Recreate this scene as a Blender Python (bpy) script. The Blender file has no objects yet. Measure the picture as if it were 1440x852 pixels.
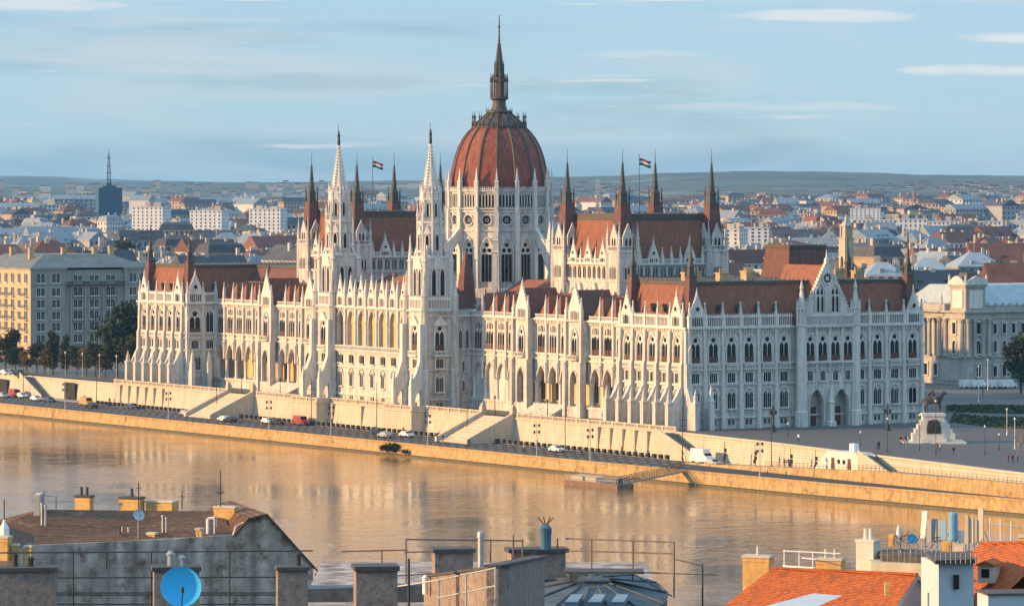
import bpy, math, random
from mathutils import Matrix, Vector
R = math.radians
random.seed(7)
S = bpy.context.scene
COL = S.collection

# ------------------------------------------------------------------ camera, sky, sun, exposure
cam_d = bpy.data.cameras.new('camera'); cam = bpy.data.objects.new('camera', cam_d); COL.objects.link(cam)
H = 52.5
cam.location = (0, 0, H); cam.rotation_euler = (R(90), 0, 0)
cam_d.sensor_width = 36; cam_d.lens = 155; cam_d.shift_y = -164/1440
cam_d.clip_start = 1; cam_d.clip_end = 60000
S.camera = cam
SUN_AZ = 189.0     # world angle (from +X, counter-clockwise) towards the sun
SUN_EL = 14.0
sd = bpy.data.lights.new('sun', 'SUN'); sun = bpy.data.objects.new('sun', sd); COL.objects.link(sun)
sd.energy = 5.0; sd.angle = R(0.5); sd.color = (1.0, 0.585, 0.24)
dv = Vector((math.cos(R(SUN_AZ))*math.cos(R(SUN_EL)), math.sin(R(SUN_AZ))*math.cos(R(SUN_EL)), math.sin(R(SUN_EL))))
sun.rotation_euler = dv.to_track_quat('Z', 'Y').to_euler(); sun.location = (-200, 500, 200)
W = bpy.data.worlds.new('World'); S.world = W; W.use_nodes = True
def build_world():
    nt = W.node_tree; N = nt.nodes; L = nt.links
    bg = N['Background']
    sky = N.new('ShaderNodeTexSky'); sky.sky_type = 'NISHITA'; sky.sun_disc = False
    sky.sun_elevation = R(SUN_EL); sky.sun_rotation = R(90 - SUN_AZ) % (2*math.pi)
    sky.air_density = 0.7; sky.dust_density = 0.12; sky.ozone_density = 4.5; sky.altitude = 100
    tc = N.new('ShaderNodeTexCoord')
    def clouds(scale, detail, lo, hi, seed, dist=0.6):
        mp = N.new('ShaderNodeMapping'); mp.inputs['Scale'].default_value = scale; mp.inputs['Location'].default_value = seed
        L.new(tc.outputs['Generated'], mp.inputs['Vector'])
        nz = N.new('ShaderNodeTexNoise'); nz.inputs['Scale'].default_value = 1; nz.inputs['Detail'].default_value = detail
        nz.inputs['Roughness'].default_value = .55; nz.inputs['Distortion'].default_value = dist
        L.new(mp.outputs[0], nz.inputs['Vector'])
        mr = N.new('ShaderNodeMapRange'); mr.interpolation_type = 'SMOOTHSTEP'
        mr.inputs['From Min'].default_value = lo; mr.inputs['From Max'].default_value = hi
        L.new(nz.outputs['Fac'], mr.inputs['Value'])
        return mr.outputs[0]
    def mix(a, b, fac, amt):
        m = N.new('ShaderNodeMix'); m.data_type = 'RGBA'
        mu = N.new('ShaderNodeMath'); mu.operation = 'MULTIPLY'; mu.inputs[1].default_value = amt
        L.new(fac, mu.inputs[0]); L.new(mu.outputs[0], m.inputs['Factor'])
        L.new(a, m.inputs['A'])
        if isinstance(b, tuple): m.inputs['B'].default_value = b
        else: L.new(b, m.inputs['B'])
        return m.outputs['Result']
    c = sky.outputs[0]
    one = N.new('ShaderNodeValue'); one.outputs[0].default_value = 1.0
    c = mix(c, (1.95, 2.6, 3.02, 1), one.outputs[0], .7)
    sx = N.new('ShaderNodeSeparateXYZ'); L.new(tc.outputs['Generated'], sx.inputs[0])
    up = N.new('ShaderNodeMapRange'); up.interpolation_type = 'SMOOTHSTEP'; up.inputs['From Min'].default_value = .06; up.inputs['From Max'].default_value = .30; L.new(sx.outputs['Z'], up.inputs['Value'])
    c = mix(c, (2.9, 5.0, 7.1, 1), up.outputs[0], .7)      # upper sky, out of view, brightened as added blue fill on shaded walls
    c = mix(c, (1.25, 1.85, 2.25, 1), clouds((7, 7, 60), 5, .45, .68, (3, 1, 0)), CLOUD_GREY)
    c = mix(c, (2.75, 3.1, 3.35, 1), clouds((9, 9, 120), 6, .46, .72, (7, 2, 4.3)), CLOUD_PALE)
    c = mix(c, (4.3, 4.2, 4.1, 1), clouds((14, 14, 260), 5, .60, .74, (1.2, 5, 9.4), .3), CLOUD_WHITE)
    # a few bright wisps of high cloud, each with its own direction and size
    def M2(op, a, b):
        m = N.new('ShaderNodeMath'); m.operation = op
        for k, v in enumerate((a, b)):
            if isinstance(v, (int, float)): m.inputs[k].default_value = v
            else: L.new(v, m.inputs[k])
        return m.outputs[0]
    az = M2('DIVIDE', sx.outputs['X'], sx.outputs['Y']); el = M2('DIVIDE', sx.outputs['Z'], sx.outputs['Y'])
    wob = N.new('ShaderNodeTexNoise'); wob.inputs['Scale'].default_value = 1; wob.inputs['Detail'].default_value = 5
    mp = N.new('ShaderNodeMapping'); mp.inputs['Scale'].default_value = (60, 60, 420); L.new(tc.outputs['Generated'], mp.inputs['Vector']); L.new(mp.outputs[0], wob.inputs['Vector'])
    for a, e, w, h, amt in ((.070, .0386, .022, .0017, .55), (.113, .0338, .012, .0014, .6), (.108, .0263, .022, .0014, .6), (-.106, .0412, .020, .0016, .5), (.060, .0180, .030, .0012, .3), (-.05, .0235, .034, .0026, -.3), (.02, .0225, .03, .0022, -.25), (.034, .0300, .02, .001, .25)):
        dx = M2('DIVIDE', M2('SUBTRACT', az, a), w); dz = M2('DIVIDE', M2('SUBTRACT', el, e), h)
        d = M2('ADD', M2('MULTIPLY', dx, dx), M2('MULTIPLY', dz, dz)); d = M2('ADD', d, M2('MULTIPLY', M2('SUBTRACT', wob.outputs['Fac'], .5), 2.6))
        mr = N.new('ShaderNodeMapRange'); mr.interpolation_type = 'SMOOTHSTEP'; mr.inputs['From Min'].default_value = 1.25; mr.inputs['From Max'].default_value = 0; L.new(d, mr.inputs['Value'])
        front = M2('MULTIPLY', mr.outputs[0], M2('GREATER_THAN', sx.outputs['Y'], 0))
        c = mix(c, (4.2, 4.0, 3.85, 1) if amt > 0 else (1.3, 1.9, 2.3, 1), front, abs(amt))
    L.new(c, bg.inputs['Color'])
    bg.inputs['Strength'].default_value = 0.15
CLOUD_GREY, CLOUD_PALE, CLOUD_WHITE = .6, .85, .9
build_world()
S.view_settings.view_transform = 'Standard'; S.view_settings.look = 'None'
S.view_settings.exposure = 0.6; S.view_settings.gamma = 1.0; S.view_settings.use_curve_mapping = False

# ------------------------------------------------------------------ frames
# the building's frame: x away from the river, y north along the river, origin at its south-west corner
P0 = Vector((37.85, 950.0, 0)); ROT = math.atan2(.51670, .85616)
BM = Matrix.Translation(P0) @ Matrix.Rotation(ROT, 4, 'Z')
def at(px, py, D):            # a point at distance D seen at pixel (px, py) of the 1440-wide photograph
    return Vector(((px-720)/6200*D, D, H-(py-262)/6200*D))
def inb(x, y, z=0): return BM @ Vector((x, y, z))
BMI = BM.inverted()
MIR = 266.2                   # the building is symmetrical about y = MIR/2

# ------------------------------------------------------------------ materials
MATS = {}
def mat(name, col, rough=.8, var=.25, scale=1.0, bump=0.0, metal=0.0, col2=None, streak=0.0, courses=0.0, spec=.35, rnd=0.0, detail=6, coord='Object', patch=None):
    if name in MATS: return MATS[name]
    m = bpy.data.materials.new(name); m.use_nodes = True
    nt = m.node_tree; N = nt.nodes; L = nt.links; b = N['Principled BSDF']
    b.inputs['Roughness'].default_value = rough; b.inputs['Metallic'].default_value = metal
    b.inputs['Specular IOR Level'].default_value = spec
    tc = N.new('ShaderNodeTexCoord')
    nz = N.new('ShaderNodeTexNoise'); nz.inputs['Scale'].default_value = scale; nz.inputs['Detail'].default_value = detail; nz.inputs['Roughness'].default_value = .65
    L.new(tc.outputs[coord], nz.inputs['Vector'])
    c1 = tuple(x*(1-var) for x in col); c2 = col2 if col2 else tuple(min(1, x*(1+var)) for x in col)
    cr = N.new('ShaderNodeValToRGB'); cr.color_ramp.elements[0].position = .3; cr.color_ramp.elements[1].position = .7
    cr.color_ramp.elements[0].color = (*c1, 1); cr.color_ramp.elements[1].color = (*c2, 1)
    L.new(nz.outputs['Fac'], cr.inputs['Fac']); out = cr.outputs['Color']; hgt = nz.outputs['Fac']
    def mul(a, fac_out, lo, hi, f0=.35, f1=.65):
        mr = N.new('ShaderNodeMapRange'); mr.inputs['From Min'].default_value = f0; mr.inputs['From Max'].default_value = f1
        mr.inputs['To Min'].default_value = lo; mr.inputs['To Max'].default_value = hi
        L.new(fac_out, mr.inputs['Value'])
        mx = N.new('ShaderNodeMix'); mx.data_type = 'RGBA'; mx.blend_type = 'MULTIPLY'; mx.inputs['Factor'].default_value = 1
        L.new(a, mx.inputs['A']); L.new(mr.outputs[0], mx.inputs['B']); return mx.outputs['Result']
    if streak:
        mp = N.new('ShaderNodeMapping'); mp.inputs['Scale'].default_value = (1.3, 1.3, .10); L.new(tc.outputs[coord], mp.inputs['Vector'])
        n2 = N.new('ShaderNodeTexNoise'); n2.inputs['Scale'].default_value = 1.0; n2.inputs['Detail'].default_value = 5; L.new(mp.outputs[0], n2.inputs['Vector'])
        out = mul(out, n2.outputs['Fac'], 1-streak, 1.0)
    if courses:
        wv = N.new('ShaderNodeTexWave'); wv.wave_type = 'BANDS'; wv.bands_direction = 'Z'; wv.inputs['Scale'].default_value = courses
        wv.inputs['Distortion'].default_value = .6; wv.inputs['Detail'].default_value = 2
        L.new(tc.outputs[coord], wv.inputs['Vector']); out = mul(out, wv.outputs['Fac'], .80, 1.0, 0, .5); hgt = wv.outputs['Fac']
    if patch:
        pc, ps, lo, hi = patch
        n3 = N.new('ShaderNodeTexNoise'); n3.inputs['Scale'].default_value = ps; n3.inputs['Detail'].default_value = 9; n3.inputs['Roughness'].default_value = .7; L.new(tc.outputs[coord], n3.inputs['Vector'])
        mr = N.new('ShaderNodeMapRange'); mr.inputs['From Min'].default_value = lo; mr.inputs['From Max'].default_value = hi; L.new(n3.outputs['Fac'], mr.inputs['Value'])
        mx = N.new('ShaderNodeMix'); mx.data_type = 'RGBA'; L.new(mr.outputs[0], mx.inputs['Factor']); L.new(out, mx.inputs['A']); mx.inputs['B'].default_value = (*pc, 1); out = mx.outputs['Result']
    if rnd:
        oi = N.new('ShaderNodeObjectInfo'); out = mul(out, oi.outputs['Random'], 1-rnd, 1+rnd*.6, 0, 1)
    L.new(out, b.inputs['Base Color'])
    if bump:
        bp = N.new('ShaderNodeBump'); bp.inputs['Strength'].default_value = 1; bp.inputs['Distance'].default_value = bump
        L.new(hgt, bp.inputs['Height']); L.new(bp.outputs[0], b.inputs['Normal'])
    MATS[name] = m; return m
STONE = mat('limestone', (.68, .645, .59), .85, .18, .7, .03, streak=.40, courses=.9, detail=9)
TRIM = mat('carved_limestone', (.69, .655, .60), .85, .24, 2.6, .06, streak=.25, detail=9)
GLASS = mat('dark_window', (.012, .011, .013), .2, .6, .8, spec=.25, rnd=.4)
WOOD = mat('brown_shutter', (.10, .045, .028), .6, .4, 1.5)
TILE = mat('red_tile', (.31, .125, .07), .75, .16, 1.1, .05, courses=1.6, streak=.25)
TILEB = mat('brown_tile', (.18, .085, .07), .75, .2, .9, .05, courses=1.4, streak=.25)
DOMET = mat('dome_tile', (.30, .085, .05), .55, .14, 1.1, .05, courses=1.3, streak=.45)
COPPER = mat('dark_copper', (.080, .066, .050), .6, .35, 1.2, .02)
BRONZE = mat('bronze', (.07, .055, .035), .45, .4, 3, .02, metal=.4)
IRON = mat('dark_iron', (.035, .035, .038), .5, .3, 4)
CHIM = mat('yellow_chimney', (.50, .37, .20), .85, .2, 1.5, .02, streak=.3)
QUAY = mat('quay_stone', (.58, .50, .385), .9, .12, .5, .03, courses=.55, streak=.16)
QUAYL = mat('lower_quay_stone', (.52, .345, .155), .9, .3, .9, .05, courses=.8, streak=.3, patch=((.17, .13, .07), .35, .54, .68))
PAVE = mat('paving', (.105, .10, .098), .9, .2, .5, .01)
ASPH = mat('asphalt', (.050, .049, .052), .85, .25, .8)
WHITE = mat('white_paint', (.75, .75, .73), .6, .06, 3)

# ------------------------------------------------------------------ mesh builder
class MB:
    def __init__(s): s.v = []; s.f = []; s.m = []
    def face(s, pts, m=0):
        i = len(s.v); s.v.extend(tuple(p) for p in pts); s.f.append(tuple(range(i, i+len(pts)))); s.m.append(m)
    def box(s, x0, x1, y0, y1, z0, z1, m=0):
        i = len(s.v)
        s.v += [(x0,y0,z0),(x1,y0,z0),(x1,y1,z0),(x0,y1,z0),(x0,y0,z1),(x1,y0,z1),(x1,y1,z1),(x0,y1,z1)]
        s.f += [(i,i+3,i+2,i+1),(i+4,i+5,i+6,i+7),(i,i+1,i+5,i+4),(i+1,i+2,i+6,i+5),(i+2,i+3,i+7,i+6),(i+3,i,i+4,i+7)]; s.m += [m]*6
    def cbox(s, cx, cy, w, d, z0, z1, m=0): s.box(cx-w/2, cx+w/2, cy-d/2, cy+d/2, z0, z1, m)
    def lathe(s, cx, cy, prof, n=8, rot=0.0, m=0, cap=True):
        i0 = len(s.v)
        for r, z in prof:
            for k in range(n):
                a = rot + 2*math.pi*k/n; s.v.append((cx+r*math.cos(a), cy+r*math.sin(a), z))
        for j in range(len(prof)-1):
            for k in range(n):
                k2 = (k+1) % n; a = i0+j*n
                s.f.append((a+k, a+k2, a+n+k2, a+n+k)); s.m.append(m)
        if cap:
            s.f.append(tuple(i0+k for k in reversed(range(n)))); s.m.append(m)
            e = i0+(len(prof)-1)*n; s.f.append(tuple(e+k for k in range(n))); s.m.append(m)
    def sq(s, cx, cy, prof, m=0, rot=math.pi/4):       # square section lathe, r = half width
        s.lathe(cx, cy, [(r*math.sqrt(2), z) for r, z in prof], 4, rot, m)
    def extr(s, poly, y0, y1, m=0):                    # polygon (x,z), counter-clockwise seen from -y, extruded y0 (front) to y1
        n = len(poly); i = len(s.v)
        s.v += [(x, y0, z) for x, z in poly] + [(x, y1, z) for x, z in poly]
        s.f.append(tuple(range(i, i+n))); s.f.append(tuple(reversed(range(i+n, i+2*n)))); s.m += [m, m]
        for k in range(n):
            k2 = (k+1) % n; s.f.append((i+k, i+n+k, i+n+k2, i+k2)); s.m.append(m)
    def prism(s, poly, z0, z1, m=0):                   # polygon (x,y) counter-clockwise
        n = len(poly); i = len(s.v)
        s.v += [(x, y, z0) for x, y in poly] + [(x, y, z1) for x, y in poly]
        s.f.append(tuple(reversed(range(i, i+n)))); s.f.append(tuple(range(i+n, i+2*n))); s.m += [m, m]
        for k in range(n):
            k2 = (k+1) % n; s.f.append((i+k, i+k2, i+n+k2, i+n+k)); s.m.append(m)
    def ring(s, inner, outer, y0, y1, m=0):            # open band between two outlines of equal length (x,z)
        n = len(inner)
        for k in range(n-1):
            a, b, c, d = inner[k], inner[k+1], outer[k+1], outer[k]
            s.face([(a[0],y0,a[1]),(b[0],y0,b[1]),(c[0],y0,c[1]),(d[0],y0,d[1])], m)
            s.face([(a[0],y0,a[1]),(a[0],y1,a[1]),(b[0],y1,b[1]),(b[0],y0,b[1])], m)
            s.face([(d[0],y0,d[1]),(c[0],y0,c[1]),(c[0],y1,c[1]),(d[0],y1,d[1])], m)
    def tube(s, a, b, r, n=6, r2=None, m=0):
        a = Vector(a); b = Vector(b); d = b-a
        if d.length < 1e-6: return
        q = d.to_track_quat('Z', 'Y').to_matrix(); r2 = r if r2 is None else r2; i = len(s.v)
        for k in range(n):
            o = q @ Vector((math.cos(2*math.pi*k/n), math.sin(2*math.pi*k/n), 0)); s.v.append(tuple(a+o*r))
        for k in range(n):
            o = q @ Vector((math.cos(2*math.pi*k/n), math.sin(2*math.pi*k/n), 0)); s.v.append(tuple(b+o*r2))
        for k in range(n):
            k2 = (k+1) % n; s.f.append((i+k, i+k2, i+n+k2, i+n+k)); s.m.append(m)
        s.f.append(tuple(i+k for k in reversed(range(n)))); s.f.append(tuple(i+n+k for k in range(n))); s.m += [m, m]
    def add(s, o, M=None, mi=None):
        i = len(s.v)
        s.v += [tuple(M @ Vector(p)) for p in o.v] if M is not None else o.v
        s.f += [tuple(i+k for k in f) for f in o.f]; s.m += o.m if mi is None else [mi]*len(o.m)
    def mesh(s, name, mats):
        me = bpy.data.meshes.new(name); me.from_pydata(s.v, [], s.f)
        for m in mats: me.materials.append(m)
        me.polygons.foreach_set('material_index', s.m); me.update(); return me
    def obj(s, name, mats, parent=None, M=None):
        if not isinstance(mats, (list, tuple)): mats = [mats]
        o = bpy.data.objects.new(name, s.mesh(name, mats)); COL.objects.link(o)
        if parent is not None: o.parent = parent
        if M is not None: o.matrix_local = M
        return o
def link(name, me, parent=None, M=None):
    o = bpy.data.objects.new(name, me); COL.objects.link(o)
    if parent is not None: o.parent = parent
    if M is not None: o.matrix_local = M
    return o
def tag(o, label=None, cat=None, group=None, kind=None):
    if label: o['label'] = label
    if cat: o['category'] = cat
    if group: o['group'] = group
    if kind: o['kind'] = kind
    return o
def empty(name, M, label, cat, group=None):
    o = bpy.data.objects.new(name, None); COL.objects.link(o); o.matrix_world = M; o.empty_display_size = .5
    return tag(o, label, cat, group)
def copy_tree(o, M=None, parent=None):
    c = o.copy(); COL.objects.link(c)
    if parent is not None: c.parent = parent
    if M is not None: c.matrix_world = M
    for ch in o.children: copy_tree(ch, None, c)
    return c
def smooth(o):
    for p in o.data.polygons: p.use_smooth = True
    return o
def T(x, y, z=0, rz=0, sx=1, sy=None, sz=None):
    sy = sx if sy is None else sy; sz = sx if sz is None else sz
    return Matrix.Translation((x, y, z)) @ Matrix.Rotation(rz, 4, 'Z') @ Matrix.Diagonal((sx, sy, sz, 1))
SOUTH, WEST = 0.0, -math.pi/2

class Pool:                    # repeated parts of one thing: the 100 that show largest as parts, the rest as one
    def __init__(s, root): s.root = root; s.k = {}
    def add(s, kind, me, M, w=1.0): s.k.setdefault(kind, []).append((me, M, w))
    def done(s):
        for kind, items in s.k.items():
            def area(it):
                me, M, w = it; p = s.root.matrix_world @ M.translation
                return -w/max(1, p.y)**2
            items.sort(key=area)
            for me, M, w in items[:100]: link(kind, me, s.root, M)
            rest = items[100:]
            if rest:
                mats = []; b = MB()
                for me, M, w in rest:
                    idx = []
                    for mm in me.materials:
                        if mm not in mats: mats.append(mm)
                        idx.append(mats.index(mm))
                    i = len(b.v); b.v += [tuple(M @ v.co) for v in me.vertices]
                    for p in me.polygons: b.f.append(tuple(i+k for k in p.vertices)); b.m.append(idx[p.material_index])
                o = b.obj(kind, mats, s.root); o['kind'] = 'stuff'

# ------------------------------------------------------------------ gothic vocabulary (front view: x right, -y towards the viewer, z up)
def arch(w, zb, zs, za, n=5, p=1.35, q=.62):
    pts = [(-w/2, zb)]
    for k in range(-n, n+1):
        t = k/n; pts.append((t*w/2, zs+(za-zs)*(1-abs(t)**p)**q))
    pts.append((w/2, zb)); return pts
def scaled(o, g): 
    x0 = max(p[0] for p in o); return [(x*(1+g/x0), z + (g if z > o[0][1]+1e-6 else 0)) for x, z in o]
def ccw(o): return list(reversed(o))     # outlines run left-top-right; faces need right-hand order seen from -y
def win_rose(w=2.4, h=6.2):
    b = MB(); o = arch(w, 0, h*.68, h)
    b.face([(x, -.04, z) for x, z in ccw(o)], 0)
    lw = w*.40
    for c in (-w*.235, w*.235):
        l = arch(lw, .05, h*.58, h*.70, 3); b.face([(x+c, -.08, z) for x, z in ccw(l)], 1)
    b.face([(w*.21*math.cos(a*math.pi/5), -.08, h*.82+w*.21*math.sin(a*math.pi/5)) for a in range(10)], 1)
    b.box(-w*.46, w*.46, -.13, -.085, .05, h*.22, 2)
    b.ring(o, scaled(o, .2), -.24, 0, 0); b.ring(scaled(o, .2), scaled(o, .4), -.34, 0, 0)
    b.box(-w/2-.35, w/2+.35, -.5, 0, -.25, 0, 0)
    return b.mesh('window', [TRIM, GLASS, WOOD])
def win_pair(w=2.2, h=3.4, lan=True):
    b = MB(); lw = w*.41
    b.box(-w/2-.2, w/2+.2, -.14, 0, -.1, h+.3, 0)
    for c in (-w*.23, w*.23):
        l = arch(lw, 0, h*.82, h, 3) if lan else [(-lw/2, 0), (-lw/2, h), (lw/2, h), (lw/2, 0)]
        b.face([(x+c, -.15, z) for x, z in ccw(l)], 1)
        b.ring(l, scaled(l, .10), -.22, -.14, 0)
    if lan:
        o = arch(w*1.05, h*.8, h*.95, h*1.22, 4); b.ring(o, scaled(o, .22), -.36, 0, 0)
    else: b.box(-w/2-.3, w/2+.3, -.42, 0, h+.3, h+.5, 0)
    b.box(-w/2-.3, w/2+.3, -.45, 0, -.32, -.1, 0)
    return b.mesh('window', [TRIM, GLASS])
def win_tri(w=3.4, h=4.2, n=3, low=.34):
    b = MB(); lw = w/n*.76
    for k in range(n):
        c = (k-(n-1)/2)*w/n; l = arch(lw, 0, h*.8, h, 3)
        b.face([(x+c, -.05, z) for x, z in ccw(l)], 1); b.ring(l, scaled(l, .14), -.2, 0, 0)
        if low: b.box(c-lw/2, c+lw/2, -.12, -.06, 0, h*low, 2)
    b.box(-w/2-.1, w/2+.1, -.45, 0, -.25, 0, 0)
    return b.mesh('window', [TRIM, GLASS, WOOD])
def win_niche(w=3.0, h=1.5, n=4):
    b = MB()
    for k in range(n):
        c = (k-(n-1)/2)*w/n; l = arch(w/n*.5, 0, h*.6, h, 2)
        b.face([(x+c, -.03, z) for x, z in ccw(l)], 1); b.ring(l, scaled(l, .1), -.12, 0, 0)
    return b.mesh('window', [TRIM, GLASS])
def win_small(w=1.9, h=1.1):
    b = MB()
    for c in (-w*.25, w*.25):
        l = [(-w*.17, 0), (-w*.17, h), (w*.17, h), (w*.17, 0)]
        b.face([(x+c, -.03, z) for x, z in ccw(l)], 1); b.ring(l, scaled(l, .1), -.12, 0, 0)
    return b.mesh('window', [TRIM, GLASS])
def win_lancet(w=.9, h=5):
    b = MB(); o = arch(w, 0, h-w*.9, h, 4)
    b.face([(x, -.04, z) for x, z in ccw(o)], 1); b.ring(o, scaled(o, .2), -.34, 0, 0); b.box(-.05, .05, -.1, -.03, 0, h-w*.5, 0)
    b.box(-w/2-.2, w/2+.2, -.36, 0, -.2, 0, 0)
    return b.mesh('window', [TRIM, GLASS])
def pinnacle_mesh(h=5.5, w=.8):
    b = MB(); b.sq(0, 0, [(w*.5, 0), (w*.5, h*.36)]); b.sq(0, 0, [(w*.62, h*.36), (w*.62, h*.40)])
    b.sq(0, 0, [(w*.46, h*.40), (w*.27, h*.60), (w*.36, h*.61), (w*.30, h*.63), (w*.12, h*.88), (w*.24, h*.90), (w*.2, h*.93), (.03, h)])
    for k in range(4):
        a = k*math.pi/2
        m = MB(); m.extr([(-w*.5, h*.36), (w*.5, h*.36), (0, h*.56)], -w*.56, -w*.40); b.add(m, Matrix.Rotation(a, 4, 'Z'))
    return b.mesh('pinnacle', [TRIM])
def balus_mesh(w=4.5, h=2.4, n=8, crest=True):
    b = MB(); b.box(-w/2, w/2, -.15, .15, 0, .22); b.box(-w/2, w/2, -.17, .17, h*.84, h)
    for k in range(n):
        c = -w/2+(k+.5)*w/n; b.cbox(c, 0, w/n*.34, .2, .22, h*.84)
        if crest: b.extr([(c-w/n*.3, h), (c+w/n*.3, h), (c, h+.42)], -.08, .08)
    return b.mesh('balustrade', [TRIM])
def gable_mesh(w, h, hole=True, steep=True, base=2.4):
    b = MB(); b.extr([(-w/2, 0), (w/2, 0), (w/2, base), (0, h), (-w/2, base)], -.25, .25)
    for s in (-1, 1):
        for k in range(7):
            t = (k+.5)/7; x = s*w/2*(1-t); z = base+(h-base)*t; b.cbox(x, 0, .26, .3, z, z+.38)
        b.box(s*w/2-.1, s*w/2+.1, -.33, .3, 0, base, 0)
    n = max(3, int(w/.75))
    for k in range(n):
        c = (k-(n-1)/2)*w*.72/n; l = arch(w*.72/n*.6, .25, base*.75, base*.95, 2)
        b.face([(x+c, -.27, z) for x, z in ccw(l)], 1); b.ring(l, scaled(l, .1), -.4, -.25, 0)
    if hole:
        r = w*.13; zc = base+(h-base)*.32
        b.face([(r*math.cos(a*math.pi/5), -.27, zc+r*math.sin(a*math.pi/5)) for a in range(10)], 1)
        o = [(r*math.cos(a*math.pi/5), zc+r*math.sin(a*math.pi/5)) for a in range(11)]
        b.ring(o, [(x*1.3, zc+(z-zc)*1.3) for x, z in o], -.4, -.25, 0)
    b.sq(0, 0, [(.12, h-.1), (.2, h+.3), (.08, h+.5), (.03, h+1.4)])
    return b.mesh('gable', [TRIM, GLASS])
def column_mesh(h, r=.45):
    b = MB(); b.lathe(0, 0, [(r*1.45, 0), (r*1.45, .35), (r*1.1, .55), (r, .75), (r, h-.9), (r*1.15, h-.8), (r*1.05, h-.6), (r*1.55, h-.15), (r*1.6, h)], 12)
    return b.mesh('column', [TRIM])
def arch_wall(b, x0, x1, z0, z1, ops, y0, y1, m=0):   # ops: (cx, w, zb, zs, za); holes go through
    ops = sorted(ops); x = x0
    for cx, w, zb, zs, za in ops:
        if cx-w/2 > x+.01: b.box(x, cx-w/2, y0, y1, z0, z1, m)
        o = arch(w, zb, zs, za, 6)
        if zb > z0+.01: b.box(cx-w/2, cx+w/2, y0, y1, z0, zb, m)
        for k in range(1, len(o)-2):
            (xa, zaa), (xb, zbb) = o[k], o[k+1]; xa += cx; xb += cx
            b.face([(xa, y0, zaa), (xb, y0, zbb), (xb, y0, z1), (xa, y0, z1)], m)
            b.face([(xb, y1, zbb), (xa, y1, zaa), (xa, y1, z1), (xb, y1, z1)], m)
            b.face([(xa, y0, zaa), (xa, y1, zaa), (xb, y1, zbb), (xb, y0, zbb)], m)
        b.face([(cx-w/2, y0, z1), (cx+w/2, y0, z1), (cx+w/2, y1, z1), (cx-w/2, y1, z1)], m)
        oo = [(px+cx, pz) for px, pz in o]; b.ring(oo, [(px+cx, pz) for px, pz in scaled(o, .28)], y0-.22, y0, m)
        x = cx+w/2
    if x < x1-.01: b.box(x, x1, y0, y1, z0, z1, m)
def hip_roof(b, x0, x1, y0, y1, z0, z1, ix, iy, m=0, trim=None):
    t = [(x0+ix, y0+iy), (x1-ix, y0+iy), (x1-ix, y1-iy), (x0+ix, y1-iy)]; a = [(x0, y0), (x1, y0), (x1, y1), (x0, y1)]
    for k in range(4):
        k2 = (k+1) % 4; b.face([(*a[k], z0), (*a[k2], z0), (*t[k2], z1), (*t[k], z1)], m)
    b.face([(*p, z1) for p in t], m); b.face([(*p, z0) for p in reversed(a)], m)
    if trim is not None:
        b.box(t[0][0]-.25, t[1][0]+.25, t[0][1]-.25, t[2][1]+.25, z1-.15, z1+.55, trim)
        n = int((t[1][0]-t[0][0])/1.2)
        for k in range(n+1):
            for yy in (t[0][1], t[2][1]): b.cbox(t[0][0]+(t[1][0]-t[0][0])*k/max(1, n), yy, .12, .12, z1+.55, z1+1.0, trim)

# ================================================================== the parliament
parl = empty('parliament_building', BM, 'vast white gothic riverside palace with a red ribbed dome and many spires', 'parliament')
pool = Pool(parl)
W_ROSE = win_rose(2.5, 6.0); W_ROSE_N = win_rose(2.5, 5.9); W_PAIR1 = win_pair(2.3, 3.5); W_PAIR2 = win_pair(2.2, 2.0, False); W_SMALL = win_small()
W_TRI = win_tri(3.5, 4.4, 3); W_NICHE = win_niche(); W_LAN = win_lancet(.9, 5.0); W_LANS = win_lancet(.75, 2.6); W_TRI2 = win_tri(3.0, 2.0, 3, 0)
PIN = pinnacle_mesh(); BAL = balus_mesh(); GAB = gable_mesh(4.0, 7.2); COLM = column_mesh(5.6)
def pilaster_mesh(h, w=.95, d=.7):
    b = MB(); b.box(-w/2, w/2, -d, .05, 0, h*.42); b.box(-w*.42, w*.42, -d*.75, .05, h*.42, h*.78); b.box(-w*.36, w*.36, -d*.6, .05, h*.78, h)
    b.box(-w*.6, w*.6, -d*1.2, .05, -.02, 1.2)
    for z in (h*.42, h*.78): b.extr([(-w/2, z), (w/2, z), (0, z+1.1)], -d*1.02, -d*.5)
    return b.mesh('pilaster', [TRIM])
PIL22 = pilaster_mesh(22.0)
def buttress_mesh():
    m = MB(); m.extr(ccw([(-.05, 0), (-.05, 22), (.7, 21.2), (.8, 14.6), (1.1, 13.8), (1.2, 9.2), (1.6, 8.6), (3.3, 5.0), (3.3, 0)][::-1])[::-1], -.5, .5)
    b = MB(); b.add(m, Matrix.Rotation(-math.pi/2, 4, 'Z'))
    b.cbox(0, -3.9, 1.15, 1.3, 0, 5.6); b.sq(0, -3.9, [(.75, 5.6), (.75, 5.9), (.5, 6.0), (.3, 6.9), (.42, 7.0), (.04, 8.8)])
    return b.mesh('buttress', [STONE])
BUT = buttress_mesh()
def string(b, x0, x1, z, d=.35, h=.35, m=0): b.box(x0, x1, -d, 0, z, z+h, m)
def dentils(b, x0, x1, z0, z1, d=.45, step=.7):
    n = int((x1-x0)/step)
    for k in range(n): b.cbox(x0+(k+.5)*(x1-x0)/n, -d/2, step*.45, d, z0, z1)
def facade_bands(name, L, zs, M, cornice=22.0, parent=parl):     # string courses and cornice of one facade
    b = MB()
    for z in zs: string(b, 0, L, z)
    dentils(b, 0, L, cornice-1.1, cornice-.35); b.box(-.2, L+.2, -.75, 0, cornice-.35, cornice+.05)
    b.obj(name, [TRIM], parent, M)
STR = (2.3, 9.4, 12.6, 13.9)

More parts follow.
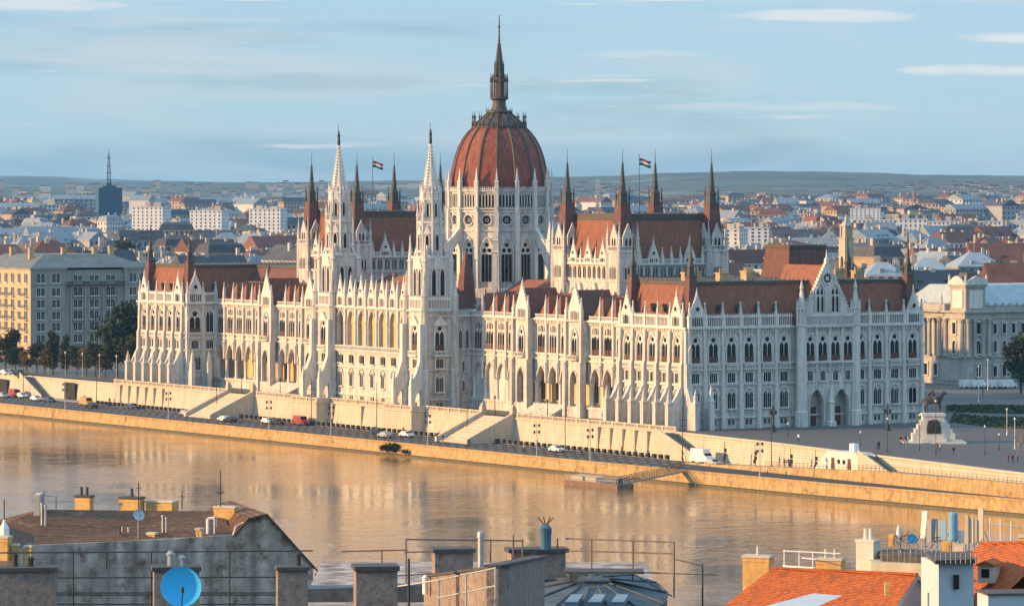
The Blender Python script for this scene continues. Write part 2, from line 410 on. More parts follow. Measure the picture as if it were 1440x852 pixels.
# ---- end wings (south and north)
def end_wing(y0, y1):
    b = MB(); b.box(0, 62.6, y0, y1, -.6, 22.0)
    w = b.obj('wing_wall', [STONE], parl)
    r = MB(); hip_roof(r, .9, 61.7, y0+.9, y1-.9, 22.05, 31.3, 2.4, 2.4, 0, 1)
    for x in range(9, 58, 5):
        if 27 < x < 44: continue
        for yy, s in ((y0+1.75, -1), (y1-1.75, 1)):
            r.cbox(x, yy+s*.2, .8, 1.0, 25.2, 26.1, 1); r.extr([(x-.55, 26.1), (x+.55, 26.1), (x, 26.9)], yy+s*.2-.7, yy+s*.2+.7, 1)
    for yy in (y0+7, y0+11.5, y0+16):
        q = MB(); q.cbox(0, 0, .8, 1.0, 25.2, 26.1, 1); q.extr([(-.55, 26.1), (.55, 26.1), (0, 26.9)], -.7, .7, 1); r.add(q, T(1.55, yy, 0, WEST))
    r.obj('wing_roof', [TILE, COPPER], parl)
    for cx, cy in ((2.3, y0+2.3), (2.3, y1-2.3), (60.3, y0+2.3), (60.3, y1-2.3)):
        s = MB(); s.sq(cx, cy, [(2.0, 22), (1.85, 24.5), (1.4, 27), (.85, 32.6)], 0); s.sq(cx, cy, [(1.0, 32.6), (1.0, 33.0), (.58, 33.2), (.5, 34.8), (.66, 35.0), (.36, 35.8), (.2, 37.6), (.10, 39.8), (.16, 40.0), (.02, 43.0)], 1)
        for dx in (-1, 1):
            for dy in (-1, 1): s.sq(cx+dx*.85, cy+dy*.85, [(.1, 32.6), (.1, 34.4), (.02, 35.5)], 1)
        s.obj('spire', [TILEB, COPPER], parl)
end_wing(0, 27.7); end_wing(238.5, 266.2)
def corner_gable(M, w=1.0): pool.add('gable', GAB, M, 6*w)
def bay(Mf, x, full=True, narrow=False, w=1.0):          # one window axis of a pavilion, all floors
    pool.add('window', W_ROSE_N if narrow else W_ROSE, Mf @ T(x, 0, 14.3), 15*w)
    pool.add('window', W_PAIR2, Mf @ T(x, 0, 10.0), 5*w)
    if full: pool.add('window', W_PAIR1, Mf @ T(x, 0, 4.4), 8*w); pool.add('window', W_SMALL, Mf @ T(x, 0, .85), 2.5*w)
FS = T(0, 0, 0, SOUTH)                                    # south front of the building, x from 0 to 62.6
SX = [1.95, 6.6, 11.3, 15.9, 20.7, 25.1]; SX2 = [45.6, 50.2, 54.9, 59.8]
for x in SX+SX2: bay(FS, x)
facade_bands('cornice', 62.6, STR, FS)
for x in (4.3, 8.95, 13.6, 18.3, 22.9, 47.9, 52.5, 57.3, 62.2, .35):
    pool.add('pilaster', PIL22, FS @ T(x, 0, 0), 20); pool.add('pinnacle', PIN, FS @ T(x, -.2, 22.05), 4)
pool.add('buttress', BUT, FS @ T(-.1, .6, 0, R(0)), 40)
q = MB(); q.cbox(0, -2.6, 1.1, 1.2, 0, 6.2); q.sq(0, -2.6, [(.75, 6.2), (.5, 6.4), (.3, 7.3), (.42, 7.4), (.04, 9.6)]); q.box(-.4, .4, -2.6, 0, 0, 4.6)
pool.add('buttress', q.mesh('buttress', [TRIM]), FS @ T(4.3, 0, 0), 14)
for x in (6.6, 11.3, 15.95, 20.6, 25.2, 45.6, 50.2, 54.9): pool.add('balustrade', BAL, FS @ T(x, -.35, 22.05, 0, .86, 1, 1), 10)
for x in (2.2, 59.9): corner_gable(FS @ T(x, -.25, 22.05))
for M in (FS,):
    for x in SX+SX2:
        b = MB(); b.box(-1.5, 1.5, -.75, 0, 12.75, 13.0); b.box(-1.5, 1.5, -.75, -.55, 13.7, 13.95)
        for k in range(7): b.cbox(-1.35+k*.45, -.65, .16, .14, 13.0, 13.7)
        pool.add('balcony', b.mesh('balcony', [TRIM]) if x == SX[0] else pool.k['balcony'][0][0], M @ T(x, 0, 0), 3)

# central porch of the south front
def south_porch():
    x0, x1, c = 28.6, 42.6, 35.6
    b = MB(); arch_wall(b, x0, x1, -.5, 9.4, [(32.3, 3.7, 0, 5.3, 8.1), (38.9, 3.7, 0, 5.3, 8.1)], -2.2, -1.2); b.box(x0, x1, -2.2, 0, 9.4, 22.0)
    b.box(x0, x1, -1.2, -.05, 8.9, 9.39); b.box(x0, x0+.9, -1.2, 0, -.5, 8.9); b.box(x1-.9, x1, -1.2, 0, -.5, 8.9)
    b.box(x0-.2, x1+.2, -2.6, -2.2, 12.6, 12.95); b.box(x0-.2, x1+.2, -2.9, -2.2, 13.8, 14.1)
    for k in range(28): b.cbox(x0+.3+k*.5, -2.6, .2, .3, 12.95, 13.8)
    b.box(x0-.2, x1+.2, -2.95, -2.2, 21.6, 22.05); dd = MB(); dentils(dd, x0, x1, 20.9, 21.6); b.add(dd, T(0, -2.2))
    p = b.obj('porch', [STONE], parl)
    for cx in (32.3, 38.9):
        d = MB(); d.box(cx-1.3, cx+1.3, -.16, 0, 0, 4.2); d.box(cx-.06, cx+.06, -.22, -.16, 0, 4.2)
        d.obj('door', [WOOD], p)
    for x in (30.55, 33.9, 37.3, 40.6): pool.add('window', W_ROSE_N, T(x, -2.2, 14.3), 14); pool.add('window', win_pair(1.5, 2.0, False) if x < 31 else pool.k['window'][-2][0], T(x, -2.2, 10.0), 4)
    for x in (32.2, 35.6, 39.0): b = MB(); b.box(-.3, .3, -.45, 0, 12, 22); pool.add('pilaster', b.mesh('pilaster', [TRIM]), T(x, -2.2, 0), 6)
    for k in range(3): pool.add('balustrade', BAL, T(x0+2.3+k*4.7, -2.5, 22.05, 0, 1.0, 1, 1.0), 10)
    g = MB(); g.extr([(x0+.6, 22.05), (x1-.6, 22.05), (x1-.6, 24.2), (c, 36.0), (x0+.6, 24.2)], -1.6, -.9)
    for s in (-1, 1):
        for k in range(16):
            t = (k+.5)/16; xx = c+s*(x1-x0-1.2)/2*(1-t); g.cbox(xx, -1.3, .45, .9, 24.2+11.8*t-.1, 24.2+11.8*t+.55)
    for cx in (33.6, 37.6):
        for e in (-.55, .55): l = arch(.7, 25.0, 27.9, 28.6, 3); g.face([(x+cx+e, -1.64, z) for x, z in ccw(l)], 1); g.ring([(x+cx+e, z) for x, z in l], [(x+cx+e, z) for x, z in scaled(l, .12)], -1.85, -1.6)
        for e in (-.5, .5): l = arch(.6, 28.8, 29.3, 30.1, 3); g.face([(x+cx+e, -1.64, z) for x, z in ccw(l)], 1)
        o = arch(2.5, 25, 29.0, 31.0, 5); g.ring([(x+cx, z) for x, z in o], [(x+cx, z) for x, z in scaled(o, .2)], -1.95, -1.6)
    zc = 32.3
    for k in range(8):
        a = k*math.pi/4; pts = []
        for e in range(6): t = e*math.pi/3; pts.append((c+.75*math.cos(a)+.3*math.cos(t), -1.64, zc+.75*math.sin(a)+.3*math.sin(t)))
        g.face(pts, 1)
    o = [(1.25*math.cos(a*math.pi/8)+c, zc+1.25*math.sin(a*math.pi/8)) for a in range(17)]; g.ring(o, [(c+(x-c)*1.16, zc+(z-zc)*1.16) for x, z in o], -1.85, -1.6)
    g.sq(c, -1.3, [(.22, 35.8), (.4, 36.5), (.15, 36.9), (.03, 38.6)])
    g.obj('gable', [TRIM, GLASS], parl)
    r = MB(); yb = 14.5
    A, B, Cc = (x0+1.2, -.85, 23.6), (x1-1.2, -.85, 23.6), (c, -.85, 35.2); A2, B2, C2 = (x0+1.2, yb, 23.6), (x1-1.2, yb, 23.6), (c, yb, 35.2)
    r.face([A, Cc, C2, A2]); r.face([B, B2, C2, Cc]); r.face([A2, C2, B2]); r.face([A, B, Cc]); r.face([A, A2, B2, B])
    r.obj('gable_roof', [TILE], parl)
    for x in (x0-.2, x1+.2):
        t = MB(); t.lathe(x, -2.1, [(1.5, -.5), (1.5, 3.2), (1.2, 3.5), (1.1, 21.8), (1.35, 22.1), (1.0, 22.3), (.95, 25.4), (1.25, 25.7), (.9, 26.0), (.3, 30.0), (.45, 30.2), (.04, 32.2)], 8, R(22.5))
        for k in range(8):
            a = R(45*k); t.lathe(x+1.05*math.cos(a), -2.1+1.05*math.sin(a), [(.2, 22), (.2, 26.4), (.02, 27.8)], 4)
        t.obj('turret', [TRIM], parl)
    t = MB(); t.sq(35.6, -2.9, [(.9, -.5), (.9, 1.0), (.6, 1.2), (.55, 5.0), (.75, 5.3), (.5, 5.6), (.05, 9.0)]); t.obj('buttress', [TRIM], parl)
    for x in (27.0, 44.2): pass
south_porch()

# west (river) fronts of the two pavilions; facade x runs southwards
def pavilion_west(yn, mirror=False):
    M = T(0, yn, 0, WEST)                                 # x = distance south of the north corner yn
    cs = [3.9, 8.9, 13.9, 18.9, 23.8]
    for x in cs: bay(M, x, True, True, .6)
    facade_bands('cornice', 27.7, STR, M)
    for x in (1.4, 6.4, 11.4, 16.4, 21.3, 26.3):
        pool.add('buttress', BUT, M @ T(x, 0, 0), 40); pool.add('pinnacle', PIN, M @ T(x, -.3, 22.05), 4)
    for x in (3.9, 23.8): corner_gable(M @ T(x, -.25, 22.05), .7)
    for x in (8.9, 13.9, 18.9): pool.add('balustrade', BAL, M @ T(x, -.3, 22.05, 0, .95, 1, 1), 7)
    for x in cs: pool.add('balcony', pool.k['balcony'][0][0], M @ T(x, 0, 0, 0, .9, 1, 1), 2)
pavilion_west(27.7); pavilion_west(266.2)
FN = T(0, 238.5, 0, SOUTH)                                # south side of the north pavilion
pool.add('window', win_rose(3.4, 6.2), FN @ T(2.6, 0, 14.0), 18); pool.add('window', W_PAIR1, FN @ T(6.9, 0, 14.3, 0, 1, 1, 1.5), 9)
pool.add('window', W_PAIR2, FN @ T(2.6, 0, 10.0), 5); pool.add('window', W_PAIR2, FN @ T(6.9, 0, 10.0), 5); pool.add('window', W_PAIR1, FN @ T(3.2, 0, 4.4), 8)
facade_bands('cornice', 8.9, STR, FN); pool.add('gable', gable_mesh(4.6, 7.6), FN @ T(2.6, -.25, 22.05), 9)
pool.add('balustrade', BAL, FN @ T(6.9, -.3, 22.05, 0, .7, 1, 1), 6)
for x in (.4, 4.9, 8.6): pool.add('pilaster', PIL22, FN @ T(x, 0, 0), 20); pool.add('pinnacle', PIN, FN @ T(x, -.2, 22.05), 4)
pool.add('buttress', q.mesh('buttress', [TRIM]), FN @ T(5.4, 0, 0), 14); pool.add('buttress', q.mesh('buttress', [TRIM]), FN @ T(.6, 0, 0), 14)

# ---- long river wings: arcade, upper floor, bay roofs
YA = [30.5, 35.6, 40.9, 46.2, 51.5, 64.6, 69.7, 74.9, 87.9, 92.9, 98.2, 103.3]; YG = [58.2, 81.5]
YP = [33.0, 38.3, 43.5, 48.8, 67.2, 72.3, 90.4, 95.5, 100.8]
FXW = 9.0
def river_wing(north):
    f = (lambda y: MIR-y) if north else (lambda y: y)
    ya, yb = sorted((f(27.7), f(106.4))); M = T(FXW, yb, 0, WEST); fx = lambda y: yb-f(y); L = yb-ya
    b = MB(); sp = 8.3
    arch_wall(b, 0, L, sp-.8, 12.0, [(fx(y), 3.7, sp-.8, sp, 11.1) for y in YA+YG], 0, 1.0)
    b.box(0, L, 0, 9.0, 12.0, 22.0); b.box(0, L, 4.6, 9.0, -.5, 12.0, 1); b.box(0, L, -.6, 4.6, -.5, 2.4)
    b.box(0, L, -.9, -.6, 1.9, 2.5)
    w = b.obj('wing_wall', [STONE, mat('amber_bounce_wall', (.62, .43, .18), .85, .15, .5)], parl, M)  # arcade back wall: amber light bouncing inside is put into its colour
    for y in YA+YG:
        for s in (-1, 1):
            xx = fx(y)+s*2.5
        pool.add('window', win_pair(2.0, 4.8) if y == YA[0] and not north else PAIRL, M @ T(fx(y), 4.6, 3.0), 6)
        if y == YA[0] and not north: globals()['PAIRL'] = pool.k['window'][-1][0]
    if not north: globals()['PAIRL'] = pool.k['window'][-1][0]
    for y in YP+[28.4, 53.9, 62.2, 77.6, 85.4, 105.8]: pool.add('column', COLM, M @ T(fx(y), .4, 2.4, 0, .92 if y in YP else 1.1, None, .92), 7)
    facade_bands('cornice', L, (12.6, 13.8), M)
    for y in YA:
        pool.add('window', W_TRI, M @ T(fx(y), 0, 14.0), 11); pool.add('window', W_NICHE, M @ T(fx(y), 0, 18.9), 4)
        pool.add('balustrade', LOWB if 'LOWB' in globals() else globals().setdefault('LOWB', balus_mesh(4.3, 1.0, 9, False)), M @ T(fx(y), -.35, 22.05), 3)
    for y in YP+[28.2]:
        b = PILW if 'PILW' in globals() else globals().setdefault('PILW', (lambda q: (q.box(-.32, .32, -.55, .02, 11.0, 22.0), q.lathe(0, -.5, [(.28, 7.4), (.34, 11.4), (.5, 11.8), (.2, 12.2)], 6), q.sq(0, -.45, [(.32, 22.0), (.30, 24.5), (.38, 24.6), (.3, 24.8), (.03, 27.6)]), q.mesh('pilaster', [TRIM]))[-1])(MB()))
        pool.add('pilaster', b, M @ T(fx(y), 0, 0), 9)
    # bay roofs: a small hipped roof over every bay, behind it the wing's long roof
    r = MB(); hip_roof(r, 2.5, L-.3 if not north else L-.3, 4.2, 16.5, 22.05, 27.6, .3, 3.0)
    r.obj('wing_roof', [TILEB], parl, M)
    edges = [27.9, 33.0, 38.3, 43.5, 48.8, 54.2]; groups = [(edges[i], edges[i+1]) for i in range(5)] + [(62, 67.2), (67.2, 72.3), (72.3, 77.6), (85.4, 90.4), (90.4, 95.5), (95.5, 100.8), (100.8, 106.2)]
    for a, c in groups:
        xa, xc = sorted((fx(a), fx(c))); m = (xa+xc)/2; q = MB()
        q.face([(xa+.1, .5, 22.1), (xc-.1, .5, 22.1), (m, 2.0, 27.3)]); q.face([(xa+.1, .5, 22.1), (m, 2.0, 27.3), (m, 8.5, 27.3), (xa+.1, 8.5, 22.1)]); q.face([(xc-.1, .5, 22.1), (xc-.1, 8.5, 22.1), (m, 8.5, 27.3), (m, 2.0, 27.3)])
        q.sq(m, 2.0, [(.1, 27.1), (.1, 27.9), (.01, 28.5)], 1)
        pool.add('bay_roof', q.mesh('bay_roof', [TILE, COPPER]), M, 12)
    for y in YG:                                          # gabled projections
        b = MB(); x = fx(y)
        arch_wall(b, x-3.6, x+3.6, 2.4, 12.6, [(x, 2.9, 2.4, 8.3, 10.6)], -1.6, -.6)
        b.box(x-3.6, x+3.6, -1.4, 0, 12.6, 22.05); b.box(x-3.7, x+3.7, -1.9, -.6, -.5, 2.4); b.box(x-3.75, x+3.75, -2.0, -1.4, 21.7, 22.15)
        b.box(x-2.0, x+2.0, -2.4, -1.4, 12.9, 13.2); b.box(x-2.0, x+2.0, -2.4, -2.2, 13.9, 14.1)
        for k in range(9): b.cbox(x-1.9+k*.475, -2.3, .16, .16, 13.2, 13.9)
        for s in (-1, 1): b.cbox(x+s*3.3, -1.75, 1.1, 1.3, -.5, 12.5); b.cbox(x+s*3.3, -1.6, .9, .9, 12.5, 22.1)
        b.obj('bay_wall', [STONE], parl, M)
        pool.add('window', win_rose(2.3, 6.6), M @ T(x, -1.4, 13.4), 12)
        pool.add('gable', gable_mesh(5.2, 8.2, False), M @ T(x, -1.2, 21.9), 12)
        for s in (-1, 1): pool.add('pinnacle', PIN, M @ T(x+s*3.2, -1.6, 22.1, 0, .9, .9, .95), 5)
        q = MB(); q.face([(x-3.4, -.9, 22.1), (x, -.9, 28.9), (x, 8, 28.9), (x-3.4, 8, 22.1)]); q.face([(x+3.4, -.9, 22.1), (x+3.4, 8, 22.1), (x, 8, 28.9), (x, -.9, 28.9)]); q.face([(x-3.4, 8, 22.1), (x, 8, 28.9), (x+3.4, 8, 22.1)])
        pool.add('bay_roof', q.mesh('bay_roof', [TILEB]), M, 10)
    # the flight of steps up to the arcade between the two gabled bays
    st = MB(); xs, xe = sorted((fx(63.0), fx(76.6)))
    for k in range(8): st.box(xs, xe, -.9-(k+1)*.62, -.9-k*.62, -.5, 2.1-k*.3)
    st.obj('steps', [STONE], parl, M)
river_wing(False); river_wing(True)

# ---- central river block with its loggia and two towers
CB0, CB1 = 106.4, 159.8
def central_block():
    M = T(-3.2, CB1, 0, WEST); L = CB1-CB0; c = L/2
    LX = [c+k*5.2 for k in range(-3, 4)]
    b = MB(); b.box(0, L, 2.6, 20, -.5, 23.0); b.box(0, L, 0, 2.6, -.6, 13.4); arch_wall(b, 7, L-7, 13.4, 23.0, [(x, 3.3, 13.9, 19.6, 22.4) for x in LX], 0, .9)
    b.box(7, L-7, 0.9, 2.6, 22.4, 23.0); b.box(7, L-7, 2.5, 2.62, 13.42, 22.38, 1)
    b.obj('wing_wall', [STONE, MATS['amber_bounce_wall']], parl, M)  # loggia back wall carries the same painted amber bounce
    t = MB()
    for z in (1.9, 8.6, 12.2): string(t, 7, L-7, z)
    t.box(7, L-7, -.9, 0, 12.6, 12.9); t.box(7, L-7, -.9, -.7, 13.7, 13.9)
    for k in range(76): t.cbox(7.2+k*.52, -.8, .18, .16, 12.9, 13.7)
    t.box(7, L-7, -.7, 0, 23.0, 23.35); dentils(t, 7, L-7, 22.6, 23.0, .4)
    t.obj('cornice', [TRIM], parl, M)
    for x in LX:
        pool.add('window', W_TRI2, M @ T(x, 0, 9.6, 0, .85, 1, 1), 6); pool.add('window', W_PAIR1, M @ T(x, 0, 4.0, 0, .8, 1, 1), 6); pool.add('window', W_SMALL, M @ T(x, 0, .5), 2)
        pool.add('window', LOGW if 'LOGW' in globals() else globals().setdefault('LOGW', win_lancet(1.1, 5.6)), M @ T(x, 2.5, 13.9), 6)
        pool.add('gable', LOGG if 'LOGG' in globals() else globals().setdefault('LOGG', gable_mesh(3.0, 7.0)), M @ T(x, -.1, 23.35), 7)
    for k in range(8):
        x = c+(k-3.5)*5.2
        q = COLL if 'COLL' in globals() else globals().setdefault('COLL', (lambda q: (q.lathe(0, -.25, [(.5, 13.9), (.4, 14.3), (.36, 19.0), (.6, 19.7)], 8), q.box(-.3, .3, -.5, 0, 19.7, 23.3), q.sq(0, -.3, [(.36, 23.3), (.34, 26.8), (.42, 26.9), (.03, 30.2)]), q.mesh('pilaster', [TRIM]))[-1])(MB()))
        pool.add('pilaster', q, M @ T(x, 0, 0), 8)
    r = MB(); hip_roof(r, 6, L-6, .9, 17, 23.35, 29.0, 2.0, 5.0, 0); r.obj('wing_roof', [TILEB], parl, M)
    # south side of the block beside the tower
    FSB = T(4.2, CB0, 0, SOUTH)
    pool.add('window', W_LAN, FSB @ T(1.4, 0, 13.6), 5); pool.add('window', W_LAN, FSB @ T(3.2, 0, 13.6), 5); pool.add('window', W_LANS, FSB @ T(2.2, 0, 8.6), 3); pool.add('window', W_LANS, FSB @ T(2.2, 0, 4.0), 3)
    facade_bands('cornice', 4.8, (12.6, 13.8), FSB, 22.0)
central_block()
def river_tower(yc):
    xc, a = 0.0, 4.2
    b = MB(); b.box(xc-a, xc+a, yc-a, yc+a, -.6, 23.3)
    for z in (2.0, 9.0, 12.4, 21.6): b.box(xc-a-.25, xc+a+.25, yc-a-.25, yc+a+.25, z, z+.35)
    b.box(xc-a-.5, xc+a+.5, yc-a-.5, yc+a+.5, 22.9, 23.35)
    for dx in (-1, 1):
        for dy in (-1, 1):
            cx, cy = xc+dx*a, yc+dy*a
            b.lathe(cx, cy, [(1.25, -.6), (1.25, 9), (1.05, 9.4), (1.0, 22.9), (1.2, 23.2), (.9, 23.4), (.85, 26.4), (1.05, 26.6), (.7, 26.9), (.2, 30.6), (.3, 30.8), (.03, 32.6)], 8, R(22.5))
    tower = b.obj('river_tower', [STONE], parl)
    # gallery and the upper stages
    u = MB()
    for k in range(4):
        m = MB(); m.box(-3.9, 3.9, -4.1, -3.8, 25.6, 26.2); m.box(-3.9, 3.9, -4.1, -3.8, 23.35, 23.7)
        for j in range(11): m.cbox(-3.6+j*.72, -3.95, .26, .24, 23.7, 25.6); m.extr([(-3.85+j*.72, 26.2), (-3.35+j*.72, 26.2), (-3.6+j*.72, 26.8)], -4.05, -3.85)
        u.add(m, T(xc, yc, 0, k*math.pi/2))
    u.sq(xc, yc, [(3.3, 23.3), (3.3, 35.2), (3.6, 35.4), (3.6, 35.9), (3.2, 36.0)])
    for k in range(4):
        m = MB()
        for e in (-1.15, 1.15):
            l = arch(1.2, 26.6, 31.6, 33.0, 4); m.face([(x+e, -3.34, z) for x, z in ccw(l)], 1); ll = [(x+e, z) for x, z in l]; m.ring(ll, [(x+e, z) for x, z in scaled(l, .25)], -3.7, -3.3)
        m.extr([(-2.2, 32.9), (2.2, 32.9), (0, 36.8)], -3.65, -3.3)
        u.add(m, T(xc, yc, 0, k*math.pi/2))
        an = R(45+90*k); px, py = math.cos(an), math.sin(an)
        u.lathe(xc+px*5.0, yc+py*5.0, [(.75, 23.3), (.7, 34.5), (.95, 34.8), (.6, 35.2), (.16, 39.6), (.24, 39.7), (.02, 41.2)], 6)
        u.tube((xc+px*5.0, yc+py*5.0, 32.5), (xc+px*3.0, yc+py*3.0, 38.5), .35, 4)
    u.lathe(xc, yc, [(3.1, 35.9), (3.0, 43.6), (3.3, 43.8), (3.3, 44.2), (2.5, 44.3)], 8, R(22.5))
    for k in range(8):
        an = R(45*k)
        m = MB()
        for (w, z0, zs, za, yy) in ((.85, 37.4, 40.2, 41.1, -2.93),):
            l = arch(w, z0, zs, za, 3); m.face([(x, yy, z) for x, z in ccw(l)], 1); m.ring(l, scaled(l, .18), yy-.3, yy+.2)
        m.box(-1.25, 1.25, -3.15, -2.85, 35.9, 36.2); m.box(-1.25, 1.25, -3.15, -2.85, 36.9, 37.15)
        for j in range(5): m.cbox(-1.0+j*.5, -3.0, .16, .2, 36.2, 36.9)
        m.extr([(-.9, 41.2), (.9, 41.2), (0, 43.4)], -3.12, -2.85)
        l = arch(.6, 45.3, 48.0, 48.7, 3); m.face([(x, -2.38, z) for x, z in ccw(l)], 1); m.ring(l, scaled(l, .15), -2.6, -2.3)
        m.extr([(-.8, 49.2), (.8, 49.2), (0, 52.4)], -2.45, -2.0)
        u.add(m, T(xc, yc, 0, an))
        a2 = R(22.5+45*k); u.lathe(xc+3.15*math.cos(a2), yc+3.15*math.sin(a2), [(.32, 36), (.3, 45.2), (.4, 45.4), (.1, 47.8), (.01, 48.6)], 4)
        u.lathe(xc+2.5*math.cos(a2), yc+2.5*math.sin(a2), [(.22, 44.2), (.2, 51.0), (.3, 51.2), (.02, 53.6)], 4)
    u.lathe(xc, yc, [(2.45, 44.2), (2.35, 50.6), (2.6, 50.8), (2.6, 51.2), (1.9, 51.3)], 8, R(22.5))
    u.obj('tower_stage', [TRIM, GLASS], tower)
    s = MB(); s.lathe(xc, yc, [(1.95, 51.2), (.28, 61.8), (.5, 62.0), (.4, 62.4), (.2, 62.6)], 8, R(22.5))
    for j in range(14):
        t = (j+.5)/14; r = 1.95*(1-t)+.28*t; z = 51.2+10.6*t
        for k in range(8):
            an = R(22.5+45*k); s.lathe(xc+(r+.1)*math.cos(an), yc+(r+.1)*math.sin(an), [(.13, z), (.2, z+.25), (.02, z+.45)], 4)
    s.obj('spire', [TRIM], tower)
    f = MB(); f.lathe(xc, yc, [(.32, 62.5), (.4, 63.2), (.3, 64.3), (.38, 65.0), (.2, 65.4), (.22, 65.8), (.05, 66.1)], 8); f.tube((xc-.25, yc-.25, 62.6), (xc-.25, yc-.25, 67.6), .06, 5)
    f.obj('statue', [IRON], tower)
    # windows of the shaft
    for rz, w in ((SOUTH, 1.0), (WEST, .7)):
        Mt = T(xc, yc, 0, rz) @ T(0, -a, 0)
        pool.add('window', win_rose(2.6, 6.4), Mt @ T(0, 0, 13.7), 16*w); pool.add('window', W_PAIR2, Mt @ T(0, 0, 9.6), 5*w); pool.add('window', W_PAIR1, Mt @ T(0, 0, 4.0), 8*w); pool.add('window', W_SMALL, Mt @ T(0, 0, .4), 2*w)
        bb = MB(); bb.box(-1.9, 1.9, -1.0, 0, 12.3, 12.7); bb.box(-1.9, 1.9, -1.0, -.8, 13.4, 13.6); bb.extr([(-2.1, 19.6), (2.1, 19.6), (0, 22.0)], -.5, 0)
        for k in range(8): bb.cbox(-1.75+k*.5, -.9, .16, .16, 12.7, 13.4)
        pool.add('balcony', bb.mesh('balcony', [TRIM]), Mt, 4)
    for dy in (-1, 1):                                    # river buttresses with a low arch through them
        m = MB()
        m.extr([(2.7, -.6), (3.9, -.6), (3.9, 5.0), (3.5, 5.4), (1.5, 11.2), (1.4, 20), (-.4, 20), (-.4, 4.2), (.9, 4.8), (2.1, 3.8), (2.7, 2.4)], -.6, .6)
        bb = MB(); bb.add(m, T(xc-a, yc+dy*a, 0, math.pi)); bb.sq(xc-a-3.4, yc+dy*a, [(.6, 5.0), (.35, 6.2), (.45, 6.3), (.03, 8.6)])
        bb.obj('buttress', [TRIM], tower)
river_tower(110.6); river_tower(155.6)

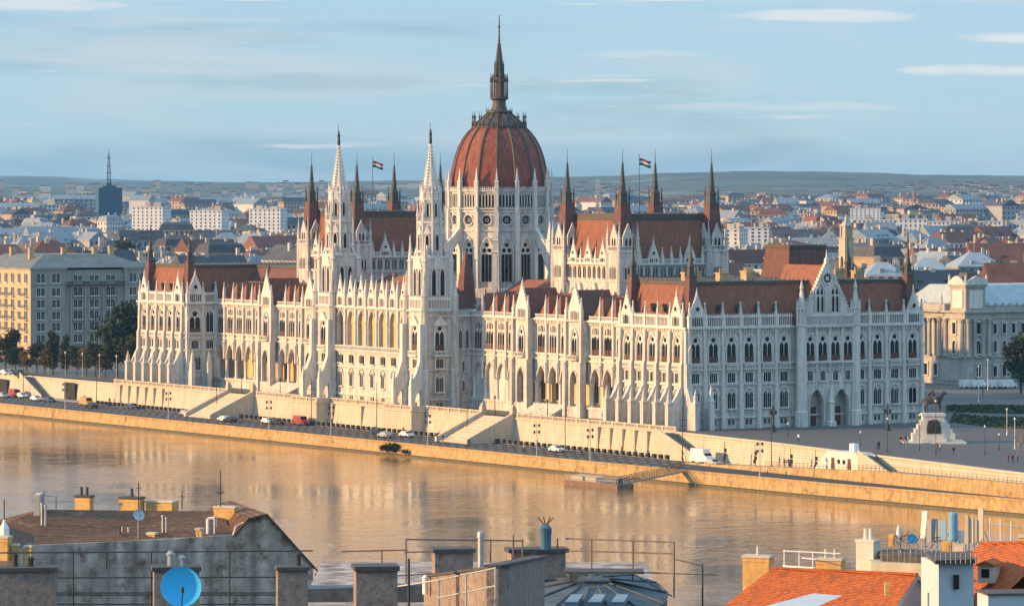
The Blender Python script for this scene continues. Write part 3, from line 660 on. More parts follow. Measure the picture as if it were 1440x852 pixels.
# ---- the two debating chambers
def chamber(y0, y1):
    x0, x1 = 18.3, 47.6
    b = MB(); b.box(x0+.9, x1-.9, y0+.9, y1-.9, 15, 35.6)
    ch = b.obj('chamber_wall', [STONE], parl)
    t = MB(); a = MB()
    for rz, L in ((SOUTH, x1-x0-1.8), (WEST, y1-y0-1.8)):
        cx, cy = ((x0+x1)/2, (y0+y1)/2); Mf = T(cx, cy, 0, rz) @ T(0, -(y1-y0-1.8)/2 if rz == SOUTH else -(x1-x0-1.8)/2, 0)
        m = MB(); m.box(-L/2, L/2, -.3, 0, 30.6, 30.95); m.box(-L/2, L/2, -.55, 0, 34.4, 34.8); m.box(-L/2, L/2, -.4, -.2, 35.6, 35.85)
        for k in range(int(L/.6)): m.cbox(-L/2+(k+.5)*.6, -.3, .2, .2, 34.8, 35.6)
        t.add(m, Mf)
        gx = (-6.4, 0, 6.4) if rz == WEST else (-5.0, 5.0)
        for k in (-6.4, 0, 6.4):
            pool.add('window', CHW if 'CHW' in globals() else globals().setdefault('CHW', win_rose(3.4, 6.5)), Mf @ T(k, 0, 22.6), 14)
        for k in range(-4, 5):
            if abs(k*2.1) < L/2-2.5: pool.add('window', CHT if 'CHT' in globals() else globals().setdefault('CHT', win_tri(1.5, 2.7, 2, 0)), Mf @ T(k*2.1, 0, 31.3), 4)
        for k in gx: pool.add('gable', CHG if 'CHG' in globals() else globals().setdefault('CHG', gable_mesh(3.0, 4.8, True, base=1.2)), Mf @ T(k, -.2, 34.8), 6)
        for k in (-9, -3.2, 3.2, 9) if rz == WEST else (-8.6, -2.5, 0, 2.5, 8.6): pool.add('pinnacle', PIN, Mf @ T(k, -.2, 34.8, 0, .75, .75, .7), 3)
        for k in (-9.2, -3.2, 3.2, 9.2): bb = MB(); bb.box(-.4, .4, -.7, 0, 15, 29); bb.extr([(-.4, 29), (.4, 29), (0, 30.2)], -.7, 0); pool.add('pilaster', bb.mesh('pilaster', [TRIM]), Mf @ T(k, 0, 0), 6)
    t.obj('cornice', [TRIM], ch)
    r = MB(); hip_roof(r, x0+1.6, x1-1.6, y0+1.6, y1-1.6, 35.5, 45.6, 2.3, 2.3, 0, 1)
    r.box(x0+3.6, x1-3.6, y0+3.6, y1-3.6, 44.6, 45.58, 1)
    r.obj('chamber_roof', [TILE, COPPER], ch)
    for cx in (x0+2.4, x1-2.4):
        for cy in (y0+2.4, y1-2.4):
            b = MB(); b.sq(cx, cy, [(2.6, 15), (2.6, 37.2), (2.8, 37.3), (2.8, 37.7), (2.5, 37.8)]); b.sq(cx, cy, [(2.75, 30.6), (2.75, 30.95)])
            for k in range(4):
                m = MB()
                for e in (-.9, 0, .9): l = arch(.5, 31.3, 33.3, 34.0, 3); m.face([(x+e, -2.64, z) for x, z in ccw(l)], 1); m.ring([(x+e, z) for x, z in l], [(x+e, z) for x, z in scaled(l, .14)], -2.85, -2.6)
                for e in (-.5, .5): l = arch(.55, 38.2, 40.0, 40.7, 3); m.face([(x+e, -2.44, z) for x, z in ccw(l)], 1)
                m.extr([(-1.4, 37.7), (1.4, 37.7), (1.4, 41.0), (0, 44.0), (-1.4, 41.0)], -2.4, -2.0)
                m.box(-2.6, 2.6, -2.7, -2.5, 38.6, 38.85)
                for j in range(9): m.cbox(-2.4+j*.6, -2.6, .16, .16, 37.7, 38.6)
                b.add(m, T(cx, cy, 0, k*math.pi/2))
                an = R(45+90*k); qx, qy = cx+3.5*math.cos(an), cy+3.5*math.sin(an)
                b.lathe(qx, qy, [(.6, 15), (.55, 37.4), (.7, 37.6), (.5, 37.9), (.45, 40.2), (.6, 40.4), (.4, 40.7), (.1, 43.6), (.02, 44.6)], 6)
            tw = b.obj('corner_tower', [STONE, GLASS], parl)
            s = MB(); s.sq(cx, cy, [(2.0, 37.8), (1.25, 48.2)], 0); s.sq(cx, cy, [(1.3, 48.2), (1.3, 48.6), (.85, 48.7), (.72, 50.6), (.9, 50.7), (.5, 51.6), (.30, 54.0), (.13, 57.2), (.2, 57.4), (.07, 58.2), (.02, 61.4)], 1)
            for k in range(4):
                an = R(45+90*k); s.sq(cx+1.55*math.cos(an), cy+1.55*math.sin(an), [(.13, 48.4), (.13, 50.9), (.02, 52.6)], 1)
                for j in range(9): z = 52.0+j*.62; rr = (.48-.36*(z-51.8)/5.6)*1.42; s.lathe(cx+rr*math.cos(an), cy+rr*math.sin(an), [(.1, z), (.16, z+.2), (.02, z+.35)], 4, 0, 1)
            s.obj('spire', [TILEB, COPPER], tw)
chamber(56.1, 84.9); chamber(181.3, 210.1)

# ---- spine: the lower body and roofs between wings, chambers and dome
def spine():
    b = MB()
    b.box(9.6, 55, 84.9, 181.3, -.5, 22.5); b.box(18, 50, 27.7, 56.1, -.5, 22.0); b.box(18, 50, 210.1, 238.5, -.5, 22.0); b.box(50, 62, 60, 206, -.5, 24)
    b.obj('main_wall', [STONE], parl)
    for y0, y1 in ((26.5, 57.0), (209.2, 239.7)):
        r = MB(); hip_roof(r, 18, 50, y0, y1, 22.05, 31.2, 4.0, .1, 0, 1); r.obj('main_roof', [TILEB, COPPER], parl)
    for y0, y1 in ((84.0, 117.0), (149.2, 182.2)):
        r = MB(); hip_roof(r, 17, 50, y0, y1, 22.55, 30.0, 12.0, .2, 0); r.obj('main_roof', [TILE], parl)
    for yc in (36.0, 230.2):
        r = MB(); hip_roof(r, 46.5, 60, yc-6.5, yc+6.5, 24, 38.6, 1.8, 1.8, 0, 1); r.obj('main_roof', [TILEB, COPPER], parl)
        b = MB(); b.box(47, 59.5, yc-6, yc+6, 21, 24.5); b.obj('main_wall', [STONE], parl)
    for yc in (122.0, 144.2):
        s = MB(); s.sq(16.5, yc, [(1.8, 24), (1.3, 31.0)], 0); s.sq(16.5, yc, [(1.3, 31), (.03, 37.5)], 0); s.obj('spire', [TILEB], parl)
    for cx, cy in ((8, 12), (15, 20), (13, 6), (29, 20), (48, 12), (53.5, 12), (22, 9)):
        c = MB(); c.cbox(cx, cy, 2.4, 1.8, 31.3, 33.4); c.cbox(cx, cy, 2.7, 2.1, 33.4, 33.7)
        for k in (-.7, 0, .7): c.lathe(cx+k, cy, [(.2, 33.7), (.16, 34.6)], 6)
        pool.add('chimney', c.mesh('chimney', [CHIM]), Matrix.Identity(4), 4)
spine()

# ---- the dome
DX, DY = 32.45, 133.1
def dome():
    drum = MB(); RV = 12.55
    drum.lathe(DX, DY, [(RV+1.2, 20), (RV+1.2, 27.6), (RV, 28.0), (RV, 51.0), (RV+.45, 51.2), (RV+.45, 51.7), (RV-.5, 51.8)], 16, R(11.25))
    apo = RV*math.cos(R(11.25))
    for k in range(16):
        M = T(DX, DY, 0, R(22.5*k)) @ T(0, -apo, 0)
        m = MB(); m.box(-2.3, 2.3, -.35, 0, 46.2, 46.6); m.box(-2.3, 2.3, -.5, 0, 46.9, 47.2); m.box(-2.3, 2.3, -.35, 0, 41.6, 41.9)
        for j in range(5):
            c = -1.6+j*.8; l = arch(.56, 47.5, 50.0, 50.6, 3); m.face([(x+c, -.04, z) for x, z in ccw(l)], 1); m.ring([(x+c, z) for x, z in l], [(x+c, z) for x, z in scaled(l, .12)], -.4, 0)
        o = [(1.2*math.cos(a*math.pi/8), 44.3+1.2*math.sin(a*math.pi/8)) for a in range(17)]
        m.ring(o, [(x*1.2, 44.3+(z-44.3)*1.2) for x, z in o], -.4, 0)
        for j in range(8):
            a = j*math.pi/4; m.face([(.74*math.cos(a)+.34*math.cos(e*math.pi/3), -.04, 44.3+.74*math.sin(a)+.34*math.sin(e*math.pi/3)) for e in range(6)], 1)
        m.face([(.3*math.cos(e*math.pi/3), -.04, 44.3+.3*math.sin(e*math.pi/3)) for e in range(6)], 1)
        for j in range(9): m.extr([(-2.2+j*.5, 51.7), (-1.8+j*.5, 51.7), (-2.0+j*.5, 52.5)], -.6, -.4)
        drum.add(m, M)
    drum_o = drum.obj('drum', [STONE, GLASS], parl)
    wm = MB(); o = arch(2.9, 29.3, 36.8, 39.9, 6); wm.face([(x, -.03, z) for x, z in ccw(o)], 0); wm.ring(o, scaled(o, .3), -.5, 0, 0)
    for j in (-1, 0, 1): wm.box(j*.88-.36, j*.88+.36, -.12, -.05, 29.4, 36.0, 1)
    for cx, cz in ((-.66, 36.95), (.66, 36.95), (0, 38.3)): wm.face([(cx+.52*math.cos(e*math.pi/5), -.07, cz+.52*math.sin(e*math.pi/5)) for e in range(10)], 1)
    wme = wm.mesh('window', [TRIM, GLASS])
    pm = MB(); pm.box(-.55, .55, -1.0, .3, 27, 46); pm.box(-.45, .45, -.8, .3, 46, 51.8); pm.sq(0, -.45, [(.5, 51.8), (.42, 53.4), (.55, 53.5), (.3, 54.0), (.03, 57.0)]); pm.extr([(-.55, 46), (.55, 46), (0, 47.6)], -1.0, -.5)
    pme = pm.mesh('pier', [TRIM])
    fm = MB(); fm.extr([(.0, 42.6), (0, 39.8), (1.8, 37.4), (3.6, 34.6), (4.2, 33.4), (4.2, 20), (6.0, 20), (6.0, 36.0), (5.2, 37.4)][::1], -.45, .45)
    fb = MB(); fb.add(fm, Matrix.Rotation(-math.pi/2, 4, 'Z')); fb.sq(0, -5.1, [(.95, 20), (.85, 36.4), (1.05, 36.6), (.7, 36.9), (.65, 39.2), (.85, 39.4), (.5, 39.8), (.04, 44.0)])
    fme = fb.mesh('flying_buttress', [TRIM])
    for k in range(16):
        link('window', wme, drum_o, T(DX, DY, 0, R(22.5*k)) @ T(0, -apo, 0))
        link('pier', pme, drum_o, T(DX, DY, 0, R(22.5*k+11.25)) @ T(0, -RV+.1, 0))
        if k % 2 == 0: link('flying_buttress', fme, drum_o, T(DX, DY, 0, R(22.5*k+11.25)) @ T(0, -RV-.6, 0))
    prof = [(12.0, 51.7), (11.98, 53), (11.9, 54.4), (11.55, 56.3), (10.9, 59.2), (10.0, 61.9), (8.9, 64.0), (7.7, 65.6), (6.4, 66.9)]
    d = MB(); d.lathe(DX, DY, prof, 16, R(11.25)); dm = d.obj('dome', [DOMET], parl)
    for k in range(16):
        rb = MB(); a = R(11.25+22.5*k)
        pts = [(DX+(r+.02)*math.cos(a), DY+(r+.02)*math.sin(a), z) for r, z in prof]
        for p, q2 in zip(pts, pts[1:]): rb.tube(p, q2, .27, 6)
        rb.obj('rib', [COPPER], dm)
    c = MB(); c.lathe(DX, DY, [(6.7, 66.7), (6.8, 67.2), (6.3, 67.3), (5.4, 68.2), (4.2, 69.3), (3.0, 70.3), (3.3, 70.5), (3.3, 70.9), (2.0, 71.2), (1.65, 72.3), (1.6, 73.4), (2.25, 73.9), (2.3, 74.3), (2.0, 74.4)], 16, R(11.25))
    for k in range(16):
        a = R(11.25+22.5*k); x, y = DX+6.5*math.cos(a), DY+6.5*math.sin(a)
        c.lathe(x, y, [(.18, 67.2), (.14, 69.2), (.3, 69.4), (.1, 69.8), (.02, 70.8)], 5)
        p = [(DX+r*math.cos(a), DY+r*math.sin(a), z) for r, z in ((6.3, 67.3), (5.4, 68.25), (4.2, 69.35), (3.0, 70.4))]
        for u, w in zip(p, p[1:]): c.tube(u, w, .14, 4)
        a = R(22.5*k); c.lathe(DX+6.6*math.cos(a), DY+6.6*math.sin(a), [(.25, 67.0), (.3, 68.0), (.02, 68.4)], 5)
        c.lathe(DX+3.2*math.cos(a), DY+3.2*math.sin(a), [(.1, 70.8), (.02, 71.8)], 4)
    c.obj('dome_cap', [COPPER], dm)
    l = MB(); l.lathe(DX, DY, [(1.3, 74.3), (1.3, 78.0), (1.9, 78.1), (1.7, 78.5), (1.1, 78.6), (1.05, 81.3), (1.3, 81.4), (.95, 81.8), (.24, 88.0), (.36, 88.2), (.22, 88.6), (.17, 91.2), (.34, 91.45), (.16, 91.8), (.09, 94.4)], 8, R(22.5))
    for k in range(8):
        a = R(22.5+45*k); x, y = DX+2.05*math.cos(a), DY+2.05*math.sin(a)
        l.lathe(x, y, [(.2, 74.3), (.16, 77.9), (.3, 78.0), (.24, 78.6), (.03, 80.2)], 5); l.tube((x, y, 78.2), (DX+1.1*math.cos(a), DY+1.1*math.sin(a), 80.2), .09, 4)
        x, y = DX+1.15*math.cos(a), DY+1.15*math.sin(a); l.lathe(x, y, [(.13, 79), (.12, 82), (.02, 83.4)], 4)
        for j in range(9): z = 82.2+j*.6; r = .95-.79*(z-81.8)/6.2+.08; l.lathe(DX+r*math.cos(a), DY+r*math.sin(a), [(.09, z), (.15, z+.2), (.01, z+.38)], 4)
    l.obj('lantern', [COPPER], dm)
dome()
pool.done()
# ================================================================== ground, river, quays (building frame)
ZR, ZW = -5.6, -8.2            # lower road, water
def struct(o): o['kind'] = 'structure'; return o
def sstep(a, b, x):
    t = min(1, max(0, (x-a)/(b-a))); return t*t*(3-2*t)
QP = [(-420, -8), (-150, -22), (-90, -27), (0, -30.5), (330, -33.5), (700, -37)]
def out(y):
    for (ya, xa), (yb, xb) in zip(QP, QP[1:]):
        if ya <= y <= yb: return xa+(xb-xa)*(y-ya)/(yb-ya)
    return QP[0][1] if y < QP[0][0] else QP[-1][1]
def edge(y):                   # x of the embankment's top edge along the river
    return -5.6 if y > 0 else -5.6 + y*.055
def ground_z(x, y):
    D = 950 + .85616*y + .5167*x
    z = 16*sstep(2200, 6000, D)
    return z - .012*max(0, -y-20)*(1 if x < 40 else max(0, 1-(x-40)/60))
def build_ground():
    b = MB(); xs = [None, 0, 30, 62, 70, 100, 140, 200, 300, 450, 700, 1000, 1500, 2200, 3000, 4000, 5500, 8000]; ys = [-1200, -600, -400, -250, -160, -130, -100, -70, -40, -20, 0, 60, 130, 200, 266, 330, 420, 560, 800, 1100, 1500, 2000, 2700, 3500, 4500, 6000, 9000]
    g = [[((edge(y) if x is None else x), y) for x in xs] for y in ys]
    for j in range(len(ys)-1):
        for i in range(len(xs)-1):
            q = [g[j][i], g[j][i+1], g[j+1][i+1], g[j+1][i]]
            b.face([(x, y, ground_z(x, y)-.02) for x, y in q])
    o = struct(b.obj('ground', mat('city_ground', (.13, .12, .11), .9, .35, .03), None, BM)); smooth(o)
    b = MB()
    for y0, y1, x0, x1, z in ((-150, 0, None, 62, 0), ):
        yy = [-170, -140, -110, -80, -50, -20, -3]
        for a, c in zip(yy, yy[1:]):
            for u, w in ((None, 0), (0, 30), (30, 62), (62, 110), (110, 150)):
                p = [(edge(a) if u is None else u, a), (w, a), (w, c), (edge(c) if u is None else u, c)]
                b.face([(x, y, ground_z(x, y)+.004) for x, y in p])
    struct(b.obj('square', PAVE, None, BM))
    b = MB(); b.box(70, 128, -60, 40, -.1, .012); struct(b.obj('park_path', mat('asphalt_path', (.10, .10, .10), .9, .2, .3), None, BM))
build_ground()
def lawn(name, poly, seed):
    b = MB(); b.prism(poly, -.05, .12); rr = random.Random(seed)
    xs = [p[0] for p in poly]; ys = [p[1] for p in poly]
    for k in range(2600):
        x = rr.uniform(min(xs), max(xs)); y = rr.uniform(min(ys), max(ys))
        ins = False; n = len(poly)
        for i in range(n):
            (xa, ya), (xb, yb) = poly[i], poly[(i+1) % n]
            if (ya > y) != (yb > y) and x < (xb-xa)*(y-ya)/(yb-ya)+xa: ins = not ins
        if ins:
            a = rr.uniform(0, 6.3); s = rr.uniform(.2, .5); b.face([(x-s*math.cos(a), y-s*math.sin(a), .12), (x+s*math.cos(a), y+s*math.sin(a), .12), (x, y, .12+s*.8)])
    o = b.obj(name, mat('grass', (.045, .06, .02), .95, .5, .3), None, BM); o['kind'] = 'stuff'; return o
def lawn_px(pts): return [tuple(at_ground(x, y, -.2).xy)[::1] for x, y in pts]
def at_ground(px, py, z=0.0):
    D = 6200*(H-z)/(py-262); return BMI @ Vector(((px-720)/6200*D, D, z))
lawn('grass', lawn_px([(1336, 595), (1400, 603), (1470, 604), (1480, 588), (1400, 588), (1340, 584)]), 3)
lawn('grass', lawn_px([(1330, 581), (1480, 584), (1480, 574), (1400, 571), (1330, 571)]), 4)
# river
def build_river():
    b = MB(); b.face([(-340, -700, ZW), (-5, -700, ZW)]+[(x, y, ZW) for y, x in QP]+[(-40, 1500, ZW), (-340, 1500, ZW)])
    m = bpy.data.materials.new('river_water'); m.use_nodes = True; nt = m.node_tree; N = nt.nodes; L = nt.links; p = N['Principled BSDF']
    p.inputs['Base Color'].default_value = (.25, .15, .066, 1); p.inputs['Roughness'].default_value = .06; p.inputs['IOR'].default_value = 1.6
    tc = N.new('ShaderNodeTexCoord'); hs = None
    pn = N.new('ShaderNodeTexNoise'); pn.inputs['Scale'].default_value = .014; pn.inputs['Detail'].default_value = 4; pn.inputs['Roughness'].default_value = .6; L.new(tc.outputs['Object'], pn.inputs['Vector'])
    pm = N.new('ShaderNodeMapRange'); pm.interpolation_type = 'SMOOTHSTEP'; pm.inputs['From Min'].default_value = .38; pm.inputs['From Max'].default_value = .62; pm.inputs['To Min'].default_value = .25; pm.inputs['To Max'].default_value = 1.0; L.new(pn.outputs['Fac'], pm.inputs['Value'])
    for sc, st, det, d in ((.055, .7, 2, .10), (.20, .75, 3, .16), (.60, .7, 4, .095)):
        mp = N.new('ShaderNodeMapping'); mp.inputs['Rotation'].default_value = (0, 0, -ROT); mp.inputs['Scale'].default_value = (st, 1.0, 1); L.new(tc.outputs['Object'], mp.inputs['Vector'])
        nz = N.new('ShaderNodeTexNoise'); nz.inputs['Scale'].default_value = sc; nz.inputs['Detail'].default_value = det; nz.inputs['Roughness'].default_value = .62; nz.inputs['Distortion'].default_value = .4
        L.new(mp.outputs[0], nz.inputs['Vector'])
        bp = N.new('ShaderNodeBump'); bp.inputs['Strength'].default_value = 1; bp.inputs['Distance'].default_value = d
        L.new(nz.outputs['Fac'], bp.inputs['Height']); L.new(pm.outputs[0], bp.inputs['Strength'])
        if hs: L.new(hs, bp.inputs['Normal'])
        hs = bp.outputs[0]
    L.new(hs, p.inputs['Normal'])
    struct(b.obj('river', m, None, BM))
build_river()
# Buda bank under the foreground roofs
def build_bank():
    b = MB(); n = 14
    def z(D): return 44 - .106*D if D < 480 else max(-8.5, -6.9-(D-480)*.02)
    Ds = [-60, 0, 40, 80, 120, 160, 200, 260, 320, 400, 480, 540, 570]
    for a, c in zip(Ds, Ds[1:]):
        for k in range(n):
            x0, x1 = -260+k*520/n, -260+(k+1)*520/n
            b.face([(x0, a, z(a)), (x1, a, z(a)), (x1, c, z(c)), (x0, c, z(c))])
    struct(b.obj('hillside', mat('hillside_scrub', (.05, .055, .03), .95, .4, .1)))
build_bank()
# lower road with its kerb, dashes; quay walls are things
def build_quay():
    b = MB(); b.prism([(x+.6, y) for y, x in QP]+[(-4, 700), (-4, -420)], ZR-3, ZR); b.f = [tuple(reversed(f)) for f in b.f]; struct(b.obj('road', ASPH, None, BM))
    b = MB(); b.box(-10.2, -4.2, -12, 620, ZR, ZR+.14); struct(b.obj('pavement', mat('pavement_slabs', (.30, .27, .23), .9, .2, .6), None, BM))
    b = MB()
    for k in range(150):
        y = -30+k*4.2; b.box(-19.3, -19.1, y, y+2.0, ZR, ZR+.006); b.box(-14.3, -14.1, y, y+2.0, ZR, ZR+.006); b.box(-24.0, -23.8, y, y+2.0, ZR, ZR+.006)
    b.box(-10.75, -10.6, -12, 620, ZR, ZR+.006)
    for (ya, xa), (yb, xb) in zip(QP[1:], QP[2:]): b.face([(xa+2.0, ya, ZR+.006), (xa+2.16, ya, ZR+.006), (xb+2.16, yb, ZR+.006), (xb+2.0, yb, ZR+.006)])
    struct(b.obj('road_markings', WHITE, None, BM))
    b = MB()
    for pr, n in (([(-1.0, ZW-2), (.6, ZW-2), (.6, ZR+.02), (-.1, ZR+.02)], 0), ([(-.3, ZR+.02), (.75, ZR+.02), (.75, ZR+.36), (-.3, ZR+.36)], 1), ([(-1.5, ZW-2), (-.5, ZW-2), (-.5, ZW+.5), (-1.3, ZW+.3)], 2)):
        for (ya, xa), (yb, xb) in zip(QP, QP[1:]):
            k = int(abs(yb-ya)/30)+1
            for q in range(k):
                y0, y1 = ya+(yb-ya)*q/k, ya+(yb-ya)*(q+1)/k; x0, x1 = out(y0), out(y1); i = len(b.v)
                b.v += [(x0+px, y0, z) for px, z in pr]+[(x1+px, y1, z) for px, z in pr]
                for e in range(4): e2 = (e+1) % 4; b.f.append((i+e, i+e2, i+4+e2, i+4+e)); b.m.append(0 if n < 2 else 1)
    w = b.obj('quay_wall', [QUAYL, mat('wet_algae_stone', (.10, .085, .045), .7, .5, 1.5, .05)], None, BM); tag(w, 'long low river wall of golden stone at the water edge', 'wall')
build_quay()
def embankment():
    t = empty('embankment_wall', BM, 'tall golden stone embankment carrying the terrace above the riverside road', 'wall')
    b = MB()
    ys = [(-4, 300)]
    m = MB(); m.extr([(-6.4, ZR-.2), (-3, ZR-.2), (-3, -.02), (-5.7, -.02)], -420, 4); b.add(m, Matrix.Diagonal((1, -1, 1, 1)))
    b.box(-5.95, -4.9, -4, 420, -.32, .02)
    # bastions under the towers and pavilions stand forward
    for y0, y1 in ((103, 116.5), (149.5, 163)): b.box(-9.6, -6.0, y0, y1, ZR-.1, -.04); b.box(-9.85, -6, y0-.2, y1+.2, -.36, .02)
    b.obj('wall', QUAY, t)
    q = MB(); q.box(-.4, .4, -.62, .3, ZR, -.3); q.box(-.45, .45, -.7, .3, -.6, -.3)
    me = q.mesh('pilaster', [QUAY])
    for y in [1.4+5*k for k in range(6)]+[MIR-1.4-5*k for k in range(6)]+[118.5, 133.1, 147.5]:
        link('pilaster', me, t, T(-5.9, y, 0, WEST))
    # parapet: low pierced balustrade along the terrace
    def para(x, y0, y1):
        p = MB(); n = int((y1-y0)/.55)
        p.box(x-.16, x+.16, y0, y1, .02, .22); p.box(x-.2, x+.2, y0, y1, .85, 1.05)
        for k in range(n): p.cbox(x, y0+(k+.5)*(y1-y0)/n, .16, .26, .22, .85)
        for k in range(int((y1-y0)/5)+1): p.cbox(x, y0+k*5 if y0+k*5 < y1 else y1, .5, .6, .02, 1.15)
        p.obj('balustrade', QUAY, t)
    for x, y0, y1 in ((-5.5, -3.8, 62.4), (-5.5, 77.4, 103), (-9.3, 103.2, 116.3), (-5.5, 116.5, 149.5), (-9.3, 149.7, 162.8), (-5.5, 163, 188.8), (-5.5, 203.8, 270)): para(x, y0, y1)
    for y in (103.2, 116.3, 149.7, 162.8):
        p = MB(); p.box(-9.3, -5.6, y-.15, y+.15, .02, 1.0); p.obj('balustrade', QUAY, t)
    # square front, south of the building: battered plain wall
    b = MB(); ys = [-4, -40, -80, -120, -170, -300]
    for a, c in zip(ys, ys[1:]):
        za, zc = ground_z(0, a), ground_z(0, c); ea, ec = edge(a), edge(c)
        b.face([(ec-.5, c, ZR-.1), (ec, c, zc-.02), (ea, a, za-.02), (ea-.5, a, ZR-.1)])
        b.face([(ec-.35, c, zc-.3), (ec-.35, c, zc+.12), (ea-.35, a, za+.12), (ea-.35, a, za-.3)]); b.face([(ec-.35, c, zc+.12), (ec+.5, c, zc+.12), (ea+.5, a, za+.12), (ea-.35, a, za+.12)])
        b.face([(ec+.5, c, zc+.12), (ec+.5, c, zc-.3), (ea+.5, a, za-.3), (ea+.5, a, za+.12)])
    b.obj('wall', QUAY, t)
    # dark doors at the far end
    for y0, y1, z1 in ((336, 344, -1.9), (292, 298, -1.2)):
        d = MB(); d.box(-6.6, -6.1, y0, y1, ZR, z1); d.box(-6.75, -6.6, y0-.4, y0, ZR, z1+.4); d.box(-6.75, -6.6, y1, y1+.4, ZR, z1+.4); d.box(-6.75, -6.6, y0, y1, z1, z1+.4)
        d.obj('gate', [mat('dark_opening', (.02, .018, .016), .7, .3, 1)], t)
embankment()
def great_stairs(y0, label):
    t = empty('stone_staircase', BM @ T(-5.6, y0), label, 'staircase', 'great stairs down to the river road')
    b = MB(); n = 22; L = 11.5
    for k in range(n): b.box(-(k+1)*L/n-.6, -k*L/n-.6, 1.0, 13.5, ZR-.1, -.12-(k+1)*(-.12-ZR)/n+.2)
    b.box(-.6, .3, 1.0, 13.5, -.3, .03)
    b.obj('steps', [QUAY], t)
    for s in (0, 13.5):
        w = MB(); w.extr([(-L-1.2, ZR-.1), (.2, ZR-.1), (.2, .95), (-.6, .95), (-L-1.2, ZR+1.0)], -s-1.0, -s); o = MB(); o.add(w, Matrix.Diagonal((1, -1, 1, 1))); o.f = [tuple(reversed(f)) for f in o.f]; o.obj('side_wall', [QUAY], t)
        p = MB(); p.cbox(-.2, s+.5, 1.2, 1.3, .9, 2.0); p.sq(-.2, s+.5, [(.4, 2.0), (.5, 2.3), (.3, 2.6), (.02, 3.2)]); p.obj('pedestal', [QUAY], t)
great_stairs(62.6, 'broad flight of pale stone steps to the road, right of the river towers')
great_stairs(189.0, 'broad flight of pale stone steps to the road, left of the river towers')
def narrow_stairs(y0, dirn, label, w=2.6, x=-8.6, L=11, zt=0.0):
    t = empty('narrow_staircase', BM @ T(x, y0), label, 'staircase'); b = MB(); n = 26
    for k in range(n):
        ya, yb = sorted((dirn*k*L/n, dirn*(k+1)*L/n)); z = zt-(k+1)*(zt-ZR)/n
        b.box(-w/2, w/2+1.6, ya, yb, ZR-.1, z)
    b.obj('steps', [mat('grey_steps', (.22, .21, .20), .9, .2, 1)], t)
    b = MB(); pr = [(0, ZR-.1), (dirn*L, ZR-.1), (dirn*L, ZR+.9), (0, zt+1.0)]
    for xx in (-w/2-.35,):
        i = len(b.v); b.v += [(xx, y, z) for y, z in pr]+[(xx+.35, y, z) for y, z in pr]; b.f += [(i,i+1,i+2,i+3),(i+7,i+6,i+5,i+4)]+[(i+k, i+4+k, i+4+(k+1) % 4, i+(k+1) % 4) for k in range(4)]; b.m += [0]*6
    b.obj('side_wall', [QUAY], t)
narrow_stairs(-3, -1, 'narrow stair descending beside the corner buttress next to the white van', L=17)
narrow_stairs(-82, -1, 'narrow stair descending beside the pale flat-topped shelter', L=14, x=-12.2, zt=-.6)
narrow_stairs(322, -1, 'narrow stair through the embankment near the leafy trees', L=14, x=-7.6)
# the rising promenade south of the corner and its retaining wall
def promenade():
    b = MB(); ys = [-22, -36, -60, -90, -130, -200, -300]
    def pz(y): return ZR + 2.4*sstep(-15, -110, y)+.02
    def po(y): return -15.0 - .02*(-y-22)
    for a, c in zip(ys, ys[1:]): b.face([(po(c), c, pz(c)), (edge(c)+.2, c, pz(c)), (edge(a)+.2, a, pz(a)), (po(a), a, pz(a))])
    struct(b.obj('promenade', mat('pavement_slabs', (.30, .27, .23)), None, BM))
    b = MB()
    for a, c in zip(ys, ys[1:]):
        xa, xc = po(a), po(c)
        b.face([(xc-.25, c, ZR-.1), (xc, c, pz(c)+.25), (xa, a, pz(a)+.25), (xa-.25, a, ZR-.1)]); b.face([(xc, c, pz(c)+.25), (xc+.5, c, pz(c)+.25), (xa+.5, a, pz(a)+.25), (xa, a, pz(a)+.25)])
        b.face([(xc+.5, c, pz(c)+.25), (xc+.5, c, pz(c)-.3), (xa+.5, a, pz(a)-.3), (xa+.5, a, pz(a)+.25)])
    tag(b.obj('retaining_wall', QUAYL, None, BM), 'low ochre retaining wall of the rising riverside promenade', 'wall')
    b = MB(); n = 110
    for k in range(n):
        y = -52-k*1.4; b.tube((po(y)+.25, y, pz(y)+.2), (po(y)+.25, y, pz(y)+1.25), .045, 4)
        y2 = y-1.4
        for z in (1.2, .7): b.tube((po(y)+.25, y, pz(y)+z), (po(y2)+.25, y2, pz(y2)+z), .03, 4)
    tag(b.obj('railing', IRON, None, BM), 'thin dark iron railing along the promenade by the pale shelter', 'railing')
    return pz, po
PZ, PO = promenade()
def shelter():
    t = empty('riverside_shelter', BM @ T(edge(-76)-.3, -76), 'pale flat-topped sloping shelter with two dark doors built against the embankment', 'shelter')
    b = MB(); z0 = PZ(-76)-.6; z1 = ground_z(0, -76)+.3
    fr = [(-9.5, z0), (9.5, z0), (5.2, z1), (-4.6, z1)]
    b.extr(fr, -3.6, .5); o = MB(); o.add(b, Matrix.Rotation(-math.pi/2, 4, 'Z')); o.obj('wall', [mat('pale_render', (.74, .68, .58), .85, .1, .6, streak=.15)], t)
    for x in (-2.6, 3.0):
        d = MB(); d.box(x-.55, x+.55, -3.66, -3.6, z0, z0+2.9); o = MB(); o.add(d, Matrix.Rotation(-math.pi/2, 4, 'Z')); o.obj('door', [WOOD], t)
    for x in (-.6, 1.2):
        d = MB(); d.box(x-.45, x+.45, -3.66, -3.6, z0+1.8, z0+2.6); o = MB(); o.add(d, Matrix.Rotation(-math.pi/2, 4, 'Z')); o.obj('window', [GLASS], t)
    b = MB(); b.box(-1, .2, -1.0, .6, z1, z1+1.6); b.obj('vent', [WHITE], t)
shelter()

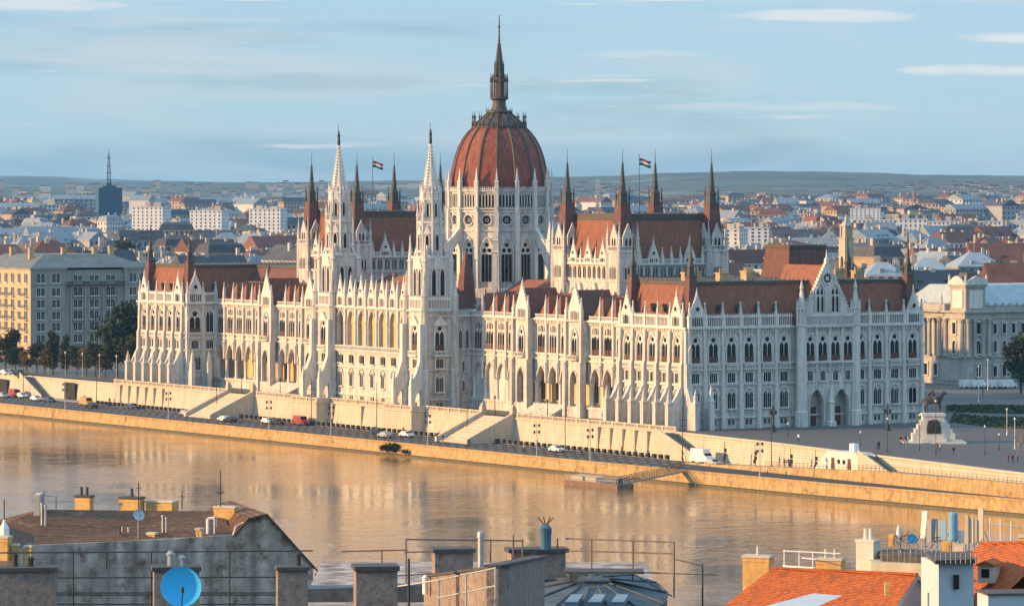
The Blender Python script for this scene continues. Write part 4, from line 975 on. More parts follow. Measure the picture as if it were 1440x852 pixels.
# ================================================================== hills and sky line
def hills():
    def prof(px, pts):
        for (a, ya), (c, yc) in zip(pts, pts[1:]):
            if a <= px <= c: t = (px-a)/(c-a); t = t*t*(3-2*t); return ya+(yc-ya)*t
        return pts[-1][1] if px > pts[-1][0] else pts[0][1]
    from mathutils import noise
    def ridge(name, D0, D1, pts, base, m):
        b = MB(); nx, ny = 220, 22; g = []
        for j in range(ny+1):
            t = j/ny; D = D0+(D1-D0)*t; row = []
            for i in range(nx+1):
                px = -700+i*2840/nx; X = (px-720)/6200*D; top = H+(262-prof(px, pts))/6200*D1
                s = sstep(0, 1, t)**1.3; z = base+(top-base)*s
                z += 7*noise.noise((X/420, D/600, 3))*math.sin(math.pi*min(1, t*1.02)) + 1.6*noise.noise((X/60, D/90, 1))*t
                row.append((X, D, z))
            g.append(row)
        for j in range(ny):
            for i in range(nx): b.face([g[j][i], g[j][i+1], g[j+1][i+1], g[j+1][i]])
        for i in range(nx):
            p, q = g[ny][i], g[ny][i+1]; b.face([p, q, (q[0]*1.05, D1*1.05, 0), (p[0]*1.05, D1*1.05, 0)])
        return smooth(struct(b.obj(name, m)))
    hm = mat('hill_woods_and_fields', (.030, .045, .032), .95, .3, .0030, col2=(.16, .15, .10), detail=10, patch=((.30, .27, .17), .0016, .60, .64))
    ridge('hills', 6300, 11200, [(-700, 260), (0, 262.5), (150, 263), (255, 262), (320, 258), (430, 256), (560, 254), (700, 253), (790, 249), (870, 247.5), (940, 243.5), (1050, 241), (1150, 241.5), (1230, 243), (1300, 246), (1440, 247.5), (2100, 250)], 14, hm)
    ridge('hills', 11900, 16000, [(-700, 247), (0, 247.5), (70, 248.5), (140, 252), (220, 254.5), (330, 256.5), (480, 258), (2100, 262)], 20, hm)
hills()
# ================================================================== the city behind
WALLM = [mat('plaster_%s' % n, c, .9, .14, .25, streak=.15, rnd=.22) for n, c in (('cream', (.52, .45, .34)), ('white', (.62, .60, .56)), ('grey', (.36, .36, .36)), ('ochre', (.46, .34, .20)), ('pink', (.44, .33, .28)))]
WALLN = ['cream', 'white', 'grey', 'ochre', 'pink']
ROOFM = [mat('roof_red', (.17, .075, .055), .85, .3, .3, rnd=.35), mat('roof_grey_metal', (.22, .25, .28), .5, .2, .3, rnd=.3), mat('roof_dark_slate', (.07, .07, .08), .7, .3, .3, rnd=.3), mat('roof_pale_sheet', (.30, .37, .42), .6, .15, .4, rnd=.2)]
ROOFN = ['red tiled', 'grey metal', 'dark slate', 'pale sheet']
GLASSF = mat('house_window', (.05, .055, .065), .3, .4, .3, rnd=.3)
SHAFT = mat('chimney_render', (.45, .40, .34), .9, .2, 1, rnd=.2)
def house(w, d, h, roof, rr, floors=None, rich=False, wshare=.46):
    """three builders: wall with windows, roof, chimneys; origin at the ground in the middle"""
    wl, rf, ch = MB(), MB(), MB()
    wl.box(-w/2, w/2, -d/2, d/2, -3, h); floors = floors or max(2, int(h/3.4)); fh = h/floors
    wl.box(-w/2-.3, w/2+.3, -d/2-.3, d/2+.3, h-.45, h+.02)
    for rz, L, off in ((0, w, d/2), (-math.pi/2, d, w/2), (math.pi/2, d, w/2)):
        M = Matrix.Rotation(rz, 4, 'Z'); n = max(2, int(L/2.9))
        for f in range(floors):
            for k in range(n):
                c = -L/2+(k+.5)*L/n; ww = min(1.25, L/n*wshare); z = f*fh+fh*.28; zt = f*fh+fh*.80
                m = MB(); m.face([(c-ww/2, -off-.05, z), (c+ww/2, -off-.05, z), (c+ww/2, -off-.05, zt), (c-ww/2, -off-.05, zt)], 1)
                if rich:
                    m.box(c-ww/2-.18, c+ww/2+.18, -off-.22, -off, z-.25, z, 0); m.box(c-ww/2-.14, c-ww/2, -off-.16, -off, z, zt, 0); m.box(c+ww/2, c+ww/2+.14, -off-.16, -off, z, zt, 0); m.box(c-ww/2-.2, c+ww/2+.2, -off-.25, -off, zt, zt+.22, 0); m.box(c-.04, c+.04, -off-.09, -off-.05, z, zt, 0)
                wl.add(m, M)
    if roof == 'flat':
        rf.box(-w/2+.4, w/2-.4, -d/2+.4, d/2-.4, h, h+.25)
        for k in range(rr.randint(1, 3)): cx = rr.uniform(-w*.35, w*.35); cy = rr.uniform(-d*.3, d*.3); ch.box(cx-rr.uniform(1, 3), cx+rr.uniform(1, 3), cy-1.5, cy+1.5, h+.2, h+rr.uniform(1.5, 3.4))
        top = h+.2
    else:
        ht = min(w, d)*.5*rr.uniform(.55, .85)
        if roof == 'mansard': hip_roof(rf, -w/2-.2, w/2+.2, -d/2-.2, d/2+.2, h+.02, h+3.4, 1.5, 1.5); hip_roof(rf, -w/2+1.3, w/2-1.3, -d/2+1.3, d/2-1.3, h+3.41, h+3.4+ht*.3, d*.3, d*.36); top = h+3.3+ht*.25
        else:
            i = d*.45 if roof == 'hip' else .05
            hip_roof(rf, -w/2-.4, w/2+.4, -d/2-.4, d/2+.4, h+.02, h+ht, min(i, w*.4), d*.47); top = h+ht*.8
        for k in range(rr.randint(0, 4)):
            cx = rr.uniform(-w*.4, w*.4); rf.box(cx-.6, cx+.6, -d/2+.8, -d/2+3, h+.4, h+1.9)
    for k in range(rr.randint(2, 5)):
        cx, cy = rr.uniform(-w*.42, w*.42), rr.uniform(-d*.12, d*.3); ch.cbox(cx, cy, rr.uniform(.8, 2.2), .9, h, top+rr.uniform(1.2, 2.6))
    if rr.random() < .5: cx = rr.uniform(-w*.4, w*.4); ch.tube((cx, 0, top-1), (cx, 0, top+rr.uniform(3, 6)), .07, 4)
    return wl, rf, ch
RC = random.Random(11)
PROTO = []
for i in range(26):
    rr = random.Random(100+i); roof = ['hip', 'gable', 'mansard', 'hip', 'flat', 'gable'][i % 6]; w, d, h = rr.uniform(15, 30), rr.uniform(11, 17), rr.uniform(15, 24)
    wl, rf, ch = house(w, d, h, roof, rr)
    wi, ri = rr.choice([0, 0, 1, 1, 1, 2, 3, 4]), rr.choice([0, 1, 1, 2, 2, 2, 3]) if roof != 'flat' else rr.choice([1, 3, 2])
    one = MB(); one.add(wl); one.add(rf, None, 2); one.add(ch, None, 3)
    PROTO.append(dict(w=w, d=d, h=h, wi=wi, ri=ri, roof=roof, parts=(wl.mesh('wall', [WALLM[wi], GLASSF]), rf.mesh('roof', [ROOFM[ri]]), ch.mesh('chimney', [SHAFT])), one=one.mesh('house', [WALLM[wi], GLASSF, ROOFM[ri], SHAFT]), mb=one))
def px_of(p): return 720+6200*p[0]/p[1]
def whereabouts(px):
    for a, t in ((60, 'at the far left edge'), (200, 'behind the dark mast tower side of the city, left'), (330, 'behind the left pair of small spires'), (470, 'left of the tall white river towers'), (620, 'between the two white river towers'), (780, 'beside the great dome'), (900, 'behind the left spires of the right chamber'), (1040, 'behind the right spires of the right chamber'), (1130, 'above the shaded front roof'), (1250, 'above the large front gable'), (1340, 'behind the right corner spire'), (9999, 'behind the columned museum')):
        if px < a: return t
def blocked(lx, ly):
    return (lx < 72 and ly < 900) or (-400 < ly < 300 and lx < 150) or (290 < ly < 560 and lx < 100) or (110 < ly < 260 and lx < 250) or (ly <= 110 and lx < 330) or (lx < 62)
def build_city():
    spots = []; D = 1215.0; row = 0
    while D < 6000:
        half = (900/6200)*D; step = 21*(1 + max(0, D-2600)/2600); X = -half + RC.uniform(0, step)
        while X < half:
            p = Vector((X+RC.uniform(-4, 4), D+RC.uniform(-8, 8), 0)); l = BMI @ p
            if not blocked(l.x, l.y) and RC.random() < .93: spots.append(p)
            X += step*RC.uniform(.85, 1.3)
        D *= 1.034 if D < 2600 else 1.05; row += 1
    vis = [p for p in spots if -60 < px_of(p) < 1500]
    n = 0; stuff = MB(); smats = []
    for p in vis:
        pr = RC.choice(PROTO); sx = RC.uniform(.85, 1.25)*(1+max(0, p.y-3200)/4000); sz = RC.uniform(.8, 1.12)*(1.0 if p.y > 1500 else .92)
        l = BMI @ p; M = T(p.x, p.y, ground_z(l.x, l.y), ROT+RC.choice([0, 0, math.pi/2, 0])+RC.uniform(-.12, .12) + (RC.uniform(-.6, .6) if p.y > 2200 else 0), sx, sx, sz)
        if n < 292:
            px = px_of(p); dist = 'near' if p.y < 1500 else 'middle' if p.y < 2200 else 'distant'
            lab = '%s %s block with %s %s roof in the %s city, %s' % ('tall' if pr['h']*sz > 20 else 'low', WALLN[pr['wi']], ROOFN[pr['ri']], pr['roof'], dist, whereabouts(px))
            lab = ' '.join(lab.split()[:16])
            if p.y < 1750:
                t = empty('city_house', M, lab, 'house', 'houses of the city behind the parliament')
                for nm, me in zip(('wall', 'roof', 'chimney'), pr['parts']): link(nm, me, t)
            else: tag(link('city_house', pr['one'], None, M), lab, 'house', 'houses of the city behind the parliament')
            n += 1
        else:
            idx = {}
            for k, mm in enumerate(pr['one'].materials):
                if mm not in smats: smats.append(mm)
                idx[k] = smats.index(mm)
            i = len(stuff.v); stuff.v += [tuple(M @ Vector(v)) for v in pr['mb'].v]; stuff.f += [tuple(i+k for k in f) for f in pr['mb'].f]; stuff.m += [idx[k] for k in pr['mb'].m]
    o = stuff.obj('far_city', smats); o['kind'] = 'stuff'
    # small far houses on the slopes
    t = MB(); rr = random.Random(5)
    for k in range(2600):
        D = rr.uniform(5600, 9800); px = rr.choice([rr.uniform(-40, 1480), rr.uniform(1000, 1480)]); x = (px-720)/6200*D
        s = rr.uniform(5, 12); h = rr.uniform(4, 9)*(1 if D < 8000 else .7)
        top = ground_z(0, 6000) if D < 6300 else None
        z = 14 + (0 if D < 6300 else 60*sstep(6300, 11200, D)**1.3)
        if D > 6900 and rr.random() < .55: continue
        t.box(x-s, x+s, D-5, D+5, z-12, z+h, rr.choice([0, 1, 2])); t.box(x-s, x+s, D-4, D+6, z+h, z+h+1.8, 3)
    o = t.obj('hillside_houses', [WALLM[0], WALLM[1], WALLM[2], ROOFM[0]]); o['kind'] = 'stuff'
build_city()
def block(name, label, px0, px1, y_top, y_bot, D, depth, wm, rot=0.0, floors=8, cat='apartment block', group=None, rm=None, roof='flat', parts=True, seed=1):
    w = (px1-px0)/6200*D; zt = H-(y_top-262)/6200*D; zb = H-(y_bot-262)/6200*D; rr = random.Random(seed)
    wl, rf, ch = house(w, depth, zt-zb, roof, rr, floors, False, .30 if 'slab' in label else .46)
    p = at((px0+px1)/2, y_bot, D); M = T(p.x, p.y, zb, rot)
    if not parts:
        one = MB(); one.add(wl); one.add(rf, None, 2); one.add(ch, None, 3); return tag(one.obj(name, [wm, GLASSF, rm or ROOFM[1], SHAFT], None, M), label, cat, group)
    t = empty(name, M, label, cat, group)
    wl.obj('wall', [wm, GLASSF], t); rf.obj('roof', [rm or ROOFM[1]], t); ch.obj('chimney', [SHAFT], t); return t
WHT = mat('panel_white', (.66, .67, .68), .8, .08, .2); YEL = mat('panel_cream', (.80, .60, .30), .85, .10, .3, rnd=.12); DKB = mat('dark_glass_tower', (.03, .075, .11), .25, .3, .2)
LG = 'sunlit cream apartment towers on the far plain'
for i, (a, c, yt, yb) in enumerate(((-4, 16, 282, 300), (24, 34, 282, 299), (44, 52, 281, 298), (68, 80, 283, 298), (86, 95, 281, 299), (118, 125, 281, 300), (256, 264, 284, 298), (266, 278, 282, 298), (345, 368, 284, 297), (386, 404, 284, 299), (240, 247, 284, 296), (508, 520, 284, 298), (530, 546, 285, 299), (566, 580, 286, 298), (136, 146, 284, 298), (172, 184, 287, 299), (283, 292, 285, 298), (300, 330, 288, 299), (408, 416, 285, 298), (104, 113, 286, 299), (55, 64, 287, 299), (590, 600, 287, 299))):
    block('apartment_tower', 'sunlit cream apartment tower on the far plain %s' % ('left of the mast tower' if c < 130 else 'between mast tower and first spire' if c < 410 else 'between the white river towers'), a, c, yt, yb+6, 5300+i*17, 14, YEL, -RC.uniform(.35, .75), 7, group=LG, parts=False, seed=i)
for i, (a, c, yt, yb) in enumerate(((1008, 1017, 286, 296), (1044, 1054, 286, 297), (1081, 1091, 286, 296), (1117, 1127, 286, 297), (1144, 1157, 286, 297), (1169, 1181, 285, 297), (1183, 1199, 286, 298), (1350, 1372, 299, 306))):
    block('apartment_tower', 'small sunlit yellow apartment block %s' % ('in the row below the right hills' if c < 1200 else 'far right above the long pale slabs'), a, c, yt, yb+5, 5400+i*15, 15, YEL, -RC.uniform(.35, .75), 5, group='sunlit yellow blocks below the right hills', parts=False, seed=30+i)
for i, (a, c, yt, yb, l) in enumerate(((190, 236, 291, 330, 'nearest the dark mast tower'), (271, 318, 296, 336, 'middle of three, above the small spires'), (354, 400, 294, 334, 'left of the first tall chamber spire'))):
    block('white_block', 'white slab apartment block with small square windows, %s' % l, a, c, yt, yb, 2900+i*60, 16, WHT, -.28+.02*i, 8, group='three white slab blocks', parts=True, seed=50+i)
for i, (a, c, yt, yb, l) in enumerate(((1200, 1262, 309, 340, 'left one of the long row'), (1264, 1304, 308, 340, 'middle of the long row'), (1306, 1408, 311, 342, 'longest, right end of the row'), (1196, 1238, 293, 308, 'set back behind the row'))):
    block('white_block', 'long pale flat-roofed housing slab beneath the right hills, %s' % l, a, c, yt, yb, 2950+i*40, 14, WHT, -.1, 5, group='long pale slabs at the right', parts=True, seed=60+i)
block('grey_block', 'grey slab with cream end wall right of the last chamber spire', 1024, 1046, 322, 356, 2100, 14, WALLM[1], -.35, 6, seed=71)
block('pale_block', 'low wide pale block above the shaded front roof', 1046, 1082, 320, 350, 2250, 16, WHT, -.1, 6, seed=72)
# the dark office tower with its lattice mast
def mast_tower():
    D = 3800; p = at(153, 264, D); z0 = H-(318-262)/6200*D
    t = empty('office_tower', T(p.x, D, z0, .25), 'dark blue glass office tower carrying a tall lattice mast at the left', 'tower')
    h = p.z-z0; b = MB(); w = 18.5; b.box(-w/2-1, w/2+1, -w/2, w/2, -2, h); o = b.obj('wall', [DKB], t)
    b = MB()
    for f in range(1, 16): b.box(-w/2-1.1, w/2+1.1, -w/2-.1, w/2+.1, f*h/16-.12, f*h/16+.12)
    b.obj('floor_band', [mat('dull_blue_panel', (.05, .10, .14), .5, .2, .3)], t)
    b = MB(); b.box(-6, 6, -5, 5, h, h+1.6); b.box(-2, 2, -2, 2, h+1.6, h+4); b.obj('roof', [DKB], t)
    b = MB(); top = h+29
    for k in range(12):
        z = h+4+k*2.1; s = 1.5*(1-.06*k); z2 = z+2.1; s2 = 1.5*(1-.06*(k+1))
        for i in range(4):
            c = [(-1, -1), (1, -1), (1, 1), (-1, 1)]; a, e = c[i], c[(i+1) % 4]
            b.tube((a[0]*s, a[1]*s, z), (a[0]*s2, a[1]*s2, z2), .2, 4); b.tube((a[0]*s, a[1]*s, z), (e[0]*s2, e[1]*s2, z2), .12, 4)
        if k % 3 == 1: b.lathe(0, 0, [(2.4, z), (2.4, z+.5)], 8)
    b.tube((0, 0, h+29), (0, 0, h+33), .25, 5); b.obj('mast', [IRON], t)
mast_tower()
def chimney_stack(px, y0, y1, D, label, m, r):
    p = at(px, y1, D); z1 = H-(y0-262)/6200*D
    b = MB(); b.lathe(p.x, D, [(r*1.3, p.z-4), (r, z1-.8), (r*1.15, z1-.6), (r*1.1, z1)], 10); tag(b.obj('chimney_stack', m), label, 'chimney')
chimney_stack(1285.5, 270, 304, 5000, 'tall thin brick factory chimney below the right hills', mat('stack_brick', (.30, .16, .10), .9, .2, .2), 1.4)
chimney_stack(1224, 279, 303, 5200, 'short dark factory chimney left of the brick stack', IRON, .6)
chimney_stack(345, 271, 286, 5600, 'thin white chimney among cream towers at the left', WHITE, .7)
def lattice(px, y0, y1, D):
    p = at(px, y1, D); h = (y1-y0)/6200*D; b = MB()
    for k in range(8):
        z = p.z+k*h/8; b.cbox(p.x, D, 5, 5, z, z+h/8*.55); b.cbox(p.x, D, 2.2, 2.2, z+h/8*.55, z+h/8)
    tag(b.obj('water_tower', mat('pale_concrete', (.42, .40, .38), .9, .2, .3)), 'ribbed pale tower rising right of the dome before the hills', 'tower')
lattice(840.5, 252, 290, 4600)
def church_tower():
    D = 1420; p = at(1190, 400, D); t = empty('church_tower', T(p.x, D, 0, ROT), 'slim cream church bell tower behind the large front gable', 'tower'); h = H-(336-262)/6200*D
    b = MB(); b.cbox(0, 0, 3.4, 3.4, 0, h); b.cbox(0, 0, 3.8, 3.8, h-4, h-3.6); b.cbox(0, 0, 3.9, 3.9, h-10, h-9.6); b.cbox(0, 0, 3.9, 3.9, h, h+.4)
    for k in range(4):
        m = MB(); l = arch(1.4, h-9, h-6.4, h-5.4, 4); m.face([(x, -1.74, z) for x, z in ccw(l)], 1); b.add(m, T(0, 0, 0, k*math.pi/2))
    b.obj('wall', [WALLM[0], GLASSF], t); b = MB()
    for dx in (-1, 1):
        for dy in (-1, 1): b.cbox(dx*1.2, dy*1.2, .6, .6, h+.4, h+4)
    b.cbox(0, 0, 3.2, 3.2, h+4, h+4.4); b.sq(0, 0, [(1.1, h+.4), (1.1, h+4)]); b.sq(0, 0, [(1.6, h+4.4), (.6, h+5.4), (.4, h+6.4), (.03, h+8)]); b.obj('belfry', [WALLM[0]], t)
church_tower()
# big roofs standing right behind the parliament, seen at the right and left
for i, (a, c, yt, yb, D, dep, wm, rm, roof, rot, l) in enumerate((
    (1213, 1268, 386, 440, 1330, 18, WALLM[1], ROOFM[3], 'hip', ROT-.5, 'broad building with a pale blue sheet roof left of the last spire'),
    (1272, 1338, 386, 440, 1370, 20, WALLM[1], ROOFM[3], 'hip', ROT-.5, 'broad building with a pale sheet roof right of the last spire'),
    (1338, 1402, 374, 440, 1480, 18, WALLM[2], ROOFM[3], 'hip', ROT-.4, 'pale hipped roof pavilion peeking above the museum'),
    (1362, 1470, 366, 440, 1620, 18, WALLM[3], ROOFM[0], 'gable', ROT-.5, 'long dark red roof stretching to the right edge above the museum'),
    (1385, 1470, 402, 450, 1330, 18, WALLM[2], ROOFM[0], 'gable', ROT-.5, 'dark brown roof just above the museum at the right edge'),
    (28, 108, 362, 420, 1500, 26, WALLM[0], ROOFM[0], 'hip', ROT-.2, 'broad dark red hipped roof above the grey apartment house at the left'),
    (-25, 22, 362, 420, 1470, 20, WALLM[0], ROOFM[0], 'gable', ROT, 'orange red roof at the left edge above the sunlit front'),
    (92, 128, 370, 420, 1420, 14, WALLM[0], ROOFM[1], 'flat', ROT-.5, 'cream building with a row of windows above the grey apartment house'),
    (1092, 1130, 362, 410, 1400, 16, WALLM[4], ROOFM[0], 'hip', ROT, 'red roofed house above the orange slope of the large gable'),
    )):
    block('city_house', l, a, c, yt, yb, D, dep, wm, rot, 5, 'house', None, rm, roof, True, 80+i)
# ================================================================== named neighbours
def uat(px, v):
    k = (px-720)/6200; return (37.85-950*k+v*(.85616-.5167*k))/(.5167+.85616*k)
def apartment_house():
    v0 = 42.0; u0 = uat(42, v0); h = 27.0
    t = empty('apartment_house', BM @ T(v0, u0), 'six storey grey stone apartment house with balconies and a sunlit side at the left', 'apartment house')
    st = mat('grey_render', (.31, .30, .275), .9, .15, .3, .01, streak=.25); L = 40.0; Lw = 46.0
    b = MB(); b.box(.8, L-.8, 0, Lw, -.5, h); b.box(0, 11.5, -.8, Lw, -.5, h+.6); b.box(31.5, L, -.8, 14, -.5, h+.6)
    for x0, x1, y, z in ((-.4, 11.9, -1.2, h+.2), (31.1, L+.4, -1.2, h+.2), (11.5, 31.5, -.7, h-3.6)): b.box(x0, x1, y, 1, z, z+.45)
    b.box(-.5, 0, -1.1, Lw, h+.2, h+.65); b.box(-.15, 0, -.8, Lw, 3.9, 4.2)
    for z in (4.0, 22.6): b.box(-.15, L+.15, -.95, 0, z, z+.3)
    for x in (13.6, 18.5, 24.5, 29.4): b.box(x-.35, x+.35, -.35, 0, 4, h-3.6)
    wall = b.obj('wall', [st], t)
    r = MB(); hip_roof(r, -.3, L+.3, -.9, Lw, h+.7, h+4.6, 9, 10); r.obj('roof', [mat('grey_slate', (.17, .18, .18), .75, .2, .3, courses=1.2)], t)
    def wmesh(w, hh, arched=False, bal=False):
        m = MB()
        for e in (-w*.29, w*.29):
            l = arch(w*.5, 0, hh*.75, hh, 4) if arched else [(-w*.25, 0), (-w*.25, hh), (w*.25, hh), (w*.25, 0)]
            m.face([(x+e, -.05, z) for x, z in ccw(l)], 1); m.ring([(x+e, z) for x, z in l], [(x+e, z) for x, z in scaled(l, .08)], -.16, 0, 0); m.box(e-.025, e+.025, -.1, -.05, 0, hh*.8, 2)
        m.box(-w/2-.3, w/2+.3, -.4, 0, -.3, 0, 0)
        if bal:
            m.box(-w/2-.5, w/2+.5, -1.2, 0, -.3, -.1, 0); m.box(-w/2-.5, w/2+.5, -1.2, -1.12, .8, .9, 3)
            for k in range(11): m.cbox(-w/2-.45+k*(w+.9)/10, -1.16, .05, .05, -.1, .8, 3)
        return m.mesh('window', [TRIM, GLASS, WHITE, IRON])
    A, B, Cw = wmesh(2.4, 2.3), wmesh(2.4, 2.9, True), wmesh(2.4, 2.5, False, True); fz = [.8, 5.0, 8.6, 12.1, 15.6, 19.2, 23.2]
    b = MB(); b.box(-.14, 0, -.8, Lw, -.5, h+.2); b.obj('front_wall', [mat('sun_tinted_render', (.52, .41, .25), .9, .12, .3, streak=.2)], t)  # west front: the sun's warmth is put into a separate render colour
    for f, z in enumerate(fz):
        for x in (3.2, 8.3): link('window', B if f == 6 else A, t, T(x, -.8, z))
        for i, x in enumerate((16.0, 21.5, 27.0)): link('window', Cw if f in (3, 5) or (f == 2 and i == 1) else A, t, T(x, 0, z, 0, 1.1, 1, 1 if f < 6 else .0+.9))
        for x in (34.2, 37.8): link('window', B if f == 6 else A, t, T(x, -.8, z, 0, .85, 1, 1))
        for k in range(9): link('window', Cw if k % 3 != 1 and f in (2, 3, 4, 5) else (B if f == 6 else A), t, T(-.14, 2.4+k*4.8, z, WEST, .8, 1, 1))
    b = MB(); b.box(11.5, 31.5, -1.5, -.01, 22.4, 22.6); b.box(11.5, 31.5, -1.5, -1.42, 23.4, 23.5)
    for k in range(50): b.cbox(11.7+k*.4, -1.46, .06, .06, 22.6, 23.4)
    b.obj('balcony', [IRON], t)
    for x, y in ((6, 12), (17, 12), (28, 13), (35, 16), (8, 30)):
        c = MB(); c.cbox(x, y, 1.6, 1.2, h+2, h+6.4); c.cbox(x, y, 1.8, 1.4, h+6.4, h+6.7); c.obj('chimney', [CHIM], t)
apartment_house()
def museum():
    p = at(1357, 540, 1165); l = BMI @ Vector((p.x, p.y, 0)); x0, y0 = l.x, l.y
    t = empty('columned_museum', BM @ T(x0, y0), 'pale neoclassical museum with giant columns and an ornate attic at the right edge', 'museum')
    st = mat('museum_stone', (.47, .44, .39), .9, .15, .3, .02, streak=.25, courses=.7); L = 62.0; h = 19.2
    b = MB(); b.box(0, 8.6, 0, 9, -.5, h); b.box(1.0, L, 1.6, 40, -.5, h); b.box(1.2, 7.6, 1.2, 8, h, h+6.6); b.box(.8, 8.0, .8, 8.4, h+6.6, h+7.2); b.box(0, 2.2, 9, 40, -.5, 7.0); b.box(2.2, 6, 9, 40, 7, h)
    for z, o in ((7.0, .35), (h-.2, .8), (h-1.8, .3), (.9, .25)):
        b.box(-o, 8.6+o, -o, 9+o, z, z+.5); b.box(1-o, L, 1.6-o, 40, z, z+.45); b.box(-o*.5, 3, 9, 40, z, z+.45)
    wall = b.obj('wall', [st], t)
    b = MB(); b.box(0, 6, 9, 40, h+.3, h+2.0); b.box(1.4, L, 2.0, 39, h+.25, h+1.5)
    for k in range(22): b.cbox(9+k*2.4, 1.7, .5, .5, h+1.5, h+2.2)
    b.obj('parapet', [st], t)
    for x, y, rz in [(-.55, 10.5+k*4.4, 0) for k in range(7)]+[(-.3, .9, 0), (-.3, 8.1, 0), (.9, -.3, 0), (7.7, -.3, 0), (3.0, -.3, 0), (5.6, -.3, 0)]:
        c = MB(); c.lathe(x, y, [(.75, 7.4), (.75, 7.8), (.58, 8.1), (.52, 16.2), (.8, 16.9), (.85, 17.4)], 12); c.obj('column', [st], t)
    W1 = MB(); l = arch(1.5, 0, 2.6, 3.4, 5, 2.0, .5); W1.face([(x, -.05, z) for x, z in ccw(l)], 1); W1.ring(l, scaled(l, .25), -.3, 0, 0); W1.box(-1, 1, -.4, 0, -.3, 0, 0); W1.box(-.04, .04, -.1, -.05, 0, 2.8, 0); W1 = W1.mesh('window', [TRIM, GLASS])
    W2 = MB(); l = [(-.75, 0), (-.75, 3.0), (.75, 3.0), (.75, 0)]; W2.face([(x, -.05, z) for x, z in ccw(l)], 1); W2.ring(l, scaled(l, .25), -.3, 0, 0); W2.box(-1, 1, -.4, 0, -.3, 0, 0); W2.box(-1.2, 1.2, -.5, 0, 3.3, 3.55, 0); W2 = W2.mesh('window', [TRIM, GLASS])
    for x in (4.3,): link('window', W1, t, T(x, 0, 8.2)); link('window', W2, t, T(x, 0, 13.4)); link('window', W2, t, T(x, 0, 2.2))
    for k in range(9):
        x = 11+k*3.1
        link('window', W1, t, T(x, 1.6, 8.4, 0, .8, 1, .9)); link('window', W2, t, T(x, 1.6, 13.4, 0, .8, 1, .85)); link('window', W2, t, T(x, 1.6, 2.0, 0, .8, 1, .9))
    for k in range(7): y = 12.7+k*4.4; link('window', W1, t, T(2.2, y, 8.2, WEST)); link('window', W2, t, T(2.2, y, 13.6, WEST)); link('window', W2, t, T(0, y, 2.2, WEST))
    link('window', W1, t, T(0, 4.5, 8.2, WEST)); link('window', W2, t, T(0, 4.5, 13.4, WEST))
    for rz, M in ((0, T(4.4, 1.2, 0)), (1, T(1.2, 4.6, 0, WEST))):
        g = MB(); g.extr([(-3.6, h+7.2), (3.6, h+7.2), (2.6, h+8.4), (1.0, h+9.3), (0, h+9.6), (-1.0, h+9.3), (-2.6, h+8.4)], -.7, -.1); g.box(-2.2, 2.2, -.25, 0, h+1, h+5.8); g.obj('pediment', [TRIM], t, M)
    r = MB(); hip_roof(r, 8.6, L, 2.4, 39, h+1.6, h+6.8, 2, 9); r.obj('roof', [ROOFM[3]], t)
    r = MB(); hip_roof(r, 1.6, 7.2, 1.6, 7.6, h+7.25, h+10.4, 1.4, 1.4); r.obj('roof', [COPPER], t)
    for x, y in ((1.0, 1.0), (7.8, 1.0), (1.0, 8.2), (0.4, 11), (.4, 22), (.4, 33)):
        s = MB(); z = h+7.2 if y < 9 else h+2; s.lathe(x, y, [(.45, z), (.4, z+.6), (.3, z+1.2), (.38, z+1.9), (.2, z+2.2), (.22, z+2.5), (.02, z+2.8)], 7); s.obj('statue', [TRIM], t)
museum()

# ------------------------------------------------------------------ trees
LEAF = [mat('foliage_%s' % n, c, .8, .45, .5, rnd=.3, spec=.2) for n, c in (('dark', (.030, .042, .018)), ('olive', (.062, .062, .022)), ('autumn', (.11, .075, .025)))]
BARK = mat('bark', (.07, .05, .035), .9, .3, 2)
def tree_meshes(h, w, seed, shape='round', leaves=1500, leaf=.42, li=0):
    rr = random.Random(seed); tr = MB(); z0 = h*.28 if shape != 'column' else h*.12
    tr.tube((0, 0, -.3), (.05*h*.2, 0, z0), h*.022, 7, h*.016)
    tr.tube((.01*h, 0, z0), (0, .02*h, h*.85), h*.016, 6, h*.004)
    cl = []
    for k in range(9 if shape == 'round' else 8):
        a = rr.uniform(0, 6.28); t = rr.random()
        if shape == 'round': r = w*.30*rr.uniform(.35, 1); z = z0+(h-z0)*(.18+.68*t); s = w*.27*rr.uniform(.7, 1.15)
        else: r = w*.18*rr.random(); z = z0+(h-z0)*(.08+.82*(k+.5)/8); s = w*.36*(1.05-.75*abs((k+.5)/8-.4))
        c = Vector((r*math.cos(a), r*math.sin(a), z)); cl.append((c, s)); tr.tube((0, 0, z0+(z-z0)*.45), c, h*.009, 5, h*.003)
    lf = MB()
    for k in range(leaves):
        c, s = rr.choice(cl)
        while True:
            d = Vector((rr.uniform(-1, 1), rr.uniform(-1, 1), rr.uniform(-1, 1)))
            if .25 < d.length < 1: break
        p = c + Vector((d.x*s, d.y*s, d.z*s*.85)) if rr.random() < .8 else c + d.normalized()*s*rr.uniform(.95, 1.25)
        n = Vector((rr.gauss(0, 1), rr.gauss(0, 1), rr.gauss(.4, 1))).normalized(); t1 = n.orthogonal().normalized()*leaf*rr.uniform(.6, 1.3); t2 = n.cross(t1).normalized()*leaf*rr.uniform(.35, .8)
        lf.face([p-t1, p+t2*.9, p+t1, p-t2], li)
    return tr.mesh('trunk', [BARK]), lf.mesh('crown', LEAF)
TR = {'broad': tree_meshes(14, 11, 1, 'round', 2600, .5, 0), 'round': tree_meshes(9, 6.5, 2, 'round', 1500, .36, 1), 'column': tree_meshes(13, 5, 3, 'column', 1700, .38, 1), 'small': tree_meshes(6, 4.5, 4, 'round', 800, .3, 2), 'dark': tree_meshes(11, 8, 5, 'round', 1900, .45, 0), 'bush': tree_meshes(3, 3.2, 6, 'round', 500, .22, 0)}
